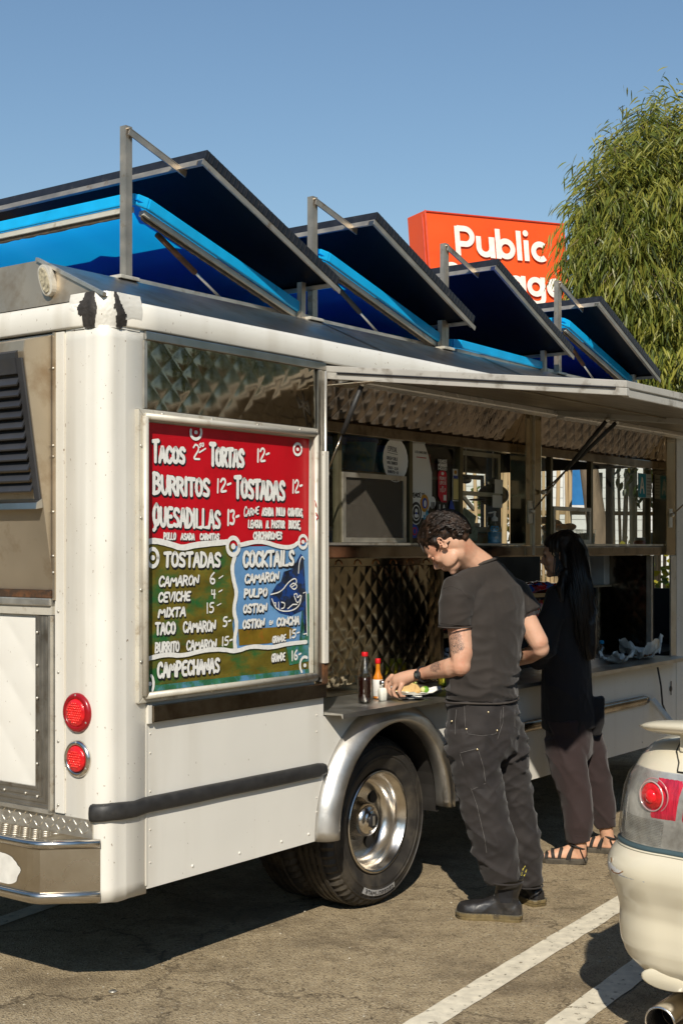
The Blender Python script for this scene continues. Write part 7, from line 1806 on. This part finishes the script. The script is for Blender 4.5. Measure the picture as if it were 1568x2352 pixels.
# lettering from round strokes, heavy geometric sans
def arcp(cx, cz, rx, rz1, a0, a1, n=18): return [(cx + rx * math.cos(R(a0 + (a1 - a0) * k / n)), cz + rz1 * math.sin(R(a0 + (a1 - a0) * k / n))) for k in range(n + 1)]
XH = .56; SW = .150     # x-height and stroke, cap height 0.9
r1 = XH / 2 - SW / 2; cx1 = r1 + SW / 2; m_ = XH / 2
LET = {
 'P': (.62, [[(.09, 0), (.09, .78)], [(.09, .725), (.30, .725)] + arcp(.32, .52, .205, .205, 90, -90)[1:] + [(.09, .315)]]),
 'u': (.58, [[(.09, .56), (.09, .26)] + arcp(.28, .27, .19, .19, 180, 360)[1:] + [(.47, .56)], [(.49, .56), (.49, 0)]]),
 'b': (.62, [[(.09, 0), (.09, 0.80)], arcp(.32, m_, r1, r1, 0, 360, 30)]),
 'l': (.22, [[(.10, 0), (.10, 0.80)]]),
 'i': (.22, [[(.10, 0), (.10, .56)], [(.10, .72), (.10, .722)]]),
 'c': (.54, [arcp(.30, m_, r1, r1, 48, 312, 26)]),
 'S': (.60, [arcp(.29, .565, .185, .155, 20, 250, 16) + arcp(.29, .22, .20, .18, 70, -160, 18)[1:]]),
 't': (.36, [[(.17, .72), (.17, .20)] + arcp(.27, .19, .10, .10, 180, 280, 6), [(.02, .49), (.34, .49)]]),
 'o': (.62, [arcp(.30, m_, r1, r1, 0, 360, 30)]),
 'r': (.40, [[(.09, 0), (.09, .56)], [(.09, .32)] + arcp(.29, .31, .19, .19, 170, 80, 8)]),
 'a': (.62, [arcp(.29, m_, r1, r1, 0, 360, 30), [(.52, .56), (.52, 0)]]),
 'g': (.62, [arcp(.29, m_, r1, r1, 0, 360, 30), [(.52, .56), (.52, -.02)] + arcp(.29, -.03, .225, .17, 0, -150, 12)]),
 'e': (.60, [[(.10, .28), (.52, .28)], arcp(.30, m_, r1, r1, 0, 315, 26)]),
}
cream_ink = M('sign_white_letters', (.80, .74, .66), .5)
def sign_word(word, px0, px1, base_py, off):
    """word set on the sign face between two photograph columns"""
    def face_t(px, py):   # distance along the face for a photo column at row py
        rx = (px - HX) / FOC; z0_ = None
        # intersect ray with the sheared face: iterate on z
        z = 10.
        for _ in range(8):
            t = ((FRt.x + (trz - z) * Kx) - rx * FRt.y) / (rx * dx.y - dx.x); Y = FRt.y + t * dx.y; z = CAM_H + (HY - py) / FOC * Y
        return t, z
    ta, za = face_t(px0, base_py); tb_, zb = face_t(px1, base_py)
    tot = sum(LET[c][0] for c in word) - .08; sc = (tb_ - ta) / tot; t = ta; y = 0
    for c in word:
        mb = MB()
        for st in LET[c][1]:
            def place(a, b, y_): p = FRt + dx * (t + a * sc) + nrm * (.06 + y_); return sh_(p, za + b * sc)
            ribbon_sharp(mb, st, SW, off + y, place); y += .0015
        mb.build('letter', cream_ink, sg); t += LET[c][0] * sc
def ribbon_sharp(mb, P, w_, y, place):
    P = [Vector(p) for p in P]; n = len(P); L_ = []; R_ = []
    for i, p in enumerate(P):
        d = (P[min(i + 1, n - 1)] - P[max(i - 1, 0)]);
        if (P[0] - P[-1]).length < 1e-4 and i in (0, n - 1): d = P[1] - P[-2]
        if d.length < .01: d = Vector((0, 1))
        d.normalize(); nn = Vector((-d.y, d.x)); L_.append(p + nn * w_ / 2); R_.append(p - nn * w_ / 2)
    if n == 2 and (P[0] - P[1]).length < .02:   # the dot of the i
        c = P[0]; n2 = 20; mb.add([place(c.x + w_ * .56 * math.cos(t), c.y + .03 + w_ * .56 * math.sin(t), y) for t in [math.tau * k / n2 for k in range(n2)]], [tuple(range(n2))]); return
    mb.add([place(v.x, v.y, y) for v in L_] + [place(v.x, v.y, y) for v in R_], [(i, i + 1, n + i + 1, n + i) for i in range(n - 1)])
sign_word('Public', 1044, 1250, 586, 0); sign_word('Storage', 1018, 1288, 666, 0)
MB().tube([(0.3, 0, 0), (.3, 0, zb_s)], .25, 16).build('sign_pole', seam_o, sg)

# ---------- trees made of many drooping leaf blades
def leaf_mat(name, c, c2):
    m = M(name, c, .42, var=.25, scale=2.5, c2=c2, c2_at=.52, c2_soft=.15, c2_scale=2.2, spec=.5)
    t = m.node_tree; b = t.nodes['Principled BSDF']; tr = t.nodes.new('ShaderNodeBsdfTranslucent'); tr.inputs[0].default_value = (c[0] * 1.7, c[1] * 1.6, c[2], 1)
    mx = t.nodes.new('ShaderNodeMixShader'); mx.inputs[0].default_value = .28; lk(t, b.outputs[0], mx.inputs[1]); lk(t, tr.outputs[0], mx.inputs[2])
    lk(t, mx.outputs[0], t.nodes['Material Output'].inputs[0]); return m
willow = [leaf_mat('olive_leaf', (.150, .175, .026), (.090, .12, .018)), leaf_mat('yellow_green_leaf', (.30, .285, .05), (.17, .185, .032)), leaf_mat('dark_leaf', (.040, .058, .016), (.06, .075, .02))]
bark = M('grey_brown_bark', (.16, .12, .08), .9, var=.35, scale=14, stretch=(1, 1, .3), bump=.01, bscale=14)
def blade(vs, fs, mi, p, d, ln, wd, r_, droop=.5):
    """narrow bent leaf, 3 segments"""
    d = d.normalized(); s = d.cross(Vector((r_.uniform(-1, 1), r_.uniform(-1, 1), r_.uniform(-.4, .4)))).normalized() * wd / 2; b = len(vs); q_ = p.copy()
    for i, k in enumerate((.35, 1, .75, .06)):
        vs.append(q_ - s * k); vs.append(q_ + s * k); d = (d + Vector((0, 0, -droop * .35))).normalized(); q_ = q_ + d * ln / 3
    for i in range(3): fs.append((b + 2 * i, b + 2 * i + 1, b + 2 * i + 3, b + 2 * i + 2))
def leafy(name, base, blobs, n, ln, wd, label, cat, seed=1, droop=.9, trunk=None, mats=willow, group=None, twl=.35, wts=(.40, .48, .12), per=9, limbs=3):
    r_ = random.Random(seed); o = empty(name, base, 0, label, cat, group); vs, fs, mi = [], [], []; tw_ = MB()
    tot = sum(b[1][0] * b[1][2] for b in blobs)
    for c, rad in blobs:
        for _ in range(int(n * rad[0] * rad[2] / tot)):
            v = Vector((r_.gauss(0, 1), r_.gauss(0, 1), r_.gauss(0, 1))).normalized(); k = r_.random() ** .38
            if noise.noise(Vector((v.x * 2.2, v.y * 2.2, v.z * 2.2 + seed)) + c) < -.22 and k > .75: k *= .8
            p = c + Vector((v.x * rad[0] * k, v.y * rad[1] * k, v.z * rad[2] * k)); k += .10 * noise.noise(p * 2.0)
            m_i = r_.choices((0, 1, 2), wts)[0]
            td = (v + Vector((0, 0, -.2 - droop * .6 + .9 * (v.z > .6)))).normalized(); q_ = p.copy(); L_ = twl * r_.uniform(.5, 1.2)
            for i in range(per):
                q_ = q_ + td * L_ / per; td = (td + Vector((r_.uniform(-.1, .1), r_.uniform(-.1, .1), -droop * .14))).normalized()
                dd = (td * .5 + Vector((r_.uniform(-1, 1), r_.uniform(-1, 1), -droop * .8)) * .75)
                blade(vs, fs, mi, q_ - base, dd, ln * r_.uniform(.6, 1.15), wd * r_.uniform(.7, 1.2), r_, droop); mi += [m_i if r_.random() < .7 else r_.choices((0, 1, 2), wts)[0]] * 3
            if r_.random() < .12: tw_.tube([p - base, (p + q_) / 2 - base, q_ - base], [.006, .004, .002], 4, cap=False)
    cr = mk('crown', vs, fs, None, o)
    for m in mats: cr.data.materials.append(m)
    cr.data.polygons.foreach_set('material_index', mi); cr.data.update()
    cr['kind'] = 'stuff'
    if tw_.v: tw_.build('twigs', bark, o)['kind'] = 'stuff'
    if trunk:
        t = MB(); t.tube([Vector(p) - base for p in trunk[0]], trunk[1], 14); t.build('trunk', bark, o, smooth=True)
        for c, rad in blobs[:limbs]:
            a = Vector(trunk[0][-1]) - base; e = c - base; mid = a.lerp(e, .5) + Vector((0, 0, -.15))
            MB().tube([a, mid, e], [trunk[1][-1] * .7, trunk[1][-1] * .45, .02], 8).build('limb', bark, o, smooth=True)
    return o
def BL(x, y, d, rx, rz1, ry=None): return (at(x, y, d), (rx * d / FOC, (ry or rx) * d / FOC, rz1 * d / FOC))
tbase = Vector((3.55, 13.2, 0))
leafy('willow_tree', tbase, [BL(1546, 510, 12.8, 165, 190), BL(1461, 500, 12.6, 88, 110), BL(1412, 475, 12.5, 52, 70), BL(1416, 570, 12.5, 85, 120), BL(1446, 670, 12.4, 95, 105), BL(1546, 710, 12.6, 140, 150), BL(1620, 425, 12.9, 110, 120), BL(1506, 372, 12.9, 32, 85), BL(1536, 840, 12.2, 95, 95), BL(1676, 570, 13.0, 150, 230), BL(1390, 580, 12.5, 36, 70), BL(1476, 395, 12.8, 42, 52), BL(1352, 600, 12.4, 16, 34), BL(1432, 392, 12.6, 20, 34), BL(1566, 318, 12.9, 24, 44), BL(1488, 300, 12.8, 13, 44), BL(1366, 520, 12.4, 20, 24), BL(1530, 330, 12.7, 18, 30)],
      9500, .150, .016, 'tall willowy tree with narrow drooping leaves behind the front of the truck', 'tree', seed=3, droop=.72, trunk=([tbase, tbase + Vector((.1, 0, 1.4)), tbase + Vector((.15, -.2, 3.0))], [.22, .17, .13]), twl=.42)
# ---------- pole fence, house and plants glimpsed through the serving windows
fn = empty('pole_fence', (2.2, 13.6, 0), 0, 'fence of thin uneven wooden poles seen through the serving windows', 'fence')
fr_ = random.Random(5)
fa, fb = Vector((.4, 12.6, 0)), Vector((6.2, 15.2, 0)); npo = 104
for k in range(npo):
    p = fa.lerp(fb, k / (npo - 1)) + Vector((0, fr_.uniform(-.04, .04), 0)); lean = Vector((fr_.uniform(-.14, .10), fr_.uniform(-.05, .05), 0)); h_ = fr_.uniform(2.35, 2.75); r0 = fr_.uniform(.014, .030)
    a = p - Vector((2.2, 13.6, 0))
    MB().tube([a, a + lean * .5 + Vector((fr_.uniform(-.01, .01), 0, h_ * .5)), a + lean + Vector((0, 0, h_))], [r0, r0 * .95, r0 * .8], 7).build('fence_pole', wood, fn, smooth=True)
for z in (.9, 2.0): MB().bar(fa + Vector((0, .05, z)) - Vector((2.2, 13.6, 0)), fb + Vector((0, .05, z)) - Vector((2.2, 13.6, 0)), .04).build('fence_rail', wood, fn)
clap = M('white_clapboard', (.62, .63, .60), .6, var=.05)
hs_ = empty('clapboard_house', (4, 20, 0), 0, 'pale clapboard house beyond the pole fence', 'house')
d_h = (Vector((12, 21.5, 0)) - Vector((-2, 17.5, 0))); hx = d_h.normalized(); hn = Vector((hx.y, -hx.x, 0)); ho = Vector((-2, 17.5, 0)) - Vector((4, 20, 0))
def hb(t0, t1, z0_, z1_, o0, o1, nm, m):
    vs = [ho + hx * t + hn * o_ + Vector((0, 0, z)) for t in (t0, t1) for z, o_ in ((z0_, o0), (z0_, o1), (z1_, o1), (z1_, o0))]
    return MB().add(vs, [(0, 1, 2, 3), (7, 6, 5, 4), (0, 4, 5, 1), (1, 5, 6, 2), (2, 6, 7, 3), (3, 7, 4, 0)]).build(nm, m, hs_)
hb(0, 14.5, 0, 1.0, -.4, 0, 'plinth', M('pink_concrete', (.42, .36, .29), .8, var=.15, c2=(.25, .2, .17), c2_scale=3))
hb(0, 14.5, 1.0, 4.4, -.4, 0, 'wall', clap)
for k in range(22): hb(0, 14.5, 1.0 + k * .15, 1.143 + k * .15, 0, .018, 'clapboard', clap)
hb(-.3, 14.8, 4.4, 4.6, -3, .4, 'roof', M('grey_roof', (.12, .11, .10), .8, var=.2))
for t0, nm in ((5.3, 'blue'), (7.4, 'grey'), (9.6, 'grey')):
    WW = .5 if nm == 'blue' else 1.0
    w_ = hb(t0, t0 + WW, 1.75 if nm != 'blue' else 2.2, 2.9, .019, .05, 'window', M('window_frame_white', (.6, .6, .58), .5)); 
    vs = [ho + hx * t + hn * .052 + Vector((0, 0, z)) for t, z in ((t0 + .05, 1.83 if nm != 'blue' else 2.25), (t0 + WW - .05, 1.83 if nm != 'blue' else 2.25), (t0 + WW - .05, 2.82), (t0 + .05, 2.82))]
    MB().add(vs, [(0, 1, 2, 3)]).build('pane', M('blue_blind', (.03, .16, .38), .3) if nm == 'blue' else M('grey_pane', (.10, .13, .15), .1), w_)
hedge = [leaf_mat('hedge_leaf', (.10, .15, .02), (.05, .09, .015)), leaf_mat('hedge_yellow_leaf', (.34, .30, .03), (.22, .22, .03)), leaf_mat('hedge_dark_leaf', (.03, .05, .012), (.05, .07, .02))]
leafy('yellow_shrub', Vector((3.1, 11.9, 0)), [(Vector((2.6, 11.6, 1.1)), (.5, .35, .55)), (Vector((3.2, 12.0, 1.0)), (.6, .35, .60)), (Vector((3.9, 12.4, .95)), (.6, .35, .6))], 420, .07, .05, 'low shrub with yellow and green leaves in front of the pole fence', 'shrub', seed=8, droop=.3, mats=hedge, wts=(.3, .6, .1), twl=.16, per=6)
leafy('green_bush', Vector((1.55, 13.9, 0)), [(Vector((1.62, 13.6, 1.65)), (.35, .3, .62))], 260, .08, .05, 'bright green bush against the house, seen through the near window', 'bush', seed=9, droop=.3, mats=hedge, wts=(.75, .2, .05), twl=.18, per=6)
leafy('dark_leaved_tree', Vector((3.55, 12.9, 0)), [(Vector((3.35, 12.9, 2.6)), (.7, .4, .5)), (Vector((3.9, 13.2, 2.3)), (.5, .4, .7))], 240, .09, .045, 'dark leaved small tree with leaning trunk behind the poles', 'tree', seed=10, droop=.5, mats=hedge, wts=(.2, .02, .78), twl=.3, per=6,
      trunk=([Vector((2.55, 12.7, 0)), Vector((2.45, 12.7, 1.5)), Vector((2.30, 12.7, 2.6)), Vector((2.6, 12.8, 3.1))], [.11, .10, .085, .06]))
# ---------- what stands round the lot behind the photographer (seen only mirrored in the steel)
lot = [(8.5, 3.5), (10.5, 8), (9.5, -2), (-9, 2), (-11, -4), (13, 12), (-8, 9)]
for k, (x, y) in enumerate(lot):
    b_ = Vector((x, y, 0)); h_ = 4.2 + (k % 3)
    leafy('lot_tree', b_, [(b_ + Vector((0, 0, h_)), (1.9, 1.9, 1.6)), (b_ + Vector((.9, .4, h_ - 1.2)), (1.4, 1.4, 1.1)), (b_ + Vector((-.9, -.3, h_ - .9)), (1.3, 1.4, 1.1))], 420, .22, .10, 'dark leafy tree ' + ('nearest on the right', 'on the right behind the fence corner', 'behind the photographer on the right', 'nearest on the left', 'behind the photographer on the left', 'far right past the truck', 'far left past the truck')[k] + ' of the lot', 'tree', seed=20 + k, droop=.5, mats=hedge, wts=(.45, .05, .5), twl=.5, per=5, group='trees round the parking lot',
          trunk=([b_, b_ + Vector((0, 0, 1.5)), b_ + Vector((.1, 0, 2.8))], [.2, .16, .12]))
wl = M('tan_stucco', (.36, .28, .18), .85, var=.15, scale=1.5)
for k, (x0, x1, y0, y1, h_) in enumerate(((13, 14, -12, 20, 3.6), (-14, -13, -14, 14, 3.2), (-16, 16, -17, -16, 4.2))):
    tag(MB().box(x0, x1, y0, y1, 0, h_).build('boundary_wall', wl), 'long tan stucco wall closing the parking lot, side %s' % ('right', 'left', 'rear')[k], 'wall')
